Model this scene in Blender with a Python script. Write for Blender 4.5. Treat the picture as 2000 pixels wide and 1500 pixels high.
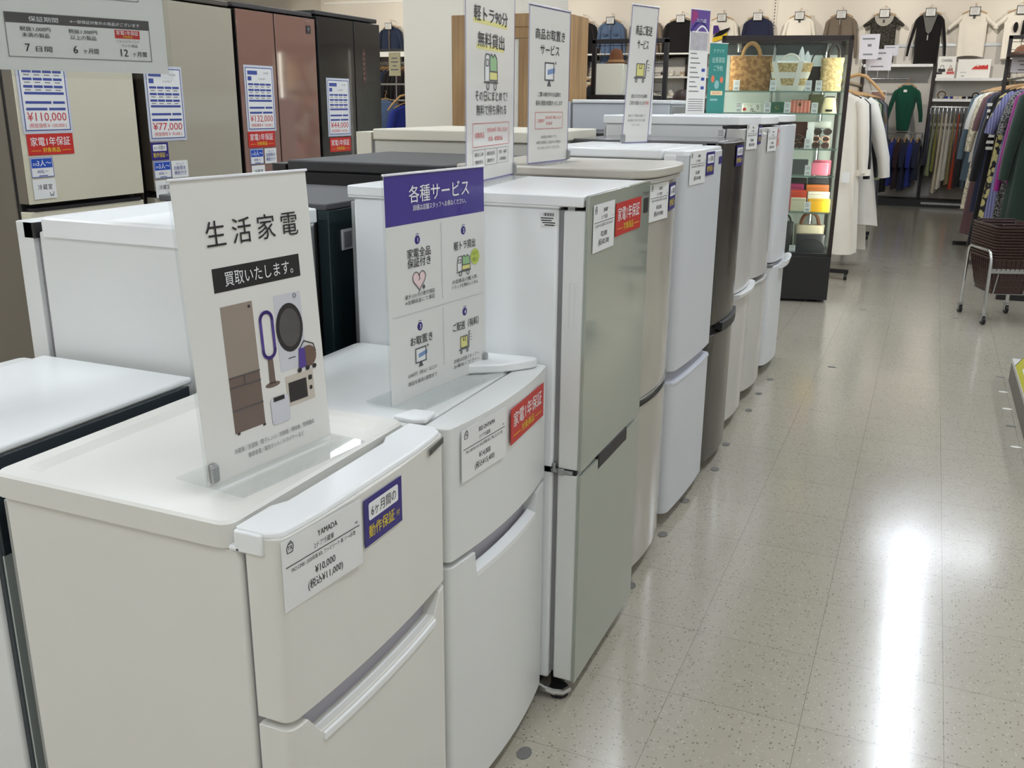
import bpy, bmesh, math, random
from mathutils import Vector, Matrix
random.seed(7)
PI = math.pi
for o in list(bpy.data.objects):
    bpy.data.objects.remove(o)
SC = bpy.context.scene
COL = SC.collection

# ---------------------------------------------------------------- camera, world, lights, exposure
FPX, PITCH, ROLL, YAW, EYE = 1839.8, 16.598, 0.5276, 23.288, 1.40
cam_data = bpy.data.cameras.new('camera')
cam_data.sensor_fit = 'HORIZONTAL'
cam_data.sensor_width = 36.0
cam_data.lens = FPX / 2000.0 * 36.0
cam_data.clip_start = 0.05
cam_data.clip_end = 60
cam = bpy.data.objects.new('camera', cam_data)
COL.objects.link(cam)
cy, sy = math.cos(math.radians(YAW)), math.sin(math.radians(YAW))
cp, sp = math.cos(math.radians(PITCH)), math.sin(math.radians(PITCH))
fwd = Vector((-sy * cp, cy * cp, -sp))
rgt = Vector((cy, sy, 0))
upv = rgt.cross(fwd)
rr = math.radians(ROLL)
r2 = rgt * math.cos(rr) + upv * math.sin(rr)
u2 = upv * math.cos(rr) - rgt * math.sin(rr)
cam.matrix_world = Matrix(((r2.x, u2.x, -fwd.x, 0), (r2.y, u2.y, -fwd.y, 0), (r2.z, u2.z, -fwd.z, EYE), (0, 0, 0, 1)))
SC.camera = cam
SC.view_settings.view_transform = 'Standard'
SC.view_settings.look = 'None'
SC.view_settings.gamma = 1.0
SC.view_settings.use_curve_mapping = False
SC.view_settings.exposure = 0.0
world = bpy.data.worlds.new('world')
SC.world = world
world.use_nodes = True
world.node_tree.nodes['Background'].inputs[0].default_value = (1.0, 0.98, 0.95, 1)
world.node_tree.nodes['Background'].inputs[1].default_value = 0.15
LAMP_POWER = 32.5
SPOT_POWER = 95.0        # watts of each wall-washing track spot          # emission strength of the ceiling tubes
CASE_POWER = 45.0          # emission strength of the showcase lamps
CEIL = 3.3
SC.cycles.max_bounces = 8
SC.cycles.diffuse_bounces = 4
SC.cycles.transparent_max_bounces = 24
SC.cycles.sample_clamp_indirect = 6.0
SC.cycles.caustics_reflective = False
SC.cycles.caustics_refractive = False

# ---------------------------------------------------------------- materials
def lin(c):
    out = []
    for v in c[:3]:
        v = v / 255.0
        out.append(v / 12.92 if v <= 0.04045 else ((v + 0.055) / 1.055) ** 2.4)
    return (out[0], out[1], out[2], 1.0)

MATS = {}
def mat(name, col, rough=0.5, metal=0.0, coat=0.0, spec=0.5, vary=0.06, scale=6.0, bump=0.0, bscale=200.0, sheen=0.0, emit=None, estr=0.0):
    if name in MATS:
        return MATS[name]
    m = bpy.data.materials.new(name)
    m.use_nodes = True
    nt = m.node_tree
    b = nt.nodes['Principled BSDF']
    c = lin(col)
    b.inputs['Roughness'].default_value = rough
    b.inputs['Metallic'].default_value = metal
    b.inputs['Coat Weight'].default_value = coat
    b.inputs['Coat Roughness'].default_value = 0.04
    b.inputs['Specular IOR Level'].default_value = spec
    if sheen:
        b.inputs['Sheen Weight'].default_value = sheen
    tc = nt.nodes.new('ShaderNodeTexCoord')
    if vary > 0:
        n = nt.nodes.new('ShaderNodeTexNoise')
        n.inputs['Scale'].default_value = scale
        n.inputs['Detail'].default_value = 3
        nt.links.new(tc.outputs['Object'], n.inputs['Vector'])
        mx = nt.nodes.new('ShaderNodeMix')
        mx.data_type = 'RGBA'
        mx.inputs['A'].default_value = tuple(v * (1 - vary) for v in c[:3]) + (1,)
        mx.inputs['B'].default_value = tuple(min(1, v * (1 + vary)) for v in c[:3]) + (1,)
        nt.links.new(n.outputs['Fac'], mx.inputs['Factor'])
        nt.links.new(mx.outputs['Result'], b.inputs['Base Color'])
    else:
        b.inputs['Base Color'].default_value = c
    if bump > 0:
        n2 = nt.nodes.new('ShaderNodeTexNoise')
        n2.inputs['Scale'].default_value = bscale
        nt.links.new(tc.outputs['Object'], n2.inputs['Vector'])
        bp = nt.nodes.new('ShaderNodeBump')
        bp.inputs['Strength'].default_value = bump
        bp.inputs['Distance'].default_value = 0.002
        nt.links.new(n2.outputs['Fac'], bp.inputs['Height'])
        nt.links.new(bp.outputs['Normal'], b.inputs['Normal'])
    if emit:
        b.inputs['Emission Color'].default_value = lin(emit)
        b.inputs['Emission Strength'].default_value = estr
    MATS[name] = m
    return m

def glass(name, tint=(245, 250, 248), k=0.6, rough=0.02):
    if name in MATS:
        return MATS[name]
    m = bpy.data.materials.new(name)
    m.use_nodes = True
    nt = m.node_tree
    nt.nodes.clear()
    out = nt.nodes.new('ShaderNodeOutputMaterial')
    tr = nt.nodes.new('ShaderNodeBsdfTransparent')
    tr.inputs[0].default_value = lin(tint)
    gl = nt.nodes.new('ShaderNodeBsdfGlossy')
    gl.inputs['Roughness'].default_value = rough
    fr = nt.nodes.new('ShaderNodeLayerWeight')
    fr.inputs['Blend'].default_value = 0.5
    pw = nt.nodes.new('ShaderNodeMath')
    pw.operation = 'POWER'
    pw.inputs[1].default_value = 4.0
    mu = nt.nodes.new('ShaderNodeMath')
    mu.operation = 'MULTIPLY_ADD'
    mu.inputs[1].default_value = k
    mu.inputs[2].default_value = 0.025
    nt.links.new(fr.outputs['Facing'], pw.inputs[0])
    mx = nt.nodes.new('ShaderNodeMixShader')
    nt.links.new(pw.outputs[0], mu.inputs[0])
    nt.links.new(mu.outputs[0], mx.inputs[0])
    nt.links.new(tr.outputs[0], mx.inputs[1])
    nt.links.new(gl.outputs[0], mx.inputs[2])
    nt.links.new(mx.outputs[0], out.inputs[0])
    MATS[name] = m
    return m

def pattern_mat(name, ca, cb, kind, scale, rough=0.9, axis='X'):
    """cloth or card with two colours: stripes, checks or blotches"""
    if name in MATS:
        return MATS[name]
    m = bpy.data.materials.new(name)
    m.use_nodes = True
    nt = m.node_tree
    b = nt.nodes['Principled BSDF']
    b.inputs['Roughness'].default_value = rough
    tc = nt.nodes.new('ShaderNodeTexCoord')
    rmp = nt.nodes.new('ShaderNodeValToRGB')
    rmp.color_ramp.interpolation = 'LINEAR'
    rmp.color_ramp.elements[0].color = lin(ca)
    rmp.color_ramp.elements[1].color = lin(cb)
    if kind == 'stripe':
        t = nt.nodes.new('ShaderNodeTexWave')
        t.bands_direction = axis
        t.inputs['Scale'].default_value = scale
        rmp.color_ramp.elements[0].position = 0.45
        rmp.color_ramp.elements[1].position = 0.55
        o = t.outputs['Fac']
    elif kind == 'check':
        t = nt.nodes.new('ShaderNodeTexChecker')
        t.inputs['Scale'].default_value = scale
        o = t.outputs['Fac']
    elif kind == 'flower':
        t = nt.nodes.new('ShaderNodeTexVoronoi')
        t.inputs['Scale'].default_value = scale
        rmp.color_ramp.elements[0].position = 0.5
        rmp.color_ramp.elements[1].position = 0.56
        o = t.outputs['Distance']
    else:
        t = nt.nodes.new('ShaderNodeTexNoise')
        t.inputs['Scale'].default_value = scale
        rmp.color_ramp.elements[0].position = 0.46
        rmp.color_ramp.elements[1].position = 0.54
        o = t.outputs['Fac']
    nt.links.new(tc.outputs['Object'], t.inputs['Vector'])
    nt.links.new(o, rmp.inputs[0])
    nt.links.new(rmp.outputs[0], b.inputs['Base Color'])
    MATS[name] = m
    return m

# ---------------------------------------------------------------- mesh helpers
TXT = bpy.data.curves.new('glyphs', 'FONT')
TXT_OB = bpy.data.objects.new('glyphs', TXT)
TCACHE = {}
def glyphs(s, bold=0.0, space=1.0):
    k = (s, bold, space)
    if k not in TCACHE:
        TXT.body = s
        TXT.resolution_u = 2
        TXT.offset = bold
        TXT.space_character = space
        me = TXT_OB.to_mesh()
        vs = [(v.co.x, v.co.y) for v in me.vertices]
        fs = [tuple(p.vertices) for p in me.polygons]
        TXT_OB.to_mesh_clear()
        if vs:
            x0 = min(v[0] for v in vs); x1 = max(v[0] for v in vs)
        else:
            x0 = x1 = 0
        TCACHE[k] = (vs, fs, x0, x1)
    return TCACHE[k]

class MB:
    def __init__(s):
        s.v = []
        s.f = []
    def add(s, vs, fs, T=None):
        n = len(s.v)
        s.v += [tuple(T @ Vector(p)) if T is not None else tuple(p) for p in vs]
        s.f += [tuple(i + n for i in f) for f in fs]
        return s
    def box(s, x0, x1, y0, y1, z0, z1, T=None):
        v = [(x0, y0, z0), (x1, y0, z0), (x1, y1, z0), (x0, y1, z0), (x0, y0, z1), (x1, y0, z1), (x1, y1, z1), (x0, y1, z1)]
        return s.add(v, [(3, 2, 1, 0), (4, 5, 6, 7), (0, 1, 5, 4), (1, 2, 6, 5), (2, 3, 7, 6), (3, 0, 4, 7)], T)
    def loft(s, rings, cap=True, closed=False, T=None):
        n = len(rings[0]); vs = [p for r in rings for p in r]; fs = []
        m = len(rings)
        for i in range(m if closed else m - 1):
            a, b = i * n, ((i + 1) % m) * n
            for j in range(n):
                k = (j + 1) % n
                fs.append((a + j, a + k, b + k, b + j))
        if cap and not closed:
            fs.append(tuple(range(n))[::-1])
            fs.append(tuple((m - 1) * n + j for j in range(n)))
        return s.add(vs, fs, T)
    def tube(s, pts, r, n=8, T=None, sy=1.0, closed=False):
        pts = [Vector(p) for p in pts]
        rs = r if isinstance(r, (list, tuple)) else [r] * len(pts)
        rings = []; nrm = None
        for i, p in enumerate(pts):
            if closed:
                d = pts[(i + 1) % len(pts)] - pts[i - 1]
            else:
                d = (pts[min(i + 1, len(pts) - 1)] - pts[max(i - 1, 0)])
            d = d.normalized() if d.length > 1e-9 else Vector((0, 0, 1))
            if nrm is None:
                a = Vector((0, 0, 1)) if abs(d.z) < 0.9 else Vector((0, 1, 0))
                nrm = d.cross(a).normalized()
            nrm = (nrm - d * nrm.dot(d)).normalized()
            bi = d.cross(nrm)
            rings.append([tuple(p + nrm * math.cos(2 * PI * k / n) * rs[i] + bi * math.sin(2 * PI * k / n) * rs[i] * sy) for k in range(n)])
        return s.loft(rings, True, closed, T)
    def prism(s, poly, w0, w1, fn=lambda u, v, w: (u, v, w), T=None):
        return s.loft([[fn(u, v, w0) for u, v in poly], [fn(u, v, w1) for u, v in poly]], True, False, T)
    def text(s, st, size, u, v, w, fn, align='C', bold=0.0, space=1.0, fit=None, sx=1.0):
        vs, fs, x0, x1 = glyphs(st, 0.0, space)
        if bold > 0:
            e = bold * size * 0.6
            s.text(st, size, u - e, v - e * 0.5, w, fn, align, 0.0, space, fit, sx)
            s.text(st, size, u + e, v + e * 0.5, w + 0.00005, fn, align, 0.0, space, fit, sx)
        k = size; kx = size * sx
        if fit and x1 > x0:
            kx = fit / (x1 - x0)
        ofs = {'C': -(x0 + x1) / 2, 'L': -x0, 'R': -x1}[align]
        return s.add([fn(u + (a + ofs) * kx, v + b * k, w) for a, b in vs], fs)
    def rect(s, u0, u1, v0, v1, w, fn, th=0.0004):
        return s.prism([(u0, v0), (u1, v0), (u1, v1), (u0, v1)], w, w + th, fn)
    def line(s, pts, wd, w, fn, closed=False):
        """a drawn line of constant width on a printed surface"""
        P = [Vector((p[0], p[1])) for p in pts]
        n = len(P)
        for i in range(n if closed else n - 1):
            a, b = P[i], P[(i + 1) % n]
            d = b - a
            if d.length < 1e-7:
                continue
            d.normalize()
            q = Vector((-d.y, d.x)) * wd / 2
            a2, b2 = a - d * wd * 0.3, b + d * wd * 0.3
            s.prism([tuple(a2 - q), tuple(b2 - q), tuple(b2 + q), tuple(a2 + q)], w, w + 0.0003, fn)
        return s
    def build(s, name, m, parent=None, bevel=0.0, seg=2, smooth=35, ang=40):
        me = bpy.data.meshes.new(name)
        me.from_pydata(s.v, [], s.f)
        bm = bmesh.new()
        bm.from_mesh(me)
        bmesh.ops.recalc_face_normals(bm, faces=bm.faces)
        bm.to_mesh(me)
        bm.free()
        if smooth:
            me.polygons.foreach_set('use_smooth', [True] * len(me.polygons))
            me.set_sharp_from_angle(angle=math.radians(smooth))
        me.materials.append(m)
        o = bpy.data.objects.new(name, me)
        COL.objects.link(o)
        if parent is not None:
            o.parent = parent
        if bevel > 0:
            md = o.modifiers.new('bevel', 'BEVEL')
            md.width = bevel
            md.segments = seg
            md.limit_method = 'ANGLE'
            md.angle_limit = math.radians(ang)
            if smooth:
                md.harden_normals = False
        return o

def tag(o, label, cat, group=None, kind=None):
    o['label'] = label
    o['category'] = cat
    if group:
        o['group'] = group
    if kind:
        o['kind'] = kind
    return o
def thing(name, label, cat, loc=(0, 0, 0), rz=0.0, group=None):
    o = bpy.data.objects.new(name, None)
    o.empty_display_size = 0.1
    COL.objects.link(o)
    o.location = loc
    o.rotation_euler = (0, 0, rz)
    return tag(o, label, cat, group)
def struct(name, mb, m, **k):
    o = mb.build(name, m, **k)
    o['kind'] = 'structure'
    return o
def copy_thing(root, loc, rz=None, label=None):
    r = root.copy(); COL.objects.link(r)
    r.location = loc
    if rz is not None:
        r.rotation_euler = (0, 0, rz)
    if label:
        r['label'] = label
    for ch in list(root.children):
        c = ch.copy(); COL.objects.link(c); c.parent = r
        for g in list(ch.children):
            d = g.copy(); COL.objects.link(d); d.parent = c
    return r
def rrect(x0, x1, y0, y1, r, n=4):
    pts = []
    for cx, cy_, a0 in ((x1 - r, y1 - r, 0), (x0 + r, y1 - r, PI / 2), (x0 + r, y0 + r, PI), (x1 - r, y0 + r, 1.5 * PI)):
        for i in range(n + 1):
            a = a0 + PI / 2 * i / n
            pts.append((cx + r * math.cos(a), cy_ + r * math.sin(a)))
    return pts
def circ(cx, cy_, r, n=20, ry=None, a0=0.0, a1=2 * PI):
    ry = ry or r
    return [(cx + r * math.cos(a0 + (a1 - a0) * i / n), cy_ + ry * math.sin(a0 + (a1 - a0) * i / n)) for i in range(n if a1 - a0 > 6.2 else n + 1)]

# ---------------------------------------------------------------- common materials
WHITE = mat('white_enamel', (226, 227, 224), 0.32, vary=0.02, bump=0.04, bscale=900)
WHITE_WARM = mat('warm_white_enamel', (224, 222, 214), 0.35, vary=0.02, bump=0.05, bscale=900)
WHITE_COOL = mat('cool_white_enamel', (216, 218, 220), 0.3, vary=0.02)
PLASTIC = mat('white_plastic', (238, 239, 238), 0.28, vary=0.015)
LILAC = mat('grey_lilac_plastic', (168, 165, 174), 0.4, vary=0.02)
GASKET = mat('grey_gasket', (140, 138, 140), 0.6, vary=0.05)
DARKGAP = mat('dark_plastic', (30, 28, 30), 0.5, vary=0.1)
PAPER = mat('white_card', (232, 232, 230), 0.5, vary=0.01)
PAPER_GLOSS = mat('glossy_print_paper', (228, 226, 220), 0.35, coat=0.5, vary=0.01)
INK = mat('black_ink', (28, 26, 27), 0.5, vary=0.0)
INK_GREY = mat('grey_ink', (120, 118, 118), 0.5, vary=0.0)
RED = mat('red_print', (196, 40, 34), 0.4, vary=0.02)
RED_INK = mat('red_ink', (200, 52, 58), 0.5, vary=0.0)
NAVY = mat('navy_print', (44, 34, 120), 0.4, vary=0.02)
BLUE = mat('blue_print', (30, 76, 178), 0.4, vary=0.02)
BLUE_INK = mat('blue_ink', (58, 74, 150), 0.5, vary=0.0)
YELLOW_INK = mat('yellow_ink', (232, 208, 44), 0.5, vary=0.0)
WHITE_INK = mat('white_ink', (240, 240, 240), 0.5, vary=0.0)
CHROME = mat('chrome', (205, 207, 208), 0.14, metal=1.0, vary=0.02)
STEEL = mat('brushed_steel', (170, 172, 172), 0.35, metal=0.8, vary=0.04)
BLACK = mat('black_paint', (26, 25, 26), 0.45, vary=0.08)
BROWNBLACK = mat('dark_brown_paint', (38, 26, 24), 0.45, vary=0.1)
ACRYL = glass('clear_acrylic', (250, 251, 251), 0.45)
PANE = glass('case_glass', (246, 250, 248), 0.5)
WOOD_H = mat('hanger_wood', (188, 146, 92), 0.45, vary=0.12, scale=20)
SKIN = mat('skin', (200, 150, 118), 0.55, vary=0.05)

# ---------------------------------------------------------------- the room
def floor_material():
    m = bpy.data.materials.new('vinyl_tile_floor')
    m.use_nodes = True
    nt = m.node_tree
    b = nt.nodes['Principled BSDF']
    L = nt.links.new
    tc = nt.nodes.new('ShaderNodeTexCoord')
    base = lin((174, 167, 151))[:3]
    # terrazzo chips: dark and light flecks
    v1 = nt.nodes.new('ShaderNodeTexVoronoi'); v1.inputs['Scale'].default_value = 110
    v2 = nt.nodes.new('ShaderNodeTexVoronoi'); v2.inputs['Scale'].default_value = 150
    for v in (v1, v2):
        L(tc.outputs['Object'], v.inputs['Vector'])
    def chip(v, thr, pick, above):
        sep = nt.nodes.new('ShaderNodeSeparateColor'); L(v.outputs['Color'], sep.inputs[0])
        lt = nt.nodes.new('ShaderNodeMath'); lt.operation = 'LESS_THAN'; lt.inputs[1].default_value = thr
        L(v.outputs['Distance'], lt.inputs[0])
        gt = nt.nodes.new('ShaderNodeMath'); gt.operation = 'GREATER_THAN'; gt.inputs[1].default_value = above
        L(sep.outputs[pick], gt.inputs[0])
        mu = nt.nodes.new('ShaderNodeMath'); mu.operation = 'MULTIPLY'
        L(lt.outputs[0], mu.inputs[0]); L(gt.outputs[0], mu.inputs[1])
        return mu.outputs[0]
    n1 = nt.nodes.new('ShaderNodeTexNoise'); n1.inputs['Scale'].default_value = 40; n1.inputs['Detail'].default_value = 4
    L(tc.outputs['Object'], n1.inputs['Vector'])
    br = nt.nodes.new('ShaderNodeTexBrick')
    br.offset = 0.0
    br.inputs['Scale'].default_value = 1.0
    br.inputs['Brick Width'].default_value = 0.3125
    br.inputs['Row Height'].default_value = 0.3125
    br.inputs['Mortar Size'].default_value = 0.0008
    br.inputs['Mortar Smooth'].default_value = 0.4
    br.inputs['Color1'].default_value = (0.0, 0.0, 0.0, 1)
    br.inputs['Color2'].default_value = (1, 1, 1, 1)
    mp = nt.nodes.new('ShaderNodeMapping')
    mp.inputs['Location'].default_value = (-0.19 + 0.3125 * 40, -2.33 + 0.3125 * 40, 0)
    L(tc.outputs['Object'], mp.inputs['Vector']); L(mp.outputs[0], br.inputs['Vector'])
    def mixc(fac, a, bcol):
        mx = nt.nodes.new('ShaderNodeMix'); mx.data_type = 'RGBA'
        if isinstance(fac, float): mx.inputs['Factor'].default_value = fac
        else: L(fac, mx.inputs['Factor'])
        if isinstance(a, tuple): mx.inputs['A'].default_value = a + (1,)
        else: L(a, mx.inputs['A'])
        if isinstance(bcol, tuple): mx.inputs['B'].default_value = bcol + (1,)
        else: L(bcol, mx.inputs['B'])
        return mx.outputs['Result']
    c = mixc(n1.outputs['Fac'], tuple(v * 0.88 for v in base), tuple(v * 1.14 for v in base))
    tile = mixc(br.outputs['Color'], tuple(v * 0.95 for v in base), tuple(v * 1.05 for v in base))
    mxx = nt.nodes.new('ShaderNodeMix'); mxx.data_type = 'RGBA'; mxx.inputs['Factor'].default_value = 0.45
    L(c, mxx.inputs['A']); L(tile, mxx.inputs['B'])
    c = mxx.outputs['Result']
    c = mixc(chip(v1, 0.30, 0, 0.72), c, lin((128, 122, 110))[:3])
    c = mixc(chip(v2, 0.28, 1, 0.8), c, lin((204, 199, 188))[:3])
    c = mixc(br.outputs['Fac'], c, lin((112, 106, 96))[:3])
    L(c, b.inputs['Base Color'])
    n2 = nt.nodes.new('ShaderNodeTexNoise'); n2.inputs['Scale'].default_value = 2.2; n2.inputs['Detail'].default_value = 5
    L(tc.outputs['Object'], n2.inputs['Vector'])
    mr = nt.nodes.new('ShaderNodeMapRange')
    mr.inputs['To Min'].default_value = 0.13; mr.inputs['To Max'].default_value = 0.24
    L(n2.outputs['Fac'], mr.inputs['Value']); L(mr.outputs[0], b.inputs['Roughness'])
    bp = nt.nodes.new('ShaderNodeBump'); bp.inputs['Strength'].default_value = 0.12; bp.inputs['Distance'].default_value = 0.003
    n3 = nt.nodes.new('ShaderNodeTexNoise'); n3.inputs['Scale'].default_value = 9
    L(tc.outputs['Object'], n3.inputs['Vector']); L(n3.outputs['Fac'], bp.inputs['Height']); L(bp.outputs[0], b.inputs['Normal'])
    b.inputs['Specular IOR Level'].default_value = 0.5
    b.inputs['Coat Weight'].default_value = 0.5
    b.inputs['Coat Roughness'].default_value = 0.14
    return m
X0, X1, Y0, Y1 = -10.6, 5.0, -4.5, 15.6
struct('floor', MB().box(X0, X1, Y0, Y1, -0.1, 0), floor_material(), smooth=0)
WALLP = mat('beige_wall_paint', (222, 216, 205), 0.8, vary=0.03, scale=1.2, bump=0.15, bscale=300)
CEILM = mat('ceiling_board', (226, 224, 218), 0.85, vary=0.04, scale=8)
struct('ceiling', MB().box(X0, X1, Y0, Y1, CEIL, CEIL + 0.1), CEILM, smooth=0)
struct('wall_back', MB().box(X0, X1, Y1, Y1 + 0.12, 0, CEIL), WALLP, smooth=0)
struct('wall_left', MB().box(X0 - 0.12, X0, Y0, Y1, 0, CEIL), WALLP, smooth=0)
WALLD = mat('greige_wall_paint', (205, 200, 190), 0.85, vary=0.1, scale=0.8)
struct('wall_right', MB().box(X1, X1 + 0.12, Y0, Y1, 0, CEIL), WALLD, smooth=0)
struct('wall_front', MB().box(X0, X1, Y0 - 0.12, Y0, 0, CEIL), WALLD, smooth=0)
struct('wall_pillar', MB().box(-4.62, -3.44, 8.12, 9.3, 0, CEIL), mat('pillar_paint', (232, 226, 212), 0.8, vary=0.03, scale=1.5, bump=0.12, bscale=260), smooth=0)
tr = struct('trim_1', MB().box(-10.5, 4.9, 15.56, 15.6, 3.09, 3.13), mat('white_rail_paint', (236, 234, 228), 0.5, vary=0.02), smooth=0)
# hooks row of the wall standard (perforated upright strip seen above the showcase)
mb = MB().box(-2.47, -2.40, 15.585, 15.6, 2.2, 3.05)
tr2 = struct('trim_2', mb, mat('wall_strip', (214, 208, 196), 0.6, vary=0.03), smooth=0)
mb = MB()
for k in range(18):
    mb.box(-2.442, -2.428, 15.581, 15.586, 2.24 + k * 0.045, 2.262 + k * 0.045)
mb.build('slot', mat('slot_dark', (90, 84, 76), 0.7, vary=0), tr2, smooth=0)

# ceiling lamps: rows of tube fixtures running along the aisles
LAMP_HOUSING = mat('lamp_housing', (230, 230, 228), 0.5, vary=0.02)
LAMP_TUBE = mat('lamp_tube', (255, 250, 240), 0.5, vary=0, emit=(236, 244, 255), estr=LAMP_POWER)
lamp0 = thing('ceiling_lamp', '', 'lamp')
MB().box(-0.11, 0.11, -0.66, 0.66, -0.03, 0).build('housing', LAMP_HOUSING, lamp0, bevel=0.006)
MB().loft([[(0.07 * math.cos(a), y, -0.03 - 0.035 * math.sin(a)) for a in [PI * k / 8 for k in range(9)]] for y in (-0.62, 0.62)]).build('diffuser', LAMP_TUBE, lamp0)
first = True
ROWS = [(-9.2, 'far left', 'ceiling'), (-6.8, 'left', 'ceiling'), (-4.4, 'tall', 'ceiling'), (-2.05, 'middle', 'ceiling'), (0.28, 'aisle', 'ceiling'), (2.8, 'right', 'ceiling')]
for rx, word, _ in ROWS:
    for k, y in enumerate((-3.2, -0.75, 1.7, 4.15, 5.5, 6.85, 8.2, 9.55) if word == 'aisle' else (-3.2, -0.75, 1.7, 4.15, 6.6, 9.05)):
        lab = 'white ceiling tube lamp, %s run, place %d from the near end' % (word, k + 1)
        if first:
            lamp0.location = (rx, y, CEIL); lamp0['label'] = lab; lamp0['group'] = 'ceiling tube lamps'; first = False
        else:
            copy_thing(lamp0, (rx, y, CEIL), 0, lab)

copy_thing(lamp0, (0.5, 10.5, CEIL), PI / 2, 'white ceiling tube lamp set crosswise over the end of the fridge row')
# track spots that wash the back wall of hung clothes
SPOTM = mat('spot_housing', (40, 40, 42), 0.4, vary=0.05)
for k in range(9):
    x = -9.6 + k * 1.62
    T = thing('track_spot', 'black track spot aimed at the back wall, number %d from the left' % (k + 1), 'lamp', (x, 13.3, CEIL), 0, 'track spots along the back wall')
    MB().box(-0.03, 0.03, -0.03, 0.03, -0.08, 0.0).build('bracket', SPOTM, T, bevel=0.004)
    d = Vector((0, 2.2, -0.75)).normalized()
    a = Vector((0, -0.06, -0.12))
    MB().tube([a, a + d * 0.16], [0.035, 0.05], 16).build('head', SPOTM, T)
    ld = bpy.data.lights.new('spot', 'SPOT')
    ld.energy = SPOT_POWER; ld.spot_size = math.radians(88); ld.spot_blend = 0.8; ld.shadow_soft_size = 0.05; ld.color = (1.0, 0.93, 0.83)
    lo = bpy.data.objects.new('spot', ld); COL.objects.link(lo); lo.parent = T
    lo.location = a + d * 0.18
    lo.rotation_euler = (-d).to_track_quat('Z', 'Y').to_euler()

# round dots stuck on the floor along the appliance row, and marks along the low platform
DOT = mat('floor_dot', (112, 110, 106), 0.7, vary=0.1)
DOTW = mat('pale_floor_mark', (226, 224, 214), 0.6, vary=0.05)
def dot(x, y, label, m=DOT, rx=0.016, ry=0.022):
    o = MB().prism(circ(0, 0, rx, 16, ry), 0.0, 0.002).build('floor_dot', m, smooth=0)
    o.location = (x, y, 0)
    tag(o, label, 'sticker', 'round dots stuck on the floor')
for x, y, w in ((-0.676, 1.66, 'low fridge with the red label'), (-0.679, 2.50, 'glass-fronted fridge'),
                (-0.681, 2.889, 'beige curved fridge'), (-0.678, 3.2, 'matte white fridge, near corner'), (-0.642, 3.56, 'matte white fridge, far corner'), (-0.66, 3.87, 'black fridge'),
                (-0.655, 4.391, 'hooked-handle fridge'), (-0.655, 4.689, 'pink-label fridge'), (-0.645, 4.978, 'last fridge of the row')):
    dot(x, y, 'grey round dot on the floor in front of the ' + w)
for i, (x, y, w, m) in enumerate(((0.49, 5.557, 'dark short mark at the far corner of the low grey platform', DOT), (0.487, 5.252, 'white short mark beside the low platform, first from its far corner', DOTW),
                         (0.487, 4.944, 'white short mark beside the low platform, second from its far corner', DOTW), (0.487, 4.665, 'dark short mark beside the low platform, below the white ones', DOT),
                         (0.487, 4.36, 'white short mark beside the low platform, lowest in the photo', DOTW), (-0.366, 5.379, 'dark short mark alone in the open aisle floor', DOT),
                         (-0.314, 7.1, 'small dark mark on the floor near the black showcase foot', DOT), (0.287, 7.09, 'small dark mark on the floor near the basket cart wheels', DOT))):
    dot(x, y, w, m, 0.022, 0.012)

# ---------------------------------------------------------------- refrigerators
# local frame of every appliance: door front at x = 0 facing +x, near end y = 0, floor z = 0
def xf_fn(W, bulge, r, x0=0.0):
    def f(y):
        x = x0 + bulge * (1 - ((2 * y / W) - 1) ** 2)
        d = max(0.0, min(y, W - y))
        if d < r:
            x -= r - math.sqrt(max(0, r * r - (r - d) ** 2))
        return x
    return f
def door(name, m, parent, W, z0, z1, t=0.055, bulge=0.0, r=0.012, x0=0.0, notch=None, bevel=0.004, zf=None):
    f = xf_fn(W, bulge, r, x0)
    ys = sorted(set([0, r * 0.1, r * 0.3, r * 0.6, r, W - r, W - r * 0.6, W - r * 0.3, W - r * 0.1, W] + [r + (W - 2 * r) * k / 10 for k in range(11)]))
    st = []
    if notch:
        a, b, dz, sl = notch
        ys = sorted(set(ys + [a, a + sl, b - sl, b]))
    for y in ys:
        zt = z1
        if notch:
            if a + sl <= y <= b - sl:
                zt = z1 - dz
            elif a < y < a + sl:
                zt = z1 - dz * (y - a) / sl
            elif b - sl < y < b:
                zt = z1 - dz * (b - y) / sl
        st.append((y, f(y), zt))
    mb = MB().loft([[(-t, y, z0), (x, y, z0), (x, y, zt), (-t, y, zt)] for y, x, zt in st])
    o = mb.build(name, m, parent, bevel=bevel, smooth=30)
    return o, f
def grip(parent, f, a, b, z0, z1, depth, m, name='handle', x_back=-0.05):
    """the recessed finger grip seen in the notch between two doors"""
    n = 10
    ys = [a + (b - a) * k / n for k in range(n + 1)]
    return MB().loft([[(x_back, y, z0), (f(y) - depth, y, z0), (f(y) - depth - 0.006, y, z1), (x_back, y, z1)] for y in ys]).build(name, m, parent, smooth=30)
def body(parent, W, D, t, z0, z1, m=WHITE, gap=0.012, gasket=GASKET, back=None):
    """cabinet box behind the door with the grey seal between them"""
    o = MB().box(-D + 0.012, -t - gap, 0.004, W - 0.004, z0, z1).build('cabinet', m, parent, bevel=0.006)
    MB().box(-t - gap - 0.001, -t + 0.001, 0.012, W - 0.012, z0 + 0.02, z1 - 0.004).build('door_seal', gasket, parent)
    MB().box(-D, -D + 0.014, 0.01, W - 0.01, z0 + 0.03, z1 - 0.01).build('back_panel', back or STEEL, parent, bevel=0.003)
    return o
def feet(parent, W, D, m=None):
    for x, y in ((-0.06, 0.05), (-0.06, W - 0.05), (-D + 0.06, 0.05), (-D + 0.06, W - 0.05)):
        MB().tube([(x, y, 0.0), (x, y, 0.05)], 0.018, 10).build('adjuster_foot', m or DARKGAP, parent)

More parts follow.
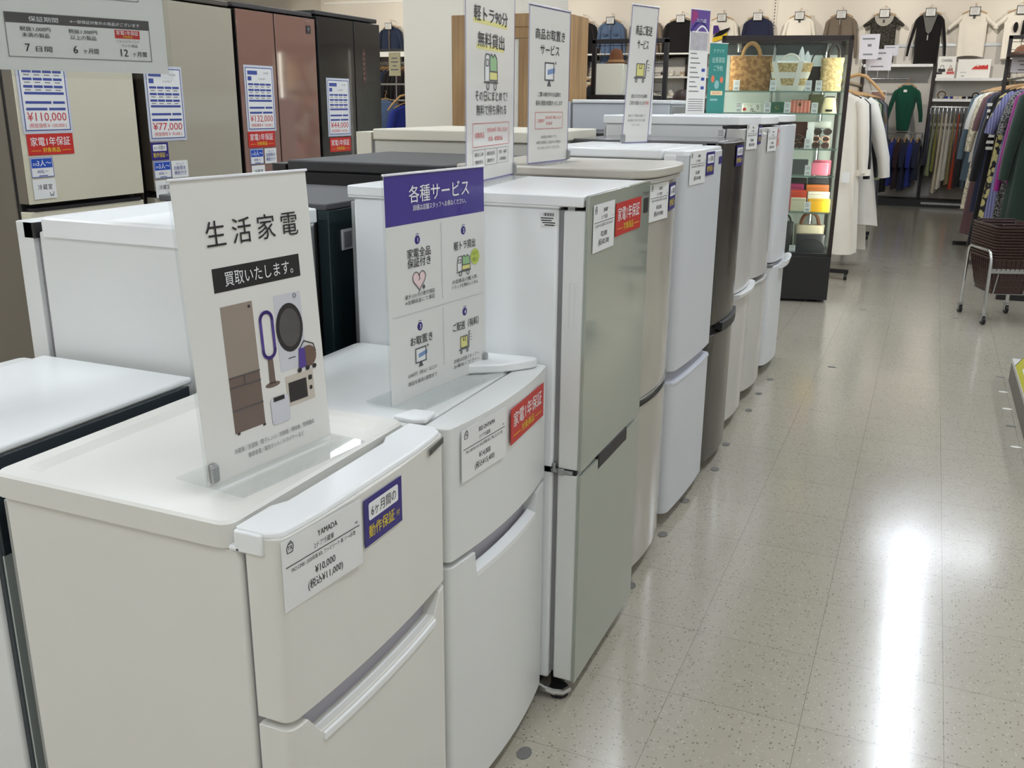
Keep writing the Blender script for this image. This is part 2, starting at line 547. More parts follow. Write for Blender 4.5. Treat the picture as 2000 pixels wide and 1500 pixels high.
def card_map(f, y0, w, z0, off=0.0022):
    xa, xb, xm = f(y0), f(y0 + w), f(y0 + w / 2)
    sag = max(0.0, xm - (xa + xb) / 2)
    return lambda u, v, q: (xa + (xb - xa) * u / w + off + sag + q, y0 + u, z0 + v)
def price_card(parent, f, y0, z0, maker, model, price, tax, w=0.166, h=0.102, lab=None):
    fn = card_map(f, y0, w, z0)
    o = MB().rect(0, w, 0, h, -0.0008, fn, 0.0008).build('price_card', PAPER, parent, smooth=0)
    if lab:
        o['label'] = lab
    t = MB()
    # shop mark: a small house-shaped box
    t.line([(0.010, 0.083), (0.020, 0.083), (0.022, 0.090), (0.0205, 0.0955), (0.012, 0.0955), (0.009, 0.090)], 0.0009, 0.0003, fn, True)
    t.line([(0.012, 0.0955), (0.0175, 0.099), (0.019, 0.0955)], 0.0008, 0.0003, fn)
    t.text('TR', 0.0085, 0.0155, 0.0865, 0.0003, fn, bold=0.01)
    t.text(maker, 0.0125, w * 0.55, 0.083, 0.0003, fn, bold=0.02, sx=0.8)
    t.text('2ドア冷蔵庫', 0.0095, w * 0.5, 0.0685, 0.0003, fn, sx=0.8)
    t.text(tax[-3:], 0.005, w - 0.012, 0.0685, 0.0003, fn)
    t.rect(0.006, w - 0.006, 0.0628, 0.0638, 0.0002, fn)
    t.text(model, 0.0078, w * 0.5, 0.053, 0.0003, fn, fit=w * 0.82)
    t.text(price, 0.0155, w * 0.5, 0.031, 0.0003, fn, bold=0.012, sx=0.85)
    t.text(tax, 0.0150, w * 0.5, 0.0135, 0.0003, fn, bold=0.012, sx=0.85)
    t.build('lettering', INK, o, smooth=0)
    return o
def red_label(parent, f, y0, z0, w=0.205, h=0.075, m=None):
    fn = card_map(f, y0, w, z0)
    o = MB().rect(0, w, 0, h, -0.0008, fn, 0.0008).build('warranty_label', m or RED, parent, smooth=0)
    o['label'] = 'red one-year appliance warranty label'
    MB().text('家電1年保証', 0.034, w / 2, h * 0.47, 0.0003, fn, bold=0.012, fit=w * 0.86).build('lettering', WHITE_INK, o, smooth=0)
    t = MB().text('対象商品', 0.019, w / 2, h * 0.14, 0.0003, fn, bold=0.012, fit=w * 0.38)
    t.rect(w * 0.07, w * 0.27, h * 0.2, h * 0.2 + 0.0012, 0.0002, fn).rect(w * 0.73, w * 0.93, h * 0.2, h * 0.2 + 0.0012, 0.0002, fn)
    t.build('yellow_lettering', YELLOW_INK, o, smooth=0)
    return o
def blue_label(parent, f, y0, z0, w=0.11, h=0.076):
    fn = card_map(f, y0, w, z0)
    o = MB().rect(0, w, 0, h, -0.0008, fn, 0.0008).build('warranty_label', NAVY, parent, smooth=0)
    o['label'] = 'navy six-month working warranty label'
    MB().prism(rrect(w * 0.11, w * 0.89, h * 0.52, h * 0.88, h * 0.05), 0.0001, 0.0005, fn).build('white_patch', WHITE_INK, o, smooth=0)
    MB().text('6ヶ月間の', 0.02, w / 2, h * 0.6, 0.0007, fn, bold=0.008, fit=w * 0.66).build('lettering', INK, o, smooth=0)
    MB().text('動作保証', 0.022, w * 0.44, h * 0.17, 0.0003, fn, bold=0.012, fit=w * 0.68).text('付', 0.011, w * 0.88, h * 0.2, 0.0003, fn).build('yellow_lettering', YELLOW_INK, o, smooth=0)
    return o
def cover(parent, W, D, z0, z1, x1, m, r=0.02, rim=0.012, dip=0.006, over=0.003):
    """moulded top plate with a raised rim round a shallow tray"""
    mb = MB()
    o = rrect(-D, x1, -over, W + over, r, 4)
    i1 = rrect(-D + rim + 0.02, x1 - rim - 0.02, rim + 0.016, W - rim - 0.016, r, 4)
    i2 = rrect(-D + rim + 0.034, x1 - rim - 0.034, rim + 0.028, W - rim - 0.028, r, 4)
    mb.loft([[(x, y, z0) for x, y in o], [(x, y, z1 - 0.004) for x, y in o],
             [(x * 0.999, y, z1) for x, y in rrect(-D + 0.004, x1 - 0.004, -over + 0.004, W + over - 0.004, r, 4)],
             [(x, y, z1) for x, y in i1], [(x, y, z1 - dip) for x, y in i2]])
    return mb.build('top_cover', m, parent, smooth=25)
def side_map(y):
    return lambda u, v, w: (u, y - w, v)

# --- 1: the near white two-door with the 10,000 yen card
F1 = thing('refrigerator', 'low white two-door fridge with 10,000 yen card and navy warranty label', 'refrigerator', (-0.715, 0.900, 0))
W = 0.466
body(F1, W, 0.52, 0.055, 0.03, 0.825, WHITE_WARM)
feet(F1, W, 0.52)
tc = cover(F1, W, 0.522, 0.826, 0.864, -0.078, WHITE_WARM, dip=0.010)
_, f = door('upper_door', WHITE_WARM, F1, W, 0.574, 0.853, 0.055, 0.012, 0.016)
# moulded cap of the upper door with its front hook and raised ends
mb = MB()
ys = [0, 0.012, 0.05, 0.075, 0.10, 0.36, 0.385, 0.41, 0.45, W]
mb.loft([[(-0.062, y, 0.852), (f(y) - 0.001, y, 0.852), (f(y) - 0.004, y, 0.8615), (-0.058 if 0.08 < y < 0.38 else -0.070, y, 0.8615)] for y in ys])
mb.box(-0.070, -0.024, -0.0035, 0.03, 0.826, 0.858)
mb.box(-0.080, -0.060, -0.0035, 0.03, 0.826, 0.834)
mb.build('door_cap', PLASTIC, F1, bevel=0.003)
_, f2 = door('lower_door', WHITE_WARM, F1, W, 0.045, 0.562, 0.055, 0.012, 0.016, notch=(0.036, 0.436, 0.036, 0.026))
grip(F1, f2, 0.040, 0.432, 0.50, 0.574, 0.022, LILAC)
ys = [0.066 + (0.412 - 0.066) * k / 10 for k in range(11)]
MB().loft([[(f2(y) - 0.016, y, 0.508), (f2(y) + 0.0035, y, 0.508), (f2(y) + 0.0035, y, 0.520), (f2(y) - 0.016, y, 0.527)] for y in ys]).build('grip_lip', PLASTIC, F1, bevel=0.001, smooth=30)
price_card(F1, f, 0.004, 0.747, 'YAMADA', 'YRZ-C09B1 2020年製 87L ファミリーナ 美 ツー4多数', '¥10,000', '(税込¥11,000)')
blue_label(F1, f, 0.183, 0.7635)
fn = card_map(f, 0.394, 0.066, 0.8365)
nb = MB().rect(0, 0.066, 0, 0.011, -0.0006, fn, 0.001).build('name_plate', mat('name_plate_grey', (92, 92, 86), 0.4, vary=0.05), F1, smooth=0)
MB().text('YAMADA SELECT', 0.007, 0.037, 0.003, 0.0005, fn, fit=0.05).prism([(0.003, 0.002), (0.010, 0.002), (0.0065, 0.009)], 0.0004, 0.0006, fn).build('lettering', INK, nb, smooth=0)

# --- 2: white two-door with red label
F2 = thing('refrigerator', 'low white two-door fridge with red warranty label and white hinge cover', 'refrigerator', (-0.724, 1.398, 0))
W = 0.478
body(F2, W, 0.49, 0.055, 0.03, 0.835, WHITE)
feet(F2, W, 0.49)
cover(F2, W, 0.49, 0.826, 0.846, -0.058, WHITE, rim=0.004, dip=0.003)
_, f = door('upper_door', WHITE, F2, W, 0.584, 0.845, 0.05, 0.020, 0.012)
_, f2 = door('lower_door', WHITE, F2, W, 0.04, 0.572, 0.05, 0.020, 0.012, notch=(0.085, 0.40, 0.046, 0.006))
grip(F2, f2, 0.086, 0.398, 0.505, 0.584, 0.026, LILAC)
ys = [0.09 + (0.394 - 0.09) * k / 10 for k in range(11)]
MB().loft([[(f2(y) - 0.02, y, 0.516), (f2(y) + 0.001, y, 0.516), (f2(y) + 0.001, y, 0.5275), (f2(y) - 0.02, y, 0.534)] for y in ys]).build('grip_lip', PLASTIC, F2, smooth=30)
MB().prism([(-0.145, 0.340), (-0.168, 0.43), (-0.150, 0.452), (-0.020, 0.462), (-0.012, 0.452), (-0.018, 0.434), (-0.062, 0.374), (-0.130, 0.332)], 0.846, 0.866).build('hinge_cover', PLASTIC, F2, bevel=0.004)
MB().prism([(-0.115, 0.006), (-0.07, 0.0), (-0.05, 0.012), (-0.056, 0.06), (-0.10, 0.055)], 0.846, 0.856).build('hinge_plug', PLASTIC, F2, bevel=0.003)
price_card(F2, f, 0.034, 0.732, 'IRIS OHYAMA', 'PRC-B092D-W 2022年製 87L TBL 22-315 他', '¥14,000', '(税込¥15,400)')
red_label(F2, f, 0.222, 0.7455)

# --- 3: glass-fronted two-door
GLASSW = mat('pale_door_glass', (158, 164, 152), 0.09, coat=0.6, vary=0.01)
F3 = thing('refrigerator', 'glass-fronted white two-door fridge with red label beside the 23,000 yen card', 'refrigerator', (-0.640, 1.885, 0))
W = 0.474
body(F3, W, 0.59, 0.057, 0.045, 1.188, mat('bright_white_enamel', (244, 246, 246), 0.3, vary=0.015), gap=0.013)
MB().box(-0.59, -0.10, 0.02, W - 0.02, 0.012, 0.05).build('plinth', DARKGAP, F3)
feet(F3, W, 0.55)
tc = MB()
tc.box(-0.59, -0.012, -0.003, W + 0.003, 1.192, 1.2155)
tc.box(-0.59, -0.066, -0.002, W + 0.002, 1.187, 1.193)
tc.build('top_cover', PLASTIC, F3, bevel=0.005)
MB().box(-0.050, -0.034, 0.008, 0.03, 1.184, 1.193).build('hinge_pin', STEEL, F3)
for nm, a, b in (('upper_door', 0.601, 1.184), ('lower_door', 0.052, 0.589)):
    d = MB().box(-0.057, -0.007, 0.002, W - 0.002, a, b).build(nm, WHITE, F3, bevel=0.004)
    if nm == 'upper_door':
        MB().box(-0.008, 0.0, 0.0, W, a, 1.2165).build('glass_panel', GLASSW, d, bevel=0.0015)
        for xx in (-0.040, -0.028):
            MB().tube([(xx, 0.0015, 0.93), (xx, 0.0015, 1.03), (xx + 0.006, 0.0015, 1.032)], 0.0012, 6).build('side_groove', WHITE, d)
    else:
        g = MB()
        g.box(-0.008, 0.0, 0.0, 0.125, a, b).box(-0.008, 0.0, 0.36, W, a, b).box(-0.008, 0.0, 0.125, 0.36, a, b - 0.026)
        g.build('glass_panel', GLASSW, d)
MB().box(-0.05, 0.0012, 0.128, 0.357, 0.563, 0.600).build('handle', DARKGAP, F3, bevel=0.003)
h = MB().box(-0.072, -0.02, 0.0, 0.03, 0.590, 0.599)
h.tube([(-0.066, 0.004, 0.59), (-0.066, 0.004, 0.612)], 0.005, 8).tube([(-0.05, 0.006, 0.586), (-0.05, 0.006, 0.602)], 0.010, 10)
h.build('middle_hinge', STEEL, F3, bevel=0.001)
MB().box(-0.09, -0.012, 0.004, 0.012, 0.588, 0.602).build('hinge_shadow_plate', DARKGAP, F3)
MB().tube([(-0.13, -0.006, 0.036), (-0.10, -0.008, 0.032), (-0.075, -0.008, 0.022), (-0.05, -0.006, 0.018), (-0.03, 0.0, 0.018), (-0.02, 0.02, 0.02)], 0.008, 8).build('foot_bracket', CHROME, F3)
MB().tube([(-0.045, 0.018, 0.0), (-0.045, 0.018, 0.02)], 0.024, 12).build('front_foot', DARKGAP, F3)
f = lambda y: 0.0
price_card(F3, f, 0.025, 1.093, 'SHARP', 'SJ-GD14F-W 2020年製 137L TBL 7H-2-02 他', '¥23,000', '(税込¥25,300)', w=0.147)
red_label(F3, f, 0.183, 1.110, w=0.204)
fn = card_map(f, 0.408, 0.06, 1.184, 0.0008)
MB().text('SHARP', 0.0115, 0.03, 0.001, 0.0, fn, fit=0.052, bold=0.02).build('maker_lettering', INK_GREY, F3, smooth=0)
fn = card_map(f, 0.418, 0.04, 1.141, 0.0008)
pb = MB().rect(0, 0.038, 0, 0.036, 0, fn, 0.0006).build('badge', INK, F3, smooth=0)
fn = side_map(0.0035)
st = MB().prism([(-0.113, 1.176), (-0.074, 1.182), (-0.071, 1.153), (-0.109, 1.147)], 0.0, 0.0012, fn).build('side_sticker', PAPER, F3, smooth=0)
t = MB()
for k in range(12):
    t.rect(-0.103 + k * 0.002, -0.1025 + k * 0.002 + 0.0006 * (k % 3), 1.1705, 1.177, 0.0013, fn, 0.0002)
for k, (a, b) in enumerate(((-0.109, -0.080), (-0.108, -0.084), (-0.105, -0.076), (-0.100, -0.078))):
    t.rect(a, b, 1.165 - k * 0.0048, 1.1672 - k * 0.0048, 0.0013, fn, 0.0002)
t.build('lettering', INK, st, smooth=0)

# --- 4: beige curved two-door with a thick top board
BEIGE = mat('beige_metal', (176, 170, 160), 0.22, coat=0.3, vary=0.03)
BEIGET = mat('beige_top_board', (196, 190, 178), 0.3, vary=0.05, scale=14)
F4 = thing('refrigerator', 'beige curved-door fridge with overhanging round-cornered top board', 'refrigerator', (-0.706, 2.420, 0))
W = 0.478
body(F4, W, 0.52, 0.05, 0.03, 1.185, mat('beige_side', (188, 184, 176), 0.35, vary=0.02))
feet(F4, W, 0.5)
f = None
_, f = door('upper_door', BEIGE, F4, W, 0.588, 1.196, 0.05, 0.032, 0.02)
_, f2 = door('lower_door', BEIGE, F4, W, 0.05, 0.562, 0.05, 0.032, 0.02)
grip(F4, f2, 0.004, W - 0.004, 0.555, 0.590, 0.018, mat('beige_grip', (150, 144, 136), 0.3, vary=0.03))
f3 = xf_fn(W, 0.032, 0.02)
ys = [0.003 + (W - 0.006) * k / 16 for k in range(17)]
MB().loft([[(f3(y) - 0.03, y, 0.585), (f3(y) + 0.004, y, 0.585), (f3(y) + 0.004, y, 0.589), (f3(y) - 0.03, y, 0.589)] for y in ys]).build('door_trim', CHROME, F4, smooth=30)
MB().loft([[(f3(y) - 0.03, y, 0.560), (f3(y) + 0.003, y, 0.560), (f3(y) + 0.003, y, 0.5645), (f3(y) - 0.03, y, 0.5645)] for y in ys]).build('door_trim', CHROME, F4, smooth=30)
out = [(-0.51, 0.0), (-0.515, W)]
front = []
for k in range(25):
    y = W - W * k / 24
    front.append((0.050 - 0.044 * abs((2 * y / W) - 1) ** 5 - 0.012 * abs((2 * y / W) - 1) ** 2, y))
poly = [(-0.51, -0.004), (-0.51, W + 0.004)] + [(-0.06, W + 0.004)] + [(x, y * 1.0) for x, y in front] + [(-0.06, -0.004)]
MB().prism([(x, y) for x, y in poly], 1.212, 1.237).build('top_board', BEIGET, F4, bevel=0.005)
MB().prism([(x - 0.008 if x > -0.05 else x, y) for x, y in poly], 1.197, 1.209).build('door_cap', mat('beige_cap', (206, 204, 198), 0.35, vary=0.02), F4, bevel=0.002)
MB().box(-0.505, 0.0, 0.02, W - 0.02, 1.184, 1.213).build('top_gap', DARKGAP, F4)
price_card(F4, f, 0.09, 1.092, 'AQUA', 'AQR-13K 2021年製 126L 他', '¥18,000', '(税込¥19,800)', w=0.15)
blue_label(F4, f, 0.262, 1.108, w=0.1)

# --- 5: matte white two-door turned a little towards the aisle
MATTEW = mat('matte_white', (208, 211, 214), 0.42, vary=0.02, bump=0.1, bscale=700)
F5 = thing('refrigerator', 'matte white two-door fridge with lilac grip, standing slightly proud of the row', 'refrigerator', (-0.692, 2.945, 0), math.radians(-2.4))
W = 0.482
body(F5, W, 0.50, 0.06, 0.03, 1.235, WHITE)
feet(F5, W, 0.48)
tcv = MB().box(-0.50, -0.075, -0.003, W + 0.003, 1.236, 1.266).build('top_cover', PLASTIC, F5, bevel=0.005)
MB().box(-0.36, -0.14, 0.06, W - 0.06, 1.265, 1.269).build('top_ridge', PLASTIC, F5, bevel=0.002)
_, f = door('upper_door', MATTEW, F5, W, 0.555, 1.252, 0.06, 0.008, 0.03)
MB().loft([[(-0.066, y, 1.250), (f(y) - 0.002, y, 1.250), (f(y) - 0.004, y, 1.263), (-0.066, y, 1.263)] for y in [0, 0.01, 0.03, 0.2, 0.45, 0.472, W]]).build('door_cap', PLASTIC, F5, bevel=0.003, smooth=30)
MB().box(-0.07, -0.03, -0.003, 0.028, 1.225, 1.252).build('hinge_cover', PLASTIC, F5, bevel=0.004)
_, f2 = door('lower_door', MATTEW, F5, W, 0.045, 0.515, 0.06, 0.008, 0.03)
grip(F5, f2, 0.03, W - 0.02, 0.513, 0.556, 0.03, LILAC)
MB().loft([[(-0.055, y, 0.508), (f2(y) + 0.003, y, 0.508), (f2(y) + 0.003, y, 0.517), (-0.055, y, 0.522)] for y in [0, 0.01, 0.03, 0.15, 0.3, 0.45, 0.472, W]]).build('grip_lip', mat('pale_blue_plastic', (212, 214, 222), 0.3, vary=0.01), F5, bevel=0.001, smooth=30)
price_card(F5, f, 0.035, 1.157, 'HAIER', 'JR-N130A 2019年製 130L 他', '¥16,000', '(税込¥17,600)', w=0.166)
blue_label(F5, f, 0.216, 1.176, w=0.105)
fn = card_map(f, 0.40, 0.045, 1.205)
nb = MB().rect(0, 0.045, 0, 0.025, -0.0008, fn, 0.0008).build('badge', NAVY, F5, smooth=0)
fn = side_map(0.0035)
t = MB().rect(-0.135, -0.125, 1.222, 1.224, 0.0, fn)
for k in range(14):
    t.rect(-0.12 + k * 0.003, -0.1185 + k * 0.003, 1.216, 1.224, 0.0, fn)
t.build('barcode', INK, F5, smooth=0)

# --- 6: black two-door
DARKF = mat('black_fridge_glass', (34, 29, 28), 0.25, coat=0.2, vary=0.04)
F6 = thing('refrigerator', 'black two-door fridge wedged between the matte white and tall white fridges', 'refrigerator', (-0.690, 3.468, 0))
W = 0.468
body(F6, W, 0.56, 0.055, 0.03, 1.25, DARKF)
feet(F6, W, 0.5)
MB().box(-0.56, -0.01, 0, W, 1.25, 1.275).build('top_cover', mat('smoked_top', (96, 94, 94), 0.25, coat=0.4, vary=0.03), F6, bevel=0.004)
_, f = door('upper_door', DARKF, F6, W, 0.60, 1.27, 0.055, 0.03, 0.02)
_, f2 = door('lower_door', mat('reflection_grey_door', (70, 66, 62), 0.25, coat=0.2, vary=0.03), F6, W, 0.045, 0.56, 0.055, 0.03, 0.02)  # lower door greyer than the upper: its reflection is painted into the base colour
grip(F6, f2, 0.01, W - 0.01, 0.555, 0.602, 0.02, DARKGAP)
ys = [0.1 + (W - 0.12) * k / 10 for k in range(11)]
MB().loft([[(f2(y) - 0.02, y, 0.575), (f2(y) + 0.012, y, 0.565), (f2(y) + 0.012, y, 0.598), (f2(y) - 0.02, y, 0.602)] for y in ys]).build('handle_bar', BLACK, F6, smooth=30)
blue_label(F6, f, 0.145, 1.182, w=0.11)

# --- 7, 8: tall white pair, 9: the last one
def tall(name, label, y0, x0, W, H, D, doorm, split, handle, bulge, tilt=0.0):
    F = thing('refrigerator', label, 'refrigerator', (x0, y0, 0), tilt)
    body(F, W, D, 0.06, 0.03, H - 0.035, WHITE)
    feet(F, W, D - 0.04)
    MB().box(-D, -0.05, -0.003, W + 0.003, H - 0.036, H).build('top_cover', PLASTIC, F, bevel=0.005)
    MB().box(-0.075, -0.012, 0.002, W - 0.002, H - 0.046, H - 0.036).build('door_gap', DARKGAP, F)
    _, f = door('upper_door', doorm, F, W, split + 0.012, H - 0.048, 0.058, bulge, 0.035)
    MB().loft([[(-0.058, y, H - 0.034), (f(y) - 0.004, y, H - 0.034), (f(y) - 0.006, y, H - 0.001), (-0.058, y, H - 0.001)] for y in [0, 0.01, 0.035, 0.15, 0.25, 0.35, W - 0.035, W - 0.01, W]]).build('door_cap', PLASTIC, F, bevel=0.003, smooth=30)
    _, f2 = door('lower_door', doorm, F, W, 0.055, split - 0.012, 0.058, bulge, 0.035)
    MB().box(-0.06, -0.02, 0.004, W - 0.004, split - 0.014, split + 0.014).build('door_shadow_strip', GASKET, F)
    return F, f, f2
SILVERW = mat('pearl_white_door', (198, 196, 192), 0.22, coat=0.3, vary=0.02)
F7, f, f2 = tall('refrigerator', 'tall pearl white fridge with navy label and hooked lip handle', 3.955, -0.712, 0.478, 1.357, 0.58, SILVERW, 0.615, True, 0.030)
h = MB()
ys = [0.06 + (0.478 - 0.07) * k / 10 for k in range(11)]
h.loft([[(f2(y) - 0.03, y, 0.585), (f2(y) + 0.022, y, 0.608), (f2(y) + 0.028, y, 0.628), (f2(y) - 0.01, y, 0.622)] for y in ys])
h.build('handle', PLASTIC, F7, bevel=0.003, smooth=40)
MB().box(-0.05, 0.01, 0.0, 0.05, 0.605, 0.622).build('middle_hinge', STEEL, F7, bevel=0.002)
MB().tube([(-0.045, 0.0, 0.03), (-0.03, -0.008, 0.022), (-0.01, 0.01, 0.02)], 0.008, 8).build('foot_bracket', CHROME, F7)
price_card(F7, f, 0.048, 1.226, 'Haier', 'JR-NF148B 2021年製 148L 他', '¥20,000', '(税込¥22,000)', w=0.15)
blue_label(F7, f, 0.225, 1.242, w=0.105)
fn = side_map(0.0035)
sk = MB().prism([(-0.098, 1.31), (-0.062, 1.306), (-0.066, 1.276), (-0.094, 1.279)], 0.0, 0.001, fn).build('side_sticker', PAPER, F7, smooth=0)
t = MB()
for k in range(5):
    t.rect(-0.092, -0.07, 1.301 - k * 0.0048, 1.303 - k * 0.0048, 0.0012, fn, 0.0002)
t.build('lettering', INK_GREY, sk, smooth=0)
F8, f, f2 = tall('refrigerator', 'tall pearl white fridge with pink label and wide pale top frame', 4.478, -0.718, 0.48, 1.352, 0.58, SILVERW, 0.60, True, 0.036)
ys = [0.0 + 0.48 * k / 12 for k in range(13)]
MB().loft([[(f2(y) - 0.03, y, 0.575), (f2(y) + 0.004, y, 0.575), (f2(y) + 0.004, y, 0.583), (f2(y) - 0.03, y, 0.583)] for y in ys]).build('handle', mat('silver_strip', (190, 190, 190), 0.3, metal=0.4, vary=0.02), F8, smooth=30)
MB().tube([(0.0, 0.02, 1.275), (0.012, 0.1, 1.275), (0.02, 0.24, 1.275), (0.01, 0.40, 1.275)], 0.011, 8).build('door_rib', PLASTIC, F8)
price_card(F8, f, 0.07, 1.197, 'Hisense', 'HR-D15C 2019年製 150L 他', '¥17,000', '(税込¥18,700)', w=0.15)
PINKL = mat('pink_label', (216, 140, 140), 0.45, vary=0.02)
red_label(F8, f, 0.235, 1.215, w=0.15, m=PINKL)
F9, f, f2 = tall('refrigerator', 'last white fridge in the front row, with a chrome-hinged curled handle', 5.015, -0.700, 0.47, 1.355, 0.56, WHITE_COOL, 0.60, True, 0.028)
h = MB()
ys = [0.14 + 0.32 * k / 10 for k in range(11)]
h.loft([[(f2(y) - 0.02, y, 0.555), (f2(y) + 0.03, y, 0.575), (f2(y) + 0.040, y, 0.612), (f2(y) + 0.018, y, 0.606)] for y in ys])
h.build('handle', PLASTIC, F9, bevel=0.003, smooth=40)
MB().box(-0.05, 0.012, 0.002, 0.06, 0.592, 0.606).build('middle_hinge', STEEL, F9, bevel=0.002)

# ---------------------------------------------------------------- middle row, standing back to back with the front row and facing the other aisle
def row2(label, y0, W, xb, depth, H, topm, bodym, doorm, doort=0.055, raised=False, top_t=0.03, backm=None, gap=True):
    R = thing('refrigerator', label, 'refrigerator', (xb - depth, y0 + W, 0), PI)
    # local: door front at x=0 facing the far aisle, back at x=-depth
    body(R, W, depth, doort, 0.03, H - top_t, bodym, back=backm)
    feet(R, W, depth)
    if raised:
        cover(R, W, depth, H - top_t - 0.01, H, -doort - 0.02, topm, rim=0.006, dip=0.02)
    else:
        MB().box(-depth, -doort - 0.01, -0.003, W + 0.003, H - top_t, H).build('top_cover', topm, R, bevel=0.005)
    door('upper_door', doorm, R, W, H * 0.55, H - 0.012, doort, 0.006, 0.015)
    door('lower_door', doorm, R, W, 0.05, H * 0.55 - 0.012, doort, 0.006, 0.015)
    return R
NAVYGREY = mat('navy_grey_back', (44, 52, 58), 0.35, vary=0.05)
R1 = row2('low fridge with white top and dark blue-grey recessed back, left of the first fridge', 0.93, 0.472, -1.30, 0.47, 0.871, mat('white_top_plate', (242, 244, 243), 0.25, vary=0.02), WHITE, WHITE, top_t=0.014, backm=NAVYGREY)
MB().box(-0.4735, -0.469, 0.012, 0.46, 0.05, 0.69).build('lower_back_sheet', mat('pale_green_grey_sheet', (176, 184, 178), 0.45, vary=0.03), R1)
MB().box(-0.4745, -0.469, 0.012, 0.46, 0.69, 0.857).build('upper_back_sheet', NAVYGREY, R1, bevel=0.002)
rec = MB()
pts = rrect(0.05, 0.425, 0.762, 0.825, 0.02, 5)
rec.tube([(-0.4745, y, z) for y, z in pts], 0.008, 8, closed=True)
rec.build('back_recess', mat('navy_grey_rim', (84, 94, 96), 0.3, vary=0.04), R1)
MB().box(-0.477, -0.47, 0.115, 0.165, 0.742, 0.748).build('wire_clip', PLASTIC, R1)
R2 = row2('white freezer with a raised tray rim on top, behind the purple-free appliance buying sign', 1.43, 0.425, -1.30, 0.475, 1.163, PLASTIC, WHITE, WHITE, raised=True)
R2['label'] = 'white fridge with raised tray rim on top, seen from its side, behind the first sign'
MB().box(-0.062, -0.030, 0.40, 0.425, 1.118, 1.15).build('hinge_bracket', DARKGAP, R2)
MB().box(-0.478, -0.455, 0.0, 0.04, 1.128, 1.162).build('back_corner', PLASTIC, R2, bevel=0.004)
TEAL = mat('dark_teal_door', (38, 52, 56), 0.22, coat=0.3, vary=0.06)
R3 = thing('refrigerator', 'dark teal fridge with a small square pale tag, behind the service sign', 'refrigerator', (-1.300, 1.905, 0))
W = 0.455
body(R3, W, 0.52, 0.03, 0.03, 1.15, mat('charcoal_side', (24, 24, 25), 0.6, vary=0.05), gasket=BLACK)
MB().box(-0.52, -0.006, 0, W, 1.150, 1.166).build('top_cover', mat('charcoal_top', (84, 84, 86), 0.6, vary=0.1, scale=40, bump=0.2, bscale=300), R3, bevel=0.003)
door('upper_door', TEAL, R3, W, 0.62, 1.15, 0.03, 0.0, 0.004)
door('lower_door', TEAL, R3, W, 0.04, 0.61, 0.03, 0.0, 0.004)
sq = MB().box(0.0, 0.004, 0.05, 0.095, 1.05, 1.10).build('square_tag', mat('pale_tag', (244, 244, 248), 0.4, vary=0.02), R3, bevel=0.001)
MB().box(0.004, 0.005, 0.056, 0.089, 1.056, 1.094).build('tag_window', mat('tag_window', (150, 152, 160), 0.3, vary=0.1), sq)
MB().box(0.0, 0.003, 0.125, 0.20, 0.98, 1.13).build('clear_sleeve', mat('grey_sleeve', (120, 126, 130), 0.25, vary=0.05), R3, bevel=0.001)
BKTOP = mat('black_top_board', (52, 51, 52), 0.5, vary=0.15, scale=50)
R4 = row2('wide black fridge with flat charcoal top, seen from its side', 2.42, 0.60, -1.25, 0.605, 1.230, BKTOP, mat('black_side_sheet', (34, 32, 32), 0.5, vary=0.06), mat('black_door_sheet', (40, 38, 38), 0.4, vary=0.06), top_t=0.032)
CREAM = mat('cream_enamel', (226, 220, 202), 0.4, vary=0.02)
R5 = row2('cream fridge with thick top plate, behind the black one', 3.12, 0.62, -1.25, 0.745, 1.305, CREAM, mat('cream_side', (206, 202, 190), 0.45, vary=0.03), CREAM, doort=0.07, top_t=0.04)
GREYF = mat('grey_white_sheet', (200, 204, 208), 0.35, vary=0.02)
R7 = row2('pale grey fridge, tallest of the middle row, behind the delivery sign', 5.06, 0.62, -1.28, 0.62, 1.423, PLASTIC, GREYF, GREYF, top_t=0.02)
R8 = row2('dark-sided fridge in the middle row, low, in front of the tallest one', 4.46, 0.56, -1.30, 0.6, 1.268, BLACK, DARKF, DARKF, top_t=0.02)

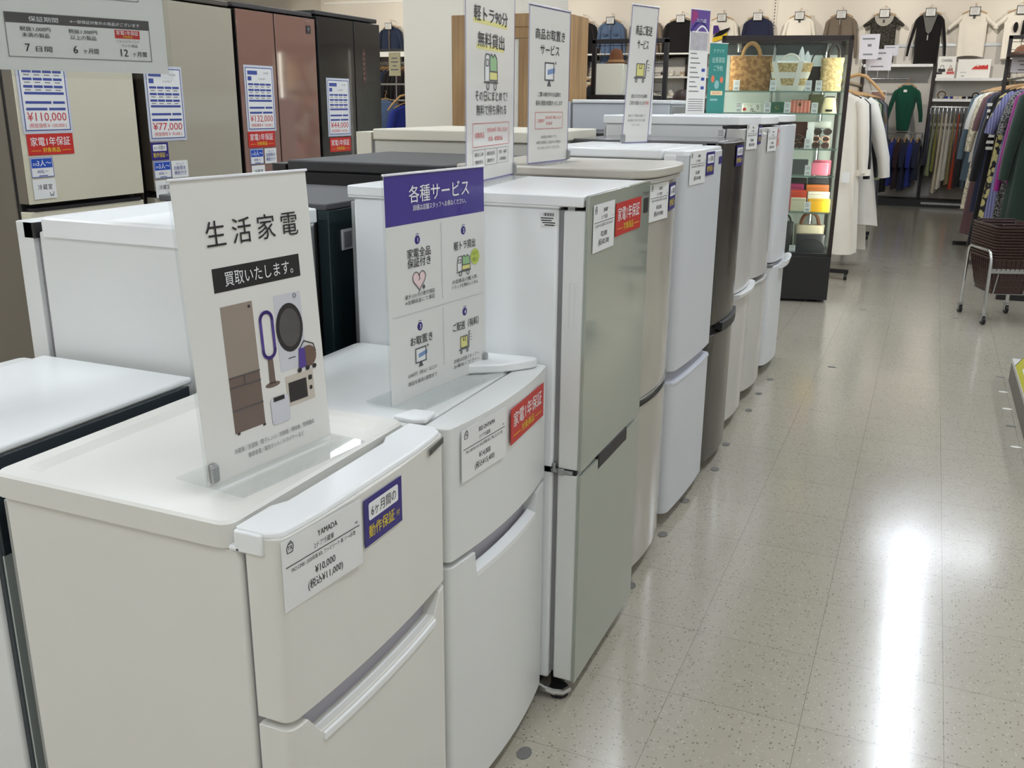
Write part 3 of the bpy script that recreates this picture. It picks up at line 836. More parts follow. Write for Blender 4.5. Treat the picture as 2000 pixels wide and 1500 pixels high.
# ---------------------------------------------------------------- rear row of large glass-door fridges
def price_sheet(parent, f, y0, z0, price, net, w=0.205, h=0.287):
    fn = card_map(f, y0, w, z0, 0.003)
    o = MB().rect(-0.008, w + 0.008, -0.008, h + 0.008, -0.0016, fn, 0.0006).build('clear_sleeve', mat('sleeve_white', (206, 210, 222), 0.18, coat=0.5, vary=0.01), parent, smooth=0)
    p = MB().rect(0, w, 0, h, -0.0008, fn, 0.0008).build('price_sheet', PAPER, parent, smooth=0)
    b = MB()
    b.line([(0.004, 0.004), (w - 0.004, 0.004), (w - 0.004, h - 0.004), (0.004, h - 0.004)], 0.004, 0.0001, fn, True)
    b.rect(0.016, 0.088, h - 0.035, h - 0.017, 0.0001, fn)
    b.rect(0.016, 0.043, h - 0.062, h - 0.043, 0.0001, fn)
    for r in range(3):
        for c in range(4):
            b.rect(0.016 + c * 0.044, 0.016 + c * 0.044 + 0.039, h - 0.083 - r * 0.026, h - 0.074 - r * 0.026, 0.0001, fn)
    b.rect(0.016, w - 0.016, h - 0.158, h - 0.149, 0.0001, fn)
    b.rect(0.016, 0.128, h - 0.19, h - 0.181, 0.0001, fn).rect(0.136, w - 0.016, h - 0.19, h - 0.181, 0.0001, fn)
    b.rect(0.016, 0.107, h - 0.213, h - 0.204, 0.0001, fn).rect(0.115, w - 0.016, h - 0.213, h - 0.204, 0.0001, fn)
    b.build('blue_bars', BLUE_INK, p, smooth=0)
    t = MB().text(price, 0.042, w / 2, 0.037, 0.0004, fn, bold=0.006, fit=w * 0.84)
    t.text('(税抜価格￥ ' + net + ' )', 0.018, w / 2, 0.014, 0.0004, fn, fit=w * 0.8)
    t.build('red_lettering', RED_INK, p, smooth=0)
    g = MB()
    for r in range(3):
        for c in range(4):
            g.rect(0.022 + c * 0.044, 0.046 + c * 0.044, h - 0.092 - r * 0.026, h - 0.0885 - r * 0.026, 0.0001, fn)
    g.text('2020年製', 0.010, w - 0.05, h - 0.03, 0.0002, fn).text('SJ-GX50E-T', 0.011, w * 0.6, h - 0.057, 0.0002, fn)
    g.build('grey_lettering', INK_GREY, p, smooth=0)
def small_tag(parent, f, y0, z0, kind, w=0.1, h=0.072):
    fn = card_map(f, y0, w, z0, 0.003)
    o = MB().rect(0, w, 0, h, -0.0008, fn, 0.0008).build('info_card', PAPER if kind != 'auto' else PAPER, parent, smooth=0)
    if kind == 'persons':
        b = MB().rect(0.005, w - 0.005, h * 0.47, h - 0.005, 0.0001, fn)
        b.line([(0.0015, 0.0015), (w - 0.0015, 0.0015), (w - 0.0015, h - 0.0015), (0.0015, h - 0.0015)], 0.002, 0.0001, fn, True)
        b.build('blue_band', BLUE, o, smooth=0)
        MB().text('目安', 0.010, w * 0.2, h * 0.6, 0.0006, fn).text('3人～', 0.026, w * 0.6, h * 0.57, 0.0006, fn, bold=0.01).build('white_lettering', WHITE_INK, o, smooth=0)
        MB().text('400L～', 0.017, w / 2, h * 0.2, 0.0003, fn, bold=0.01).rect(w * 0.32, w * 0.7, h * 0.06, h * 0.10, 0.0001, fn).build('lettering', BLUE_INK, o, smooth=0)
    elif kind == 'room':
        t = MB().text('冷蔵室', 0.021, w * 0.52, h * 0.48, 0.0003, fn, bold=0.008, space=1.15)
        t.line([(w * 0.7, h * 0.3), (w * 0.72, h * 0.12), (w * 0.78, h * 0.2), (w * 0.84, h * 0.12), (w * 0.88, h * 0.32)], 0.002, 0.0002, fn)
        t.build('lettering', INK, o, smooth=0)
    else:
        MB().text('うれしい！', 0.012, w / 2, h * 0.74, 0.0003, fn).text('自動製氷', 0.019, w / 2, h * 0.47, 0.0003, fn, bold=0.01).text('機能付き', 0.019, w / 2, h * 0.19, 0.0003, fn, bold=0.01).build('lettering', BLUE_INK, o, smooth=0)
def big(label, y0, W, H, glassm, sidem, split, low, x0=-3.0, D=0.68, topm=None, lowm=None):
    B = thing('refrigerator', label, 'refrigerator', (x0, y0, 0))
    MB().box(-D, -0.07, 0, W, 0.03, H - 0.02).build('cabinet', sidem, B, bevel=0.004)
    MB().box(-D, -0.015, 0, W, H - 0.022, H).build('top_cover', topm or sidem, B, bevel=0.004)
    MB().box(-0.072, -0.05, 0.006, W - 0.006, 0.06, H - 0.03).build('door_seal', DARKGAP, B)
    hs = [(0.0, split - 0.003), (split + 0.003, W)] if split else [(0, W)]
    for a, b in hs:
        d = MB().box(-0.055, -0.004, a + 0.003, b - 0.001, low + 0.008, H - 0.03).build('refrigerator_door', sidem, B, bevel=0.003)
        MB().box(-0.005, 0.0, a + 0.003, b - 0.001, low + 0.008, H - 0.03).build('glass_panel', glassm, d, bevel=0.001)
    for k, (za, zb) in enumerate(((0.72, low - 0.02), (0.40, 0.70), (0.06, 0.38))):
        d = MB().box(-0.055, -0.004, 0.003, W - 0.003, za, zb).build('drawer', lowm or glassm, B, bevel=0.003)
        MB().box(-0.05, -0.001, 0.02, W - 0.02, zb, zb + 0.012).build('drawer_grip', DARKGAP, d)
    for x, y in ((-0.08, 0.06), (-0.08, W - 0.06), (-D + 0.06, 0.06), (-D + 0.06, W - 0.06)):
        MB().tube([(x, y, 0), (x, y, 0.04)], 0.02, 10).build('adjuster_foot', DARKGAP, B)
    return B
flat = lambda y: 0.0
CHAMP = mat('champagne_glass', (214, 208, 186), 0.12, coat=0.6, vary=0.03, scale=2)
CHAMP2 = mat('grey_champagne_glass', (176, 169, 152), 0.12, coat=0.6, vary=0.03, scale=2)
BRSIDE = mat('taupe_side_sheet', (112, 104, 92), 0.4, vary=0.04)
DKSIDE = mat('dark_taupe_side', (74, 66, 56), 0.4, vary=0.05)
B1 = big('champagne glass-door fridge with 110,000 yen sheet, leftmost of the rear row', 2.497, 0.565, 1.83, CHAMP, BRSIDE, None, 1.02)
price_sheet(B1, flat, 0.022, 1.286, '¥110,000', '100,000')
red_label(B1, flat, 0.024, 1.202)
small_tag(B1, flat, 0.024, 1.123, 'persons')
small_tag(B1, flat, 0.024, 1.045, 'room')
B2 = big('grey champagne glass-door fridge with 77,000 yen sheet', 3.125, 0.575, 1.83, CHAMP2, DKSIDE, None, 1.02)
price_sheet(B2, flat, 0.004, 1.241, '¥77,000', '70,000')
blue_label(B2, flat, -0.002, 1.156, w=0.1, h=0.072)
small_tag(B2, flat, 0.003, 1.08, 'persons')
small_tag(B2, flat, 0.107, 1.077, 'auto')
small_tag(B2, flat, 0.003, 1.0, 'room')
WINE = mat('wine_brown_glass', (140, 106, 94), 0.07, coat=0.8, vary=0.04, scale=1.5)
B3 = big('wine-brown French-door fridge with 132,000 yen sheet', 3.727, 0.625, 1.835, WINE, mat('black_cabinet', (30, 26, 26), 0.4, vary=0.08), 0.283, 1.02, topm=mat('dark_top_rail', (52, 46, 46), 0.4, vary=0.05))
price_sheet(B3, flat, 0.038, 1.267, '¥132,000', '120,000')
red_label(B3, flat, 0.03, 1.184)
small_tag(B3, flat, 0.036, 1.106, 'persons')
small_tag(B3, flat, 0.146, 1.105, 'auto', w=0.092)
small_tag(B3, flat, 0.04, 1.028, 'room')
fn = card_map(flat, 0.545, 0.04, 1.732)
bd = MB().rect(0, 0.038, 0, 0.038, 0, fn, 0.0006).build('badge', INK, B3, smooth=0)
MB().prism(circ(0.019, 0.022, 0.007, 14), 0.0008, 0.001, fn).rect(0.017, 0.021, 0.006, 0.016, 0.0008, fn, 0.0002).build('badge_mark', INK_GREY, bd, smooth=0)
fn = card_map(flat, 0.515, 0.09, 1.787)
MB().text('SHARP', 0.013, 0.045, 0.0, 0.0, fn, bold=0.01).build('maker_lettering', mat('silver_ink', (170, 150, 140), 0.4, vary=0), B3, smooth=0)
BLKG = mat('black_glass', (34, 31, 30), 0.2, coat=0.15, spec=0.35, vary=0.1, scale=1.2)
B4 = big('black French-door fridge with 44,000 yen sheet and touch panel', 4.372, 0.62, 1.853, BLKG, mat('black_cabinet_sheet', (24, 23, 23), 0.4, vary=0.08), 0.345, 1.02)
price_sheet(B4, flat, 0.066, 1.226, '¥44,000', '40,000')
red_label(B4, flat, 0.068, 1.136)
tp = MB().box(0.0, 0.0012, 0.425, 0.462, 1.50, 1.685).build('touch_panel', mat('touch_panel', (62, 40, 38), 0.2, vary=0.1), B4)
t = MB()
for k in range(6):
    t.box(0.0012, 0.0016, 0.436, 0.450, 1.52 + k * 0.026, 1.534 + k * 0.026)
t.build('touch_mark', mat('dim_red_mark', (96, 52, 48), 0.4, vary=0), tp, smooth=0)

# ---------------------------------------------------------------- acrylic signs
# local frame of a sign: u along the board from its left end, v up, printed side facing local -y
SFN = lambda u, v, w: (u, -w, v)
GREENP = mat('green_print', (150, 190, 140), 0.5, vary=0)
YEL = mat('pale_yellow_print', (226, 220, 140), 0.5, vary=0)
PINKP = mat('pale_pink_print', (232, 206, 206), 0.5, vary=0)
BLUEP = mat('soft_blue_print', (120, 146, 190), 0.5, vary=0)
LINEG = mat('outline_ink', (84, 84, 88), 0.5, vary=0)
ZI = 0.0012
class Print:
    """collects printed shapes by ink and links one mesh per ink under the poster"""
    def __init__(s, parent, z=ZI):
        s.p, s.z, s.d = parent, z, {}
    def ink(s, name, m):
        if name not in s.d:
            s.d[name] = (MB(), m)
        return s.d[name][0]
    def text(s, st, size, u, v, name='lettering', m=None, **k):
        s.ink(name, m or INK).text(st, size, u, v, s.z + 0.0012, SFN, **k)
    def rect(s, u0, u1, v0, v1, name, m, lift=0.0):
        s.ink(name, m).rect(u0, u1, v0, v1, s.z + lift, SFN, 0.0002)
    def poly(s, pts, name, m, lift=0.0):
        s.ink(name, m).prism(pts, s.z + lift, s.z + lift + 0.0002, SFN)
    def line(s, pts, wd, name='drawing', m=None, closed=False, lift=0.0008):
        s.ink(name, m or LINEG).line(pts, wd, s.z + lift, SFN, closed)
    def done(s):
        for n, (mb, m) in s.d.items():
            mb.build(n, m, s.p, smooth=0)
def heart(P, u, v, s):
    pts = []
    for k in range(28):
        t = 2 * PI * k / 28
        pts.append((u + s * 0.5 * math.sin(t) ** 3, v + s * 0.5 * (13 * math.cos(t) - 5 * math.cos(2 * t) - 2 * math.cos(3 * t) - math.cos(4 * t)) / 16))
    P.poly(pts, 'heart_fill', PINKP)
    P.line(pts, s * 0.035, closed=True)
    P.line([(u, v + s * 0.25), (u + s * 0.05, v + s * 0.05), (u - s * 0.04, v - s * 0.02)], s * 0.035)
    P.poly([(u + s * 0.22, v - s * 0.36), (u + s * 0.36, v - s * 0.26), (u + s * 0.46, v - s * 0.4), (u + s * 0.32, v - s * 0.5)], 'plug_fill', LINEG, 0.0006)
def truck(P, u, v, s):
    P.poly([(u - 0.5 * s, v - 0.2 * s), (u - 0.5 * s, v + 0.15 * s), (u - 0.42 * s, v + 0.38 * s), (u - 0.15 * s, v + 0.38 * s), (u - 0.15 * s, v - 0.2 * s)], 'cab_fill', PAPER)
    P.poly([(u - 0.12 * s, v + 0.02 * s), (u - 0.12 * s, v + 0.32 * s), (u, v + 0.4 * s), (u + 0.12 * s, v + 0.32 * s), (u + 0.25 * s, v + 0.4 * s), (u + 0.42 * s, v + 0.3 * s), (u + 0.45 * s, v + 0.02 * s)], 'cargo_fill', GREENP)
    P.poly([(u - 0.12 * s, v - 0.2 * s), (u - 0.12 * s, v), (u + 0.46 * s, v), (u + 0.46 * s, v - 0.2 * s)], 'bed_fill', YEL)
    P.line([(u - 0.5 * s, v - 0.2 * s), (u - 0.5 * s, v + 0.15 * s), (u - 0.42 * s, v + 0.38 * s), (u - 0.15 * s, v + 0.38 * s), (u - 0.15 * s, v - 0.2 * s), (u + 0.46 * s, v - 0.2 * s), (u + 0.46 * s, v), (u - 0.12 * s, v)], 0.03 * s)
    P.line([(u - 0.12 * s, v + 0.02 * s), (u - 0.12 * s, v + 0.32 * s), (u, v + 0.4 * s), (u + 0.12 * s, v + 0.32 * s), (u + 0.25 * s, v + 0.4 * s), (u + 0.42 * s, v + 0.3 * s), (u + 0.45 * s, v + 0.02 * s)], 0.025 * s)
    P.line([(u - 0.42 * s, v + 0.12 * s), (u - 0.38 * s, v + 0.26 * s), (u - 0.24 * s, v + 0.26 * s), (u - 0.24 * s, v + 0.12 * s)], 0.025 * s, closed=True)
    P.line([(u - 0.55 * s, v - 0.25 * s), (u + 0.5 * s, v - 0.25 * s)], 0.04 * s)
    for du in (-0.28, 0.28):
        P.line(circ(u + du * s, v - 0.33 * s, 0.09 * s, 14), 0.03 * s, closed=True)
def monitor(P, u, v, s):
    P.poly([(u - 0.42 * s, v - 0.2 * s), (u + 0.32 * s, v - 0.2 * s), (u + 0.32 * s, v + 0.4 * s), (u - 0.42 * s, v + 0.4 * s)], 'screen_fill', PAPER)
    P.line([(u - 0.42 * s, v - 0.2 * s), (u + 0.32 * s, v - 0.2 * s), (u + 0.32 * s, v + 0.4 * s), (u - 0.42 * s, v + 0.4 * s)], 0.05 * s, closed=True)
    P.poly([(u - 0.2 * s, v - 0.02 * s), (u + 0.42 * s, v + 0.06 * s), (u + 0.42 * s, v + 0.24 * s), (u - 0.2 * s, v + 0.16 * s)], 'ticket_fill', BLUEP, 0.0004)
    P.poly([(u - 0.12 * s, v - 0.22 * s), (u + 0.02 * s, v - 0.22 * s), (u + 0.12 * s, v - 0.42 * s), (u - 0.22 * s, v - 0.42 * s)], 'stand_fill', LINEG)
    for a in (0.3, 0.8, 1.3):
        P.line([(u + 0.42 * s + 0.04 * s * math.cos(a), v + 0.36 * s + 0.04 * s * math.sin(a)), (u + 0.42 * s + 0.12 * s * math.cos(a), v + 0.36 * s + 0.12 * s * math.sin(a))], 0.02 * s)
def handcart(P, u, v, s):
    b = [(u - 0.3 * s, v - 0.18 * s), (u + 0.22 * s, v - 0.18 * s), (u + 0.22 * s, v + 0.3 * s), (u - 0.3 * s, v + 0.3 * s)]
    P.poly(b, 'box_fill', YEL)
    P.line(b, 0.03 * s, closed=True)
    P.line([(u - 0.1 * s, v + 0.3 * s), (u - 0.1 * s, v + 0.12 * s), (u + 0.04 * s, v + 0.12 * s), (u + 0.04 * s, v + 0.3 * s)], 0.025 * s)
    P.line([(u - 0.42 * s, v - 0.24 * s), (u + 0.32 * s, v - 0.24 * s), (u + 0.36 * s, v + 0.42 * s), (u + 0.44 * s, v + 0.44 * s)], 0.045 * s)
    for du in (-0.26, 0.2):
        P.line(circ(u + du * s, v - 0.35 * s, 0.06 * s, 12), 0.03 * s, closed=True)
    for k in range(3):
        P.line([(u + 0.44 * s, v + 0.05 * s + 0.12 * k * s), (u + 0.56 * s, v + 0.05 * s + 0.12 * k * s)], 0.02 * s)
def board(name, label, bl, ang, w, h, base=0.1, clip=None, edge=None, print_v0=0.0, lean=0.0, m=None):
    S = thing(name, label, 'sign', bl, math.radians(ang))
    sheet = MB().box(-0.003, w + 0.003, 0.0003, 0.0028, 0.0005, h + 0.003).build('acrylic_sheet', ACRYL, S)
    if base:
        MB().box(-0.004, w + 0.004, -base * 0.6, base * 0.55, 0.0003, 0.003).build('acrylic_base', ACRYL, S, bevel=0.001)
    # folded top lip of the sheet
    lip = MB().box(-0.002, w + 0.002, -0.004, 0.0026, h - 0.001, h + 0.003).build('top_lip', mat('acrylic_edge', (236, 236, 240), 0.15, coat=0.3, vary=0), S, bevel=0.001)
    pst = MB().box(0, w, -0.001, 0.0, print_v0, h - 0.001).build('poster', m or PAPER_GLOSS, S, smooth=0)
    for o in (sheet, lip, pst):
        o.rotation_euler = (-lean, 0, 0)
    if edge:
        e = MB().line([(0.001, print_v0 + 0.001), (w - 0.001, print_v0 + 0.001), (w - 0.001, h - 0.002), (0.001, h - 0.002)], 0.003, 0.0011, SFN, True)
        e.build('border_line', edge, pst, smooth=0)
    if clip is not None:
        MB().box(clip, clip + 0.011, -0.008, 0.006, 0.006, 0.034).box(clip - 0.001, clip + 0.012, -0.0085, -0.006, 0.008, 0.031).build('clip', STEEL, S, bevel=0.0015)
    return S, pst

# 1: appliance buying sign on the first fridge
w, h = 0.262, 0.433
S1, p = board('sign_stand', 'white acrylic sign with appliance pictures standing on the nearest low fridge', (-0.898, 0.985, 0.8645), 83.1, w, h, base=0.12, clip=0.002, lean=0.06)
P = Print(p)
for ch, s_ in zip('生活家電', (0.256, 0.444, 0.632, 0.82)):
    P.text(ch, 0.040, s_ * w, 0.788 * h)
P.rect(0.2 * w, 0.872 * w, 0.632 * h, 0.712 * h, 'black_band', INK)
P.text('買取いたします。', 0.023, 0.545 * w, 0.652 * h, 'white_lettering', WHITE_INK, fit=0.53 * w)
TAUPE = mat('printed_taupe', (150, 136, 124), 0.5, vary=0.1, scale=12)
TAUPE2 = mat('printed_dark_taupe', (112, 96, 86), 0.5, vary=0.08, scale=12)
SILV = mat('printed_silver', (206, 206, 212), 0.5, vary=0.05, scale=20)
DKP = mat('printed_dark', (40, 36, 36), 0.5, vary=0.15, scale=30)
PURP = mat('printed_purple', (82, 60, 140), 0.5, vary=0.05)
P.rect(0.225 * w, 0.46 * w, 0.34 * h, 0.583 * h, 'printed_fridge_top', TAUPE)
P.rect(0.225 * w, 0.46 * w, 0.145 * h, 0.34 * h, 'printed_fridge_drawers', TAUPE2)
for vv in (0.34, 0.305, 0.225):
    P.line([(0.225 * w, vv * h), (0.46 * w, vv * h)], 0.0014)
P.line([(0.34 * w, 0.305 * h), (0.34 * w, 0.34 * h)], 0.001)
P.rect(0.425 * w, 0.442 * w, 0.562 * h, 0.571 * h, 'printed_mark', DKP, 0.0005)
for x in (0.24, 0.44):
    P.rect(x * w, (x + 0.02) * w, 0.138 * h, 0.146 * h, 'printed_mark', DKP, 0.0005)
lp = rrect(0.505 * w, 0.598 * w, 0.37 * h, 0.532 * h, 0.045 * w, 6)
P.line(lp, 0.0052, 'printed_fan_loop', PURP, closed=True)
P.poly([(0.527 * w, 0.275 * h), (0.577 * w, 0.275 * h), (0.574 * w, 0.365 * h), (0.532 * w, 0.365 * h)], 'printed_fan_stem', TAUPE2)
P.poly(circ(0.552 * w, 0.272 * h, 0.06 * w, 18, 0.010 * h), 'printed_fan_stem', TAUPE2)
P.rect(0.628 * w, 0.852 * w, 0.305 * h, 0.58 * h, 'printed_washer', SILV)
P.poly(circ(0.735 * w, 0.457 * h, 0.112 * w, 26, 0.089 * h), 'printed_washer_ring', DKP, 0.0004)
P.poly(circ(0.735 * w, 0.457 * h, 0.088 * w, 26, 0.070 * h), 'printed_washer_glass', mat('printed_glass', (84, 80, 80), 0.5, vary=0.2, scale=60), 0.0008)
P.line(circ(0.80 * w, 0.567 * h, 0.012 * w, 12), 0.0008, closed=True)
P.rect(0.70 * w, 0.76 * w, 0.345 * h, 0.348 * h, 'printed_mark', DKP, 0.0005)
P.poly(circ(0.865 * w, 0.335 * h, 0.072 * w, 16, 0.040 * h), 'printed_vacuum', mat('printed_brown', (112, 88, 74), 0.5, vary=0.15, scale=60), 0.001)
P.poly([(0.775 * w, 0.295 * h), (0.84 * w, 0.30 * h), (0.84 * w, 0.37 * h), (0.79 * w, 0.372 * h)], 'printed_vacuum_hose', PURP, 0.0013)
P.line([(0.80 * w, 0.37 * h), (0.84 * w, 0.395 * h), (0.92 * w, 0.375 * h), (0.935 * w, 0.345 * h)], 0.0016, 'printed_mark', DKP)
for x in (0.78, 0.85, 0.91):
    P.poly(circ(x * w, 0.292 * h, 0.018 * w, 10, 0.009 * h), 'printed_mark', DKP, 0.0014)
P.rect(0.655 * w, 0.895 * w, 0.17 * h, 0.283 * h, 'printed_oven', mat('printed_beige', (200, 190, 176), 0.5, vary=0.06, scale=30))
P.rect(0.675 * w, 0.83 * w, 0.185 * h, 0.258 * h, 'printed_oven_window', DKP, 0.0005)
P.poly(circ(0.864 * w, 0.215 * h, 0.013 * w, 10, 0.008 * h), 'printed_mark', DKP, 0.0007)
P.rect(0.85 * w, 0.88 * w, 0.245 * h, 0.262 * h, 'printed_mark', DKP, 0.0007)
P.poly(rrect(0.515 * w, 0.665 * w, 0.125 * h, 0.222 * h, 0.02 * w, 4), 'printed_rice_cooker', SILV, 0.0007)
P.rect(0.54 * w, 0.63 * w, 0.208 * h, 0.224 * h, 'printed_oven_window', DKP, 0.0011)
P.text('冷蔵庫／洗濯機／電子レンジ／炊飯器／掃除機／照明器具', 0.0085, 0.53 * w, 0.078 * h, 'grey_lettering', INK_GREY, fit=0.66 * w)
P.text('季節家電／電気ポット／ドライヤー など', 0.0085, 0.53 * w, 0.048 * h, 'grey_lettering', INK_GREY, fit=0.46 * w)
P.done()

# 2: service sign with the purple head band
w, h = 0.335, 0.428
S2, p = board('sign_stand', 'acrylic service sign with a purple heading band and four picture panels', (-0.879, 1.470, 0.8465), 83.3, w, h, base=0.11, clip=w - 0.013, lean=0.015, m=mat('pale_print_paper', (222, 222, 218), 0.35, coat=0.5, vary=0.01))
P = Print(p)
P.rect(0.0, w, 0.787 * h, 0.9985 * h, 'purple_band', mat('violet_print', (52, 36, 136), 0.3, coat=0.5, vary=0.02))
P.text('各種サービス', 0.034, 0.52 * w, 0.882 * h, 'white_lettering', WHITE_INK, bold=0.012, fit=0.61 * w)
P.text('詳細は店舗スタッフへお尋ねください。', 0.012, 0.52 * w, 0.842 * h, 'white_lettering', WHITE_INK, fit=0.54 * w)
P.line([(0.52 * w, 0.10 * h), (0.52 * w, 0.375 * h)], 0.0006, 'divider', mat('divider_ink', (176, 176, 176), 0.5, vary=0))
P.line([(0.52 * w, 0.42 * h), (0.52 * w, 0.77 * h)], 0.0006, 'divider', mat('divider_ink', (176, 176, 176), 0.5, vary=0))
P.line([(0.03 * w, 0.394 * h), (0.97 * w, 0.388 * h)], 0.0006, 'divider', mat('divider_ink', (176, 176, 176), 0.5, vary=0))
def quad(n, s_, t_, lines, small, ts, tt):
    P.poly(circ(s_ * w, t_ * h, 0.0085, 16, 0.0085), 'number_disc', NAVY)
    P.line([(s_ * w + 0.01 * math.cos(a), t_ * h + 0.012 * math.sin(a)) for a in (1.0, 1.3, 1.57, 1.85, 2.14)], 0.0008, 'number_disc', NAVY)
    P.text(n, 0.012, s_ * w, t_ * h - 0.0042, 'white_lettering', WHITE_INK, bold=0.02)
    for (tx, tv, f_) in lines:
        P.text(tx, 0.019, (s_ + 0.01) * w, tv * h, bold=0.012, fit=f_ * w)
    for tx, tv in small:
        P.text(tx, 0.009, (s_ + 0.01) * w, tv * h, fit=0.29 * w)
quad('1', 0.285, 0.712, (('家電全品', 0.64, 0.225), ('保証付き', 0.597, 0.225)), (('最大12ヶ月の動作保証', 0.462), ('※全額返金にて保証', 0.436)), 0, 0)
quad('2', 0.76, 0.714, (('軽トラ貸出', 0.63, 0.235),), (('大型商品の購入時、', 0.472), ('トラックを無料レンタル', 0.446)), 0, 0)
quad('3', 0.285, 0.322, (('お取置き', 0.245, 0.22),), (('5,000円（税込）以上の', 0.102), ('商品を最長1週間まで', 0.064)), 0, 0)
quad('4', 0.76, 0.322, (('ご配送（有料）', 0.243, 0.29),), (('詳細は店舗スタッフへ', 0.085), ('お尋ねください。', 0.058)), 0, 0)
heart(P, 0.29 * w, 0.535 * h, 0.042)
truck(P, 0.76 * w, 0.55 * h, 0.05)
P.poly(circ(0.885 * w, 0.578 * h, 0.0165, 18), 'green_bubble', mat('lime_print', (190, 206, 90), 0.5, vary=0), 0.001)
P.text('90分', 0.011, 0.885 * w, 0.585 * h)
P.text('無料', 0.011, 0.885 * w, 0.555 * h)
monitor(P, 0.29 * w, 0.18 * h, 0.046)
handcart(P, 0.75 * w, 0.168 * h, 0.05)
P.done()

# 3: tall light-truck loan sign
PE = mat('lilac_edge_print', (112, 104, 160), 0.4, vary=0)
w, h = 0.372, 0.52
S3, p = board('sign_stand', 'tall clear sign about free truck lending, on the glass-fronted fridge', (-0.97, 1.975, 1.216), 96.5, w, h, base=0.08, clip=w - 0.006, edge=PE, print_v0=0.004)
P = Print(p)
P.rect(0.14 * w, 0.83 * w, 0.358, 0.368, 'yellow_underline', YEL, -0.0001)
P.rect(0.2 * w, 0.76 * w, 0.303, 0.313, 'yellow_underline', YEL, -0.0001)
P.text('軽トラ90分', 0.036, 0.49 * w, 0.366, bold=0.008, fit=0.68 * w)
P.text('無料貸出', 0.036, 0.49 * w, 0.311, bold=0.008, fit=0.54 * w)
truck(P, 0.49 * w, 0.256, 0.10)
P.text('その日にまとめて！', 0.026, 0.5 * w, 0.190, bold=0.008, fit=0.66 * w)
P.text('無料で持ち帰れる', 0.026, 0.5 * w, 0.158, bold=0.008, fit=0.62 * w)
P.line([(0.12 * w, 0.085), (0.88 * w, 0.085), (0.88 * w, 0.138), (0.12 * w, 0.138)], 0.001, 'red_frame', RED_INK, closed=True)
P.text('対象商品', 0.014, 0.25 * w, 0.106, 'red_lettering', RED_INK, fit=0.18 * w)
P.text('合計5,000円（税込）以上の', 0.012, 0.62 * w, 0.117, 'red_lettering', RED_INK, fit=0.44 * w)
P.text('家具・家電商品', 0.012, 0.58 * w, 0.096, 'red_lettering', RED_INK, fit=0.3 * w)
for a in (0.12, 0.36, 0.62):
    P.line([(a * w, 0.04), ((a + 0.24) * w, 0.04), ((a + 0.24) * w, 0.078), (a * w, 0.078)], 0.0008, 'grey_frame', INK_GREY, closed=True)
for a, t1, t2 in ((0.24, '貸出し料', '無料'), (0.48, '運転免許証', '要提示'), (0.74, '燃料・保険', 'お客様負担')):
    P.text(t1, 0.010, a * w, 0.063, fit=0.17 * w)
    P.text(t2, 0.010, a * w, 0.046, fit=0.15 * w)
P.done()

# 4: reserve service sign
w, h = 0.262, 0.412
S4, p = board('sign_stand', 'clear sign about the item reserve service, on the beige fridge top', (-1.008, 2.432, 1.237), 85.9, w, h, base=0.07, clip=w - 0.006, edge=PE, print_v0=0.004)
P = Print(p)
P.text('商品お取置き', 0.03, 0.5 * w, 0.331, bold=0.01, fit=0.72 * w)
P.text('サービス', 0.03, 0.49 * w, 0.292, bold=0.01, fit=0.46 * w)
monitor(P, 0.5 * w, 0.240, 0.075)
P.text('ご購入検討中のお品物を', 0.014, 0.5 * w, 0.182, bold=0.006, fit=0.56 * w)
P.text('最長1週間お取置きいたします', 0.014, 0.5 * w, 0.159, bold=0.006, fit=0.66 * w)
P.line([(0.16 * w, 0.096), (0.84 * w, 0.096), (0.84 * w, 0.14), (0.16 * w, 0.14)], 0.001, 'red_frame', RED_INK, closed=True)
P.text('ご利用条件', 0.011, 0.29 * w, 0.113, 'red_lettering', RED_INK, fit=0.18 * w)
P.text('合計5,000円（税込）以上の', 0.010, 0.6 * w, 0.122, 'red_lettering', RED_INK, fit=0.4 * w)
P.text('お会計', 0.010, 0.5 * w, 0.106, 'red_lettering', RED_INK, fit=0.16 * w)
for k, t in enumerate(('※家具は対象外です。', '※取置き期間内にご来店がない場合は、', '　キャンセルとさせていただきます。')):
    P.text(t, 0.009, 0.5 * w, 0.070 - 0.0145 * k, 'grey_lettering', INK_GREY, fit=(0.4, 0.62, 0.56)[k] * w)
P.done()

# 5: delivery service sign
w, h = 0.152, 0.452
S5, p = board('sign_stand', 'narrow-looking clear sign about the delivery service, on the matte white fridge', (-0.992, 3.245, 1.2665), 70, w, h, base=0.07, clip=0.0, lean=-0.05, edge=PE, print_v0=0.004)
P = Print(p)
P.text('商品ご配送', 0.034, 0.5 * w, 0.80 * h, bold=0.01, fit=0.62 * w)
P.text('サービス', 0.034, 0.5 * w, 0.70 * h, bold=0.01, fit=0.42 * w)
handcart(P, 0.5 * w, 0.535 * h, 0.085)
P.text('お買上げいただいたお品物を', 0.014, 0.52 * w, 0.345 * h, bold=0.006, fit=0.62 * w)
P.text('ご自宅まで配送いたします', 0.014, 0.46 * w, 0.295 * h, bold=0.006, fit=0.6 * w)
P.text('（有料）', 0.014, 0.84 * w, 0.295 * h, 'red_lettering', RED_INK, bold=0.006, fit=0.14 * w)
for k, t in enumerate(('※配送エリア・配送料はお品物により', '　異なる場合がございます。詳しくは店舗', '　スタッフまで。')):
    P.text(t, 0.009, 0.48 * w, (0.205 - 0.035 * k) * h, 'grey_lettering', INK_GREY, fit=(0.66, 0.66, 0.34)[k] * w)
P.done()
MB().box(w + 0.008, w + 0.052, 0.02, 0.0215, 0.0, h * 0.97).build('side_sheet', ACRYL, S5)
MB().box(w + 0.012, w + 0.048, 0.0185, 0.0196, 0.03, h * 0.94).build('side_paper', PAPER, S5)

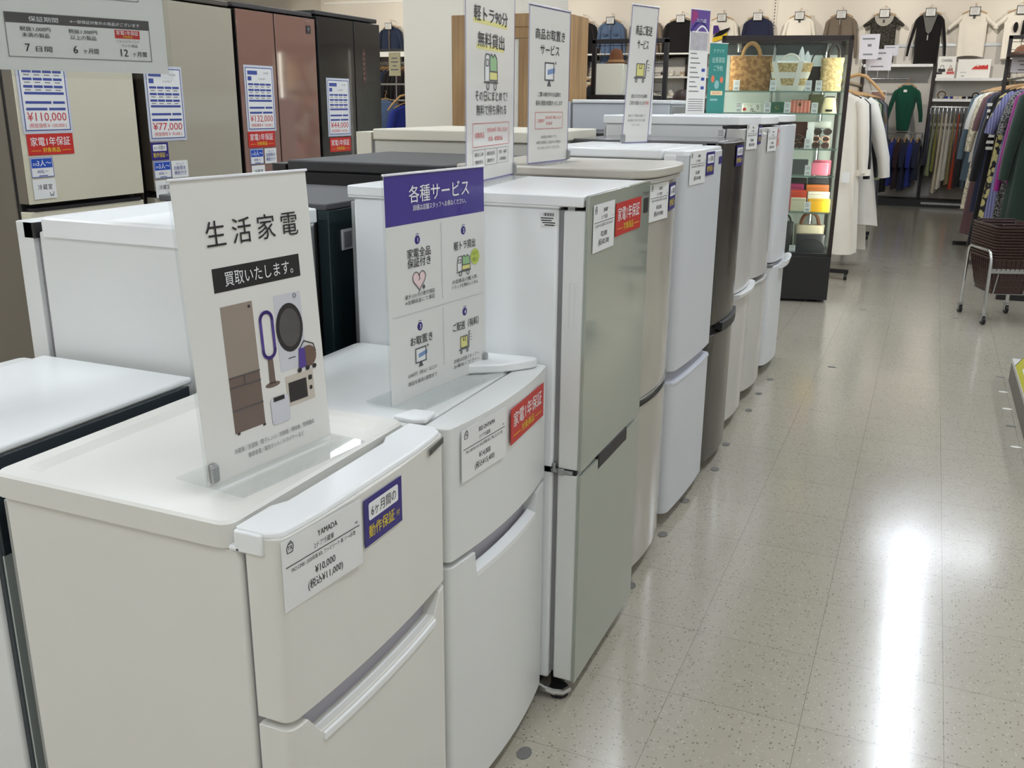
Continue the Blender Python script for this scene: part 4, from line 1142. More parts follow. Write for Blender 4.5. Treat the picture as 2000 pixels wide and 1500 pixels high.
# 6: purple-headed narrow sign, 7: teal sign
w, h = 0.138, 0.487
S6, p = board('sign_stand', 'narrow grey sign with a purple arched heading, on a tall white fridge', (-1.136, 4.765, 1.352), 62, w, h, base=0.05, print_v0=0.003)
P = Print(p)
P.rect(0, w, 0.80 * h, 0.998 * h, 'purple_heading', mat('plum_print', (96, 70, 140), 0.4, vary=0.06))
P.poly([(0.05 * w, 0.86 * h), (0.05 * w, 0.99 * h), (0.3 * w, 0.99 * h), (0.38 * w, 0.93 * h)], 'magenta_wedge', mat('magenta_print', (146, 50, 110), 0.4, vary=0.03), 0.0004)
P.line([(w * (0.05 + 0.9 * k / 10), h * (0.80 + 0.09 * math.sin(PI * k / 10))) for k in range(11)], 0.012, 'violet_arch', NAVY, lift=0.0006)
P.line([(w * (0.3 + 0.65 * k / 10), h * (0.79 + 0.06 * math.sin(PI * k / 10))) for k in range(11)], 0.008, 'white_arch', WHITE_INK, lift=0.0009)
P.rect(0.04 * w, 0.96 * w, 0.62 * h, 0.79 * h, 'printed_photo', mat('printed_grey_photo', (176, 172, 174), 0.4, vary=0.3, scale=30))
for k in range(9):
    P.rect(0.1 * w, (0.42 + 0.1 * (k % 3)) * w, (0.585 - 0.045 * k) * h, (0.596 - 0.045 * k) * h, 'grey_lettering', INK_GREY)
for k in range(3):
    P.rect(0.72 * w, 0.9 * w, (0.42 - 0.085 * k) * h, (0.45 - 0.085 * k) * h, 'blue_block', BLUE_INK)
for k in range(6):
    P.rect(0.1 * w, 0.9 * w, (0.15 - 0.022 * k) * h, (0.157 - 0.022 * k) * h, 'grey_lettering', INK_GREY)
P.text('プレミアム会員', 0.02, 0.55 * w, 0.885 * h, 'white_lettering', WHITE_INK, fit=0.5 * w)
P.done()
w, h = 0.118, 0.352
TEALP = mat('teal_print', (52, 134, 126), 0.4, coat=0.3, vary=0.03)
S7, p = board('sign_stand', 'teal sign with pale lettering on the last white fridge of the front row', (-1.116, 5.14, 1.355), 52, w, h, base=0.05, print_v0=0.003, m=TEALP)
P = Print(p)
P.text('アプリで', 0.02, 0.5 * w, 0.87 * h, 'white_lettering', mat('pale_teal_ink', (190, 224, 214), 0.5, vary=0), fit=0.6 * w)
P.text('出張買取', 0.03, 0.52 * w, 0.735 * h, 'white_lettering', WHITE_INK, fit=0.72 * w)
P.text('ご予約', 0.03, 0.52 * w, 0.62 * h, 'white_lettering', WHITE_INK, fit=0.5 * w)
ORP = mat('orange_print', (226, 120, 90), 0.5, vary=0)
P.poly(circ(0.26 * w, 0.50 * h, 0.011, 14, 0.018), 'orange_fill', ORP)
P.poly(circ(0.76 * w, 0.49 * h, 0.011, 14, 0.016), 'orange_fill', ORP)
P.poly(circ(0.5 * w, 0.42 * h, 0.016, 14, 0.022), 'pale_fill', mat('pale_teal_print', (140, 186, 184), 0.5, vary=0))
P.rect(0.18 * w, 0.86 * w, 0.27 * h, 0.33 * h, 'cream_band', mat('cream_print', (236, 222, 176), 0.5, vary=0))
P.text('査定無料', 0.014, 0.52 * w, 0.285 * h, 'lettering', ORP, fit=0.5 * w)
P.rect(0.18 * w, 0.6 * w, 0.19 * h, 0.22 * h, 'pale_fill', mat('pale_teal_print', (140, 186, 184), 0.5, vary=0))
P.done()

# 0: big clear-sleeved sign hanging from the ceiling rail, upper left
w, h = 0.62, 0.42
ang0 = math.degrees(math.atan2(0.943, 0.334))
S0, p = board('hanging_sign', 'large white warranty sign in a clear sleeve hanging at the upper left', (-1.497 - 0.334 * 0.62, 1.630 - 0.943 * 0.62, 1.452), ang0, w, h, base=0)
MB().box(-0.012, w + 0.010, -0.0035, -0.0025, -0.012, h + 0.01).build('clear_sleeve', ACRYL, S0)
for uu in (0.06, w - 0.06):
    MB().tube([(uu, 0, h), (uu, 0, CEIL - 1.4525)], 0.0012, 6).build('hanging_wire', STEEL, S0)
P = Print(p)
R0 = w
P.text('家電全品', 0.0225, R0 - 0.462, 0.094, bold=0.012, space=1.3, fit=0.118)
P.text('保証付き', 0.0225, R0 - 0.462, 0.062, bold=0.012, space=1.3, fit=0.118)
heart(P, R0 - 0.368, 0.077, 0.036)
P.text('最大12ヶ月間の動作保証', 0.010, R0 - 0.425, 0.041, 'grey_lettering', INK_GREY, fit=0.165)
P.text('全額返金にて保証いたします', 0.010, R0 - 0.417, 0.026, 'grey_lettering', INK_GREY, fit=0.175)
P.line([(R0 - 0.315, 0.024), (R0 - 0.035, 0.024), (R0 - 0.035, 0.102), (R0 - 0.315, 0.102)], 0.0012, 'grey_frame', INK_GREY, closed=True)
P.rect(R0 - 0.315, R0 - 0.035, 0.084, 0.102, 'dark_band', mat('dark_grey_print', (74, 70, 70), 0.45, vary=0))
P.text('保証期間', 0.010, R0 - 0.245, 0.0885, 'white_lettering', WHITE_INK, fit=0.055)
P.text('※一部保証対象外の商品がございます', 0.007, R0 - 0.125, 0.0895, 'white_lettering', WHITE_INK, fit=0.14)
for u, a, b, n, mth in ((R0 - 0.262, '税抜1,000円', '未満の製品', '7', '日間'), (R0 - 0.172, '税抜1,000円', '以上の製品', '6', 'ヶ月間')):
    P.text(a, 0.009, u, 0.071, fit=0.056, bold=0.005)
    P.text(b, 0.009, u, 0.060, fit=0.050, bold=0.005)
    P.text(n, 0.020, u - 0.018, 0.034, bold=0.02)
    P.text(mth, 0.011, u + 0.012, 0.035, bold=0.01, fit=0.03)
P.rect(R0 - 0.108, R0 - 0.056, 0.066, 0.082, 'red_patch', RED)
P.text('家電1年保証', 0.009, R0 - 0.082, 0.0735, 'white_lettering', WHITE_INK, fit=0.046)
P.text('対象商品', 0.005, R0 - 0.082, 0.0678, 'yellow_lettering', YELLOW_INK, fit=0.02)
P.text('こちらのラベルが', 0.006, R0 - 0.082, 0.0585, 'grey_lettering', INK_GREY, fit=0.048)
P.text('ついた商品', 0.006, R0 - 0.080, 0.0505, fit=0.034)
P.text('12', 0.020, R0 - 0.092, 0.032, bold=0.015)
P.text('ヶ月間', 0.011, R0 - 0.060, 0.033, bold=0.01, fit=0.03)
P.line([(R0 - 0.320, 0.138), (R0 - 0.052, 0.138), (R0 - 0.052, 0.20), (R0 - 0.320, 0.20)], 0.0012, 'grey_frame', INK_GREY, closed=True)
P.text('フレンチドア どっちもドア', 0.011, R0 - 0.185, 0.1465, bold=0.006, fit=0.165)
P.rect(R0 - 0.320, R0 - 0.052, 0.182, 0.20, 'dark_band', mat('dark_grey_print', (74, 70, 70), 0.45, vary=0))
P.done()

# ---------------------------------------------------------------- clothes
def cloth(name, col, vary=0.10, scale=9):
    return mat(name, col, 0.9, vary=vary, scale=scale, bump=0.25, bscale=350, sheen=0.15, spec=0.2)
def garment(name, label, cat, loc, rz, m, L=0.62, W=0.42, hem=0.46, dep=0.06, sl=0.52, sr=0.062, flare=0.07, folds=6, fold=0.012, neck=0.07,
            hanger=True, card=False, tagcard=False, group=None, collar=None, sleeves=True, cut=0.0, seed=0, front=None, cuff=None):
    """a hanging garment: origin at the top of the hanger hook, front facing local -y"""
    G = thing(name, label, cat, loc, rz, group)
    N = 44
    prof = [(-0.105, neck * 0.9, 0.030), (-0.118, neck, 0.036), (-0.130, W * 0.30, 0.040), (-0.150, W * 0.42, 0.044), (-0.175, W * 0.495, 0.046),
            (-0.22, W * 0.51, dep * 0.8), (-0.30, W * 0.485, dep)]
    nz = 7
    for k in range(1, nz + 1):
        t = k / nz
        prof.append((-0.30 - (L - 0.195) * t, (W * 0.485) * (1 - t) + hem * 0.5 * t, dep * (1 + 0.25 * t)))
    rings = []
    zb = prof[-1][0]
    for i, (z, hw, hd) in enumerate(prof):
        r = []
        amp = fold * max(0.0, min(1.0, (-z - 0.2) / max(0.25, L * 0.6)))
        for k in range(N):
            a = 2 * PI * k / N
            c, s_ = math.cos(a), math.sin(a)
            x = hw * (abs(c) ** 0.75) * (1 if c >= 0 else -1)
            y = hd * (abs(s_) ** 0.9) * (1 if s_ >= 0 else -1)
            y += amp * math.sin(folds * a + seed + 1.5 * z * 3) * abs(s_)
            x += amp * 0.5 * math.sin((folds - 1) * a + seed * 2)
            zz = z
            if i == len(prof) - 1:
                zz += 0.012 * math.sin(2 * a + seed)
            if cut and s_ < -0.2 and i <= 1:
                zz -= cut * (1 - abs(c))
            r.append((x, y, zz))
        rings.append(r)
    MB().loft(rings, cap=True).build('body', m, G, smooth=60)
    if sleeves:
        for sx in (-1, 1):
            pts = [(sx * (W * 0.43), 0, -0.175), (sx * (W * 0.50), 0, -0.215), (sx * (W * 0.5 + flare * 0.45), 0, -0.21 - sl * 0.35), (sx * (W * 0.5 + flare * 0.85), 0, -0.20 - sl * 0.72), (sx * (W * 0.5 + flare), 0, -0.19 - sl)]
            rs = [sr * 0.75, sr * 1.08, sr * 1.0, sr * 0.85, sr * 0.72]
            MB().tube(pts, rs, 14, sy=0.62).build('sleeve', m, G, smooth=60)
            if cuff:
                a, b = Vector(pts[-1]), Vector(pts[-2])
                d = (a - b).normalized()
                MB().tube([a - d * 0.03, a + d * 0.02], sr * 0.78, 12, sy=0.62).build('cuff', cuff, G, smooth=60)
    if collar:
        mb = MB()
        for sx in (-1, 1):
            mb.prism([(sx * 0.012, -0.150), (sx * 0.055, -0.175), (sx * 0.095, -0.128), (sx * 0.045, -0.095)], -0.046, -0.036, lambda u, v, w: (u, w, v))
        mb.build('collar', collar, G, bevel=0.003)
    if front:
        front(G)
    if hanger:
        mb = MB().tube([(-W * 0.43, 0, -0.138), (-W * 0.2, 0, -0.098), (0, 0, -0.078), (W * 0.2, 0, -0.098), (W * 0.43, 0, -0.138)], 0.010, 8, sy=0.7)
        mb.tube([(0, 0, -0.08), (0, 0, -0.035), (0.018, 0, -0.018), (0.014, 0, 0.0), (-0.004, 0, 0.004)], 0.0028, 6)
        mb.build('hanger', WOOD_H, G)
    if card:
        fr = MB().box(-0.070, 0.070, -0.085, -0.079, -0.165, -0.052).build('price_frame', BLACK, G, bevel=0.002)
        cd = MB().box(-0.060, 0.060, -0.0865, -0.0848, -0.155, -0.062).build('price_card', mat('grey_white_card', (206, 206, 204), 0.5, vary=0.02), fr, smooth=0)
        fn = lambda u, v, w: (u, -0.0866 - w, v)
        t = MB()
        for k in range(4):
            t.rect(-0.045 + 0.006 * (k % 2), 0.045 - 0.008 * (k % 3), -0.080 - 0.019 * k, -0.075 - 0.019 * k, 0.0, fn, 0.0003)
        t.build('lettering', INK_GREY, G, smooth=0)
    if tagcard:
        MB().box(-0.018, 0.014, -0.060, -0.057, -0.245, -0.165).build('price_tag', PAPER, G, smooth=0)
    return G
C_BLACK = cloth('black_cloth', (26, 24, 25)); C_WHITE = cloth('white_cloth', (226, 222, 212), 0.05); C_NAVY = cloth('navy_cloth', (40, 44, 66))
C_DENIM = cloth('blue_denim', (86, 104, 132), 0.2, 14); C_DKDENIM = cloth('dark_denim', (38, 48, 68), 0.2, 14); C_TAUPE = cloth('taupe_cloth', (120, 108, 94), 0.12)
C_CREAM = cloth('cream_cloth', (210, 198, 172), 0.08); C_GREEN = cloth('deep_green_cloth', (22, 72, 56)); C_BROWN = cloth('brown_cloth', (104, 80, 52)); C_GREY = cloth('grey_cloth', (96, 96, 104))
C_SAGE = cloth('sage_knit', (140, 150, 112), 0.25, 50); C_DKGREEN = cloth('dark_green_cloth', (34, 48, 40)); C_PURPLE = cloth('magenta_cloth', (126, 30, 106)); C_MAUVE = cloth('mauve_cloth', (106, 78, 80))
C_BLUE = cloth('royal_blue_cloth', (40, 52, 130)); C_OFF = cloth('off_white_cloth', (232, 226, 214), 0.05); C_LACE = pattern_mat('cream_lace', (226, 216, 190), (176, 164, 136), 'noise', 60)
C_BLKLACE = pattern_mat('black_lace', (30, 28, 26), (62, 58, 50), 'noise', 45); C_STRIPE = pattern_mat('lavender_stripe', (84, 84, 122), (120, 120, 152), 'stripe', 16)
C_FLOWER = pattern_mat('yellow_flower_cloth', (178, 168, 112), (30, 26, 30), 'flower', 17); C_CHECK = pattern_mat('black_white_check', (24, 24, 24), (214, 212, 206), 'check', 40)
C_SPECK = pattern_mat('black_speckle', (34, 32, 34), (130, 128, 126), 'noise', 90); C_OLIVE = cloth('olive_cloth', (130, 128, 60)); C_RED = cloth('rust_red_cloth', (176, 62, 30)); C_WINE = cloth('dark_wine_cloth', (52, 36, 42)); C_SLATE = cloth('slate_blue_cloth', (86, 104, 114))

def f_vest(G):
    MB().prism([(-0.10, -0.12), (0.10, -0.12), (0.035, -0.36), (-0.0, -0.40), (-0.035, -0.36)], -0.062, -0.056, lambda u, v, w: (u, w, v)).build('neck_opening', mat('grey_lining', (104, 104, 100), 0.9, vary=0.1), G, smooth=0)
    MB().box(-0.012, 0.006, -0.074, -0.068, -0.48, -0.41).build('tie', mat('silver_tie', (150, 156, 156), 0.4, vary=0.1), G, bevel=0.003)
def f_scoop(G):
    MB().prism([(0.13 * math.cos(PI + PI * k / 14), -0.135 + 0.145 * math.sin(PI + PI * k / 14)) for k in range(15)], -0.060, -0.054, lambda u, v, w: (u, w, v)).build('neck_opening', mat('pale_lining', (160, 156, 146), 0.9, vary=0.1), G, smooth=0)
    MB().box(-0.014, 0.014, -0.064, -0.060, -0.235, -0.19).build('size_tag', INK, G, smooth=0)
def f_teetag(G):
    MB().box(-0.014, 0.016, -0.058, -0.052, -0.20, -0.155).build('size_tag', INK, G, smooth=0)
def f_pockets(G):
    t = MB()
    for sx in (-1, 1):
        t.prism([(sx * 0.04, -0.30), (sx * 0.13, -0.30), (sx * 0.13, -0.325), (sx * 0.085, -0.345), (sx * 0.04, -0.325)], -0.075, -0.066, lambda u, v, w: (u, w, v))
    t.box(-0.012, 0.012, -0.073, -0.062, -0.60, -0.15)
    t.build('placket', mat('denim_seam', (66, 84, 112), 0.9, vary=0.2), G, bevel=0.002)
def f_placket(G):
    MB().box(-0.013, 0.013, -0.072, -0.060, -0.58, -0.15).build('placket', mat('shirt_seam', (92, 82, 70), 0.9, vary=0.2), G, bevel=0.002)
def f_print(G):
    fn = lambda u, v, w: (u, -0.078 - w, v)
    MB().prism([(-0.12, -0.22), (-0.12, -0.36), (-0.02, -0.29), (-0.05, -0.22)], 0, 0.006, fn).build('purple_panel', cloth('purple_cloth', (74, 52, 120)), G, smooth=0)
    MB().prism([(-0.13, -0.39), (-0.02, -0.30), (0.14, -0.25), (0.10, -0.31), (0.02, -0.36)], 0.001, 0.007, fn).build('black_panel', C_BLACK, G, smooth=0)
    MB().prism([(-0.12, -0.46), (-0.12, -0.40), (0.02, -0.365), (0.10, -0.325), (0.10, -0.40)], 0, 0.006, fn).build('yellow_panel', cloth('yellow_cloth', (220, 186, 40)), G, smooth=0)
def f_mark(G):
    fn = lambda u, v, w: (u, -0.078 - w, v)
    t = MB().prism(circ(-0.05, -0.33, 0.03, 14, 0.07), 0, 0.004, fn).prism([(0.03, -0.24), (0.075, -0.22), (0.06, -0.52), (0.02, -0.42)], 0, 0.004, fn)
    t.build('printed_mark', C_BLACK, G, smooth=0)
HZ, WY = 2.79, 15.47
wall_items = [
    ('denim_jacket', 'dark denim jacket on the wall left of the pillar', 'jacket', -9.06, C_DKDENIM, dict(L=0.50, W=0.38, collar=C_DKDENIM, hem=0.38, dep=0.05, sr=0.052, sl=0.50, tagcard=True, front=f_placket)),
    ('jacket', 'black garment on the wall half hidden by the wooden booth', 'jacket', -5.46, C_BLACK, dict(L=0.62, W=0.40)),
    ('denim_shirt', 'light blue denim shirt with two chest pockets on the back wall', 'shirt', -4.97, C_DENIM, dict(L=0.72, W=0.37, hem=0.36, dep=0.045, sr=0.05, flare=0.06, collar=C_DENIM, front=f_pockets, tagcard=True)),
    ('jacket', 'dark brown jacket on the back wall behind the delivery sign', 'jacket', -4.40, C_TAUPE, dict(L=0.6, W=0.44)),
    ('jacket', 'plain black jacket on the back wall between the two narrow signs', 'jacket', -3.83, C_BLACK, dict(L=0.58, W=0.44)),
    ('shirt', 'white top with purple, black and yellow panels on the back wall', 'shirt', -3.19, C_OFF, dict(L=0.66, W=0.40, hem=0.38, dep=0.045, sr=0.05, front=f_print, collar=C_OFF)),
    ('jacket', 'navy jacket on the back wall above the showcase', 'jacket', -2.65, C_NAVY, dict(L=0.62, W=0.37, hem=0.37, dep=0.045, sr=0.05, collar=C_NAVY)),
    ('blouse', 'white lace blouse on the back wall above the showcase', 'blouse', -2.04, C_OFF, dict(L=0.6, W=0.37, hem=0.36, dep=0.04, sr=0.05, flare=0.09, collar=C_OFF, front=f_teetag)),
    ('shirt', 'grey-brown shirt on the back wall above the showcase corner', 'shirt', -1.45, C_TAUPE, dict(L=0.68, W=0.37, hem=0.36, dep=0.045, sr=0.05, flare=0.06, collar=C_TAUPE, front=f_placket, tagcard=True)),
    ('dress', 'black lace dress with scooped neck and cap sleeves on the back wall', 'dress', -0.86, C_BLKLACE, dict(L=0.66, W=0.36, hem=0.37, sl=0.09, sr=0.045, flare=0.09, dep=0.04, front=f_scoop)),
    ('cardigan', 'black open cardigan with long sleeves on the back wall', 'cardigan', -0.25, C_BLACK, dict(L=0.68, W=0.34, hem=0.30, sl=0.50, sr=0.036, flare=0.08, dep=0.04, front=f_vest)),
    ('t_shirt', 'plain white t-shirt on the back wall', 't-shirt', 0.315, C_OFF, dict(L=0.60, W=0.37, hem=0.36, dep=0.035, sl=0.15, sr=0.055, flare=0.12, front=f_teetag)),
    ('t_shirt', 'white t-shirt with black print on the back wall, cut by the photo edge', 't-shirt', 0.90, C_OFF, dict(L=0.64, W=0.40, hem=0.38, dep=0.035, sl=0.15, sr=0.055, flare=0.11, front=f_mark)),
]
for i, (n, lab, cat, x, m, kw) in enumerate(wall_items):
    garment(n, lab, cat, (x, WY, HZ), 0, m, card=True, seed=i, group='clothes shown high on the back wall', **kw)
    nail = MB().tube([(x, 15.60, HZ + 0.004), (x, WY - 0.01, HZ - 0.008)], 0.004, 6).build('wall_hook', CHROME)
    tag(nail, 'small wall hook carrying the ' + lab.split(' on the ')[0], 'hook', 'hooks on the back wall')

# ---------------------------------------------------------------- shelving on the back wall
SHELFW = mat('shelf_white', (224, 224, 220), 0.5, vary=0.02)
PANELG = mat('grey_white_panel', (196, 192, 186), 0.7, vary=0.04, scale=3)
UPR = BROWNBLACK
WU = thing('wall_shelving', 'grey-backed wall shelving with dark uprights under the hung clothes at the aisle end', 'shelving', (0, 15.6, 0))
MB().box(-1.10, 1.6, -0.03, -0.012, 0.12, 2.25).build('back_panel', PANELG, WU, smooth=0)
MB().box(-1.10, 1.6, -0.045, -0.028, 2.232, 2.27).build('top_rail', STEEL, WU)
for x in (-1.08, -0.105, 0.86):
    MB().box(x - 0.022, x + 0.022, -0.075, -0.028, 0.0, 2.33).build('upright', UPR, WU)
MB().box(-1.08, 1.6, -0.42, -0.02, 0.0, 0.10).build('plinth', BLACK, WU)
MB().box(-0.06, 0.62, -0.43, -0.4, 0.04, 0.07).build('plinth_strip', STEEL, WU)
for a, b, z, nm in ((-1.06, -0.13, 1.955, 'shelf'), (-0.08, 0.84, 1.765, 'shelf'), (-0.08, 0.84, 1.485, 'shelf'), (0.88, 1.58, 1.765, 'shelf')):
    s_ = MB().box(a, b, -0.36, -0.03, z, z + 0.025).build(nm, SHELFW, WU, bevel=0.003)
    MB().box(a, b, -0.366, -0.358, z - 0.008, z + 0.03).build('price_strip', mat('price_strip_white', (226, 226, 226), 0.3, vary=0.1, scale=30), s_)
for a, b, z in ((-0.08, 0.84, 1.40), (-0.66, -0.13, 1.035), (0.88, 1.58, 1.40)):
    r_ = MB().tube([(a, -0.34, z), (b, -0.34, z)], 0.013, 10)
    r_.tube([(a + 0.02, -0.03, z), (a + 0.02, -0.34, z)], 0.009, 8).tube([(b - 0.02, -0.03, z), (b - 0.02, -0.34, z)], 0.009, 8)
    r_.build('clothes_rail', CHROME, WU)
MB().tube([(-0.99, -0.05, 1.786), (-0.99, -0.30, 1.786), (-0.43, -0.34, 1.786), (-0.43, -0.05, 1.786)], 0.013, 10).build('clothes_rail', CHROME, WU)

# posters and goods on the two shelves
def flat_board(name, label, cat, x, y, z, w, h, m, lean=0.12, extra=None, rz=0):
    T = thing(name, label, cat, (x, y, z), rz)
    MB().box(-w / 2, w / 2, -0.004, 0.004, 0, h).build('board', m, T, smooth=0)
    if extra:
        extra(T, w, h)
    return T
FB = lambda u, v, w: (u, -0.0045 - w, v)
def bags_print(T, w, h):
    MB().text('CHANEL', 0.05, 0, h * 0.76, 0.0008, FB, bold=0.02, fit=w * 0.6).build('lettering', INK, T, smooth=0)
    for nm, m, rr_ in (('printed_black_bags', INK, ((-0.10, -0.01, 0.30, 0.44), (-0.13, -0.045, 0.20, 0.29))), ('printed_tan_bag', mat('printed_tan', (150, 112, 96), 0.5, vary=0.1), ((0.02, 0.09, 0.34, 0.44),)), ('printed_red_bag', mat('printed_rose_red', (190, 84, 84), 0.5, vary=0.05), ((0.01, 0.11, 0.20, 0.32),))):
        b = MB()
        for x0, x1, a, c in rr_:
            b.rect(x0, x1, a * h, c * h, 0.0002, FB)
            b.line([(x0 + 0.02, c * h), (x0 + 0.028, c * h + 0.045), (x1 - 0.028, c * h + 0.045), (x1 - 0.02, c * h)], 0.006, 0.0002, FB)
        b.build(nm, m, T, smooth=0)
flat_board('poster', 'white poster with a printed group of black, tan and red handbags', 'poster', 0.045, 15.40, 1.79, 0.235, 0.30, mat('poster_white', (230, 230, 226), 0.5, vary=0.02), extra=bags_print)
def shoe_print(T, w, h):
    MB().prism([(-0.03, 0.125), (0.0, 0.155), (0.055, 0.19), (0.085, 0.172), (0.135, 0.182), (0.138, 0.165), (0.165, 0.185), (0.178, 0.182), (0.182, 0.125)], 0.0002, 0.0008, FB).build('printed_red_shoe', RED, T, smooth=0)
    MB().prism([(-0.032, 0.112), (0.18, 0.112), (0.182, 0.125), (-0.03, 0.125)], 0.0002, 0.0008, FB).prism([(0.03, 0.165), (0.055, 0.19), (0.075, 0.18), (0.05, 0.155)], 0.0009, 0.0013, FB).build('printed_sole', mat('printed_pale_pink', (222, 196, 190), 0.5, vary=0), T, smooth=0)
    MB().text('SNEAKER', 0.022, -0.13, 0.075, 0.0004, FB, fit=0.08).rect(-0.15, -0.11, 0.03, 0.04, 0.0002, FB).build('lettering', INK_GREY, T, smooth=0)
flat_board('poster', 'wide white board with one printed red shoe', 'poster', 0.40, 15.40, 1.79, 0.42, 0.26, mat('poster_white', (230, 230, 226), 0.5, vary=0.02), extra=shoe_print)
def belt(label, x, m, r=0.04, z=1.51, tall=False):
    T = thing('belt', label, 'belt', (x, 15.32, z), 0, 'rolled goods on the lower wall shelf')
    pts = []
    for k in range(30):
        a = 2 * PI * 2 * k / 29
        rr_ = r * (1 - 0.18 * k / 29)
        pts.append((rr_ * math.cos(a), 0.006 * k / 29 * 4, r + rr_ * math.sin(a)) if tall else (rr_ * math.cos(a), rr_ * 0.6 * math.sin(a), 0.02))
    MB().tube(pts, 0.006 if tall else 0.018, 8).build('strap', m, T)
    MB().box(-0.012, 0.012, -r * 0.6 - 0.02, -r * 0.6 - 0.012, 0.004, 0.036).build('buckle', STEEL, T)
belt('brown wire-like belt standing upright on the lower wall shelf', 0.03, C_BROWN, 0.055, tall=True)
belt('blue rolled belt lying on the lower wall shelf', 0.13, C_BLUE, 0.05)
belt('cream rolled belt lying on the lower wall shelf', 0.245, C_CREAM, 0.055)
belt('black rolled belt lying on the lower wall shelf', 0.36, C_BLACK, 0.06)
belt('black coiled belt standing upright at the end of the lower wall shelf', 0.47, C_BLACK, 0.045, tall=True)

# garments packed on the right bay rail, hung edge-on
strips = [('navy', C_NAVY, 0.72, 0.0), ('sage green', C_SAGE, 0.86, 0.0), ('olive', C_OLIVE, 0.80, 0.0), ('cream', C_CREAM, 1.10, 0.0), ('pale cream', C_OFF, 1.04, 0.0), ('white', C_WHITE, 0.92, 0.0), ('khaki', cloth('khaki_cloth', (150, 138, 88)), 0.98, 0), ('rust red', C_RED, 1.04, 0), ('dark wine', C_WINE, 1.02, 0), ('black', C_BLACK, 1.0, 0), ('slate blue', C_SLATE, 1.02, 0), ('teal grey', cloth('teal_grey_cloth', (70, 92, 92)), 0.98, 0), ('mauve', C_MAUVE, 1.0, 0), ('grey', C_GREY, 0.98, 0)]
for i, (cn, m, L, _) in enumerate(strips):
    x = -0.085 + i * 0.054
    T = thing('skirt', cn + ' skirt hung edge-on from the rail in the right wall bay', 'skirt', (x, 15.26, 1.40), 0, 'skirts and trousers on the right wall rail')
    MB().tube([(0, 0, -0.075), (0, 0, -0.02), (0, 0.012, 0.012), (0, 0.0, 0.016)], 0.003, 6).box(-0.006, 0.006, -0.15, 0.15, -0.09, -0.075).build('clip_hanger', CHROME, T)
    rings = []
    for k in range(8):
        t = k / 7
        hw = 0.012 + 0.022 * t + 0.004 * math.sin(i * 2 + k)
        hd = 0.15 + 0.06 * t
        rings.append([(hw * math.cos(a) + 0.006 * t * math.sin(5 * a + i), hd * math.sin(a), -0.085 - L * t + 0.01 * math.sin(a * 3 + i) * t) for a in [2 * PI * q / 20 for q in range(20)]])
    MB().loft(rings).build('cloth', m, T, smooth=60)
# green dress and lower garments of the left bay
garment('dress', 'deep green dress with puffed sleeve on the short rail of the left wall bay', 'dress', (-0.43, 15.20, 1.80), 0.1, C_GREEN, L=0.62, W=0.30, hem=0.16, sl=0.42, sr=0.055, flare=0.08, dep=0.07, front=lambda G: MB().box(-0.05, -0.005, -0.066, -0.058, -0.20, -0.165).build('price_tag', PAPER, G, smooth=0))
for i, (cn, m, L) in enumerate((('black', C_BLACK, 0.92), ('royal blue', C_BLUE, 0.80), ('black-brown', C_WINE, 0.85), ('navy', C_NAVY, 0.88), ('deep royal blue', C_BLUE, 0.82), ('midnight', C_NAVY, 0.70))):
    garment('top', cn + ' garment on the low rail of the left wall bay', 'clothing', (-0.62 + i * 0.085, 15.26, 1.05), PI / 2 - 0.1, m, L=L * 0.82, W=0.36, hem=0.34, sl=0.3, dep=0.03, sr=0.04, group='garments on the low left wall rail')
def poster_photo(T, w, h):
    MB().rect(-w * 0.46, w * 0.46, h * 0.30, h * 0.97, 0.0002, FB).build('printed_photo', mat('printed_rose_photo', (150, 116, 106), 0.5, vary=0.4, scale=14), T, smooth=0)
    t = MB()
    for k in range(4):
        t.rect(-w * 0.4, w * (0.2 + 0.05 * k), h * (0.24 - 0.055 * k), h * (0.26 - 0.055 * k), 0.0002, FB)
    t.build('lettering', INK_GREY, T, smooth=0)
PO = flat_board('poster', 'tall rose-toned photo poster behind the hanging coats', 'poster', -0.80, 15.02, 0.98, 0.21, 0.64, mat('poster_white', (230, 230, 226), 0.5, vary=0.02), extra=poster_photo)
MB().box(-0.012, 0.012, 0.006, 0.02, -0.98, 0.5).build('stand_pole', BLACK, PO)
MB().box(-0.12, 0.12, -0.10, 0.10, -0.98, -0.965).build('stand_foot', BLACK, PO)

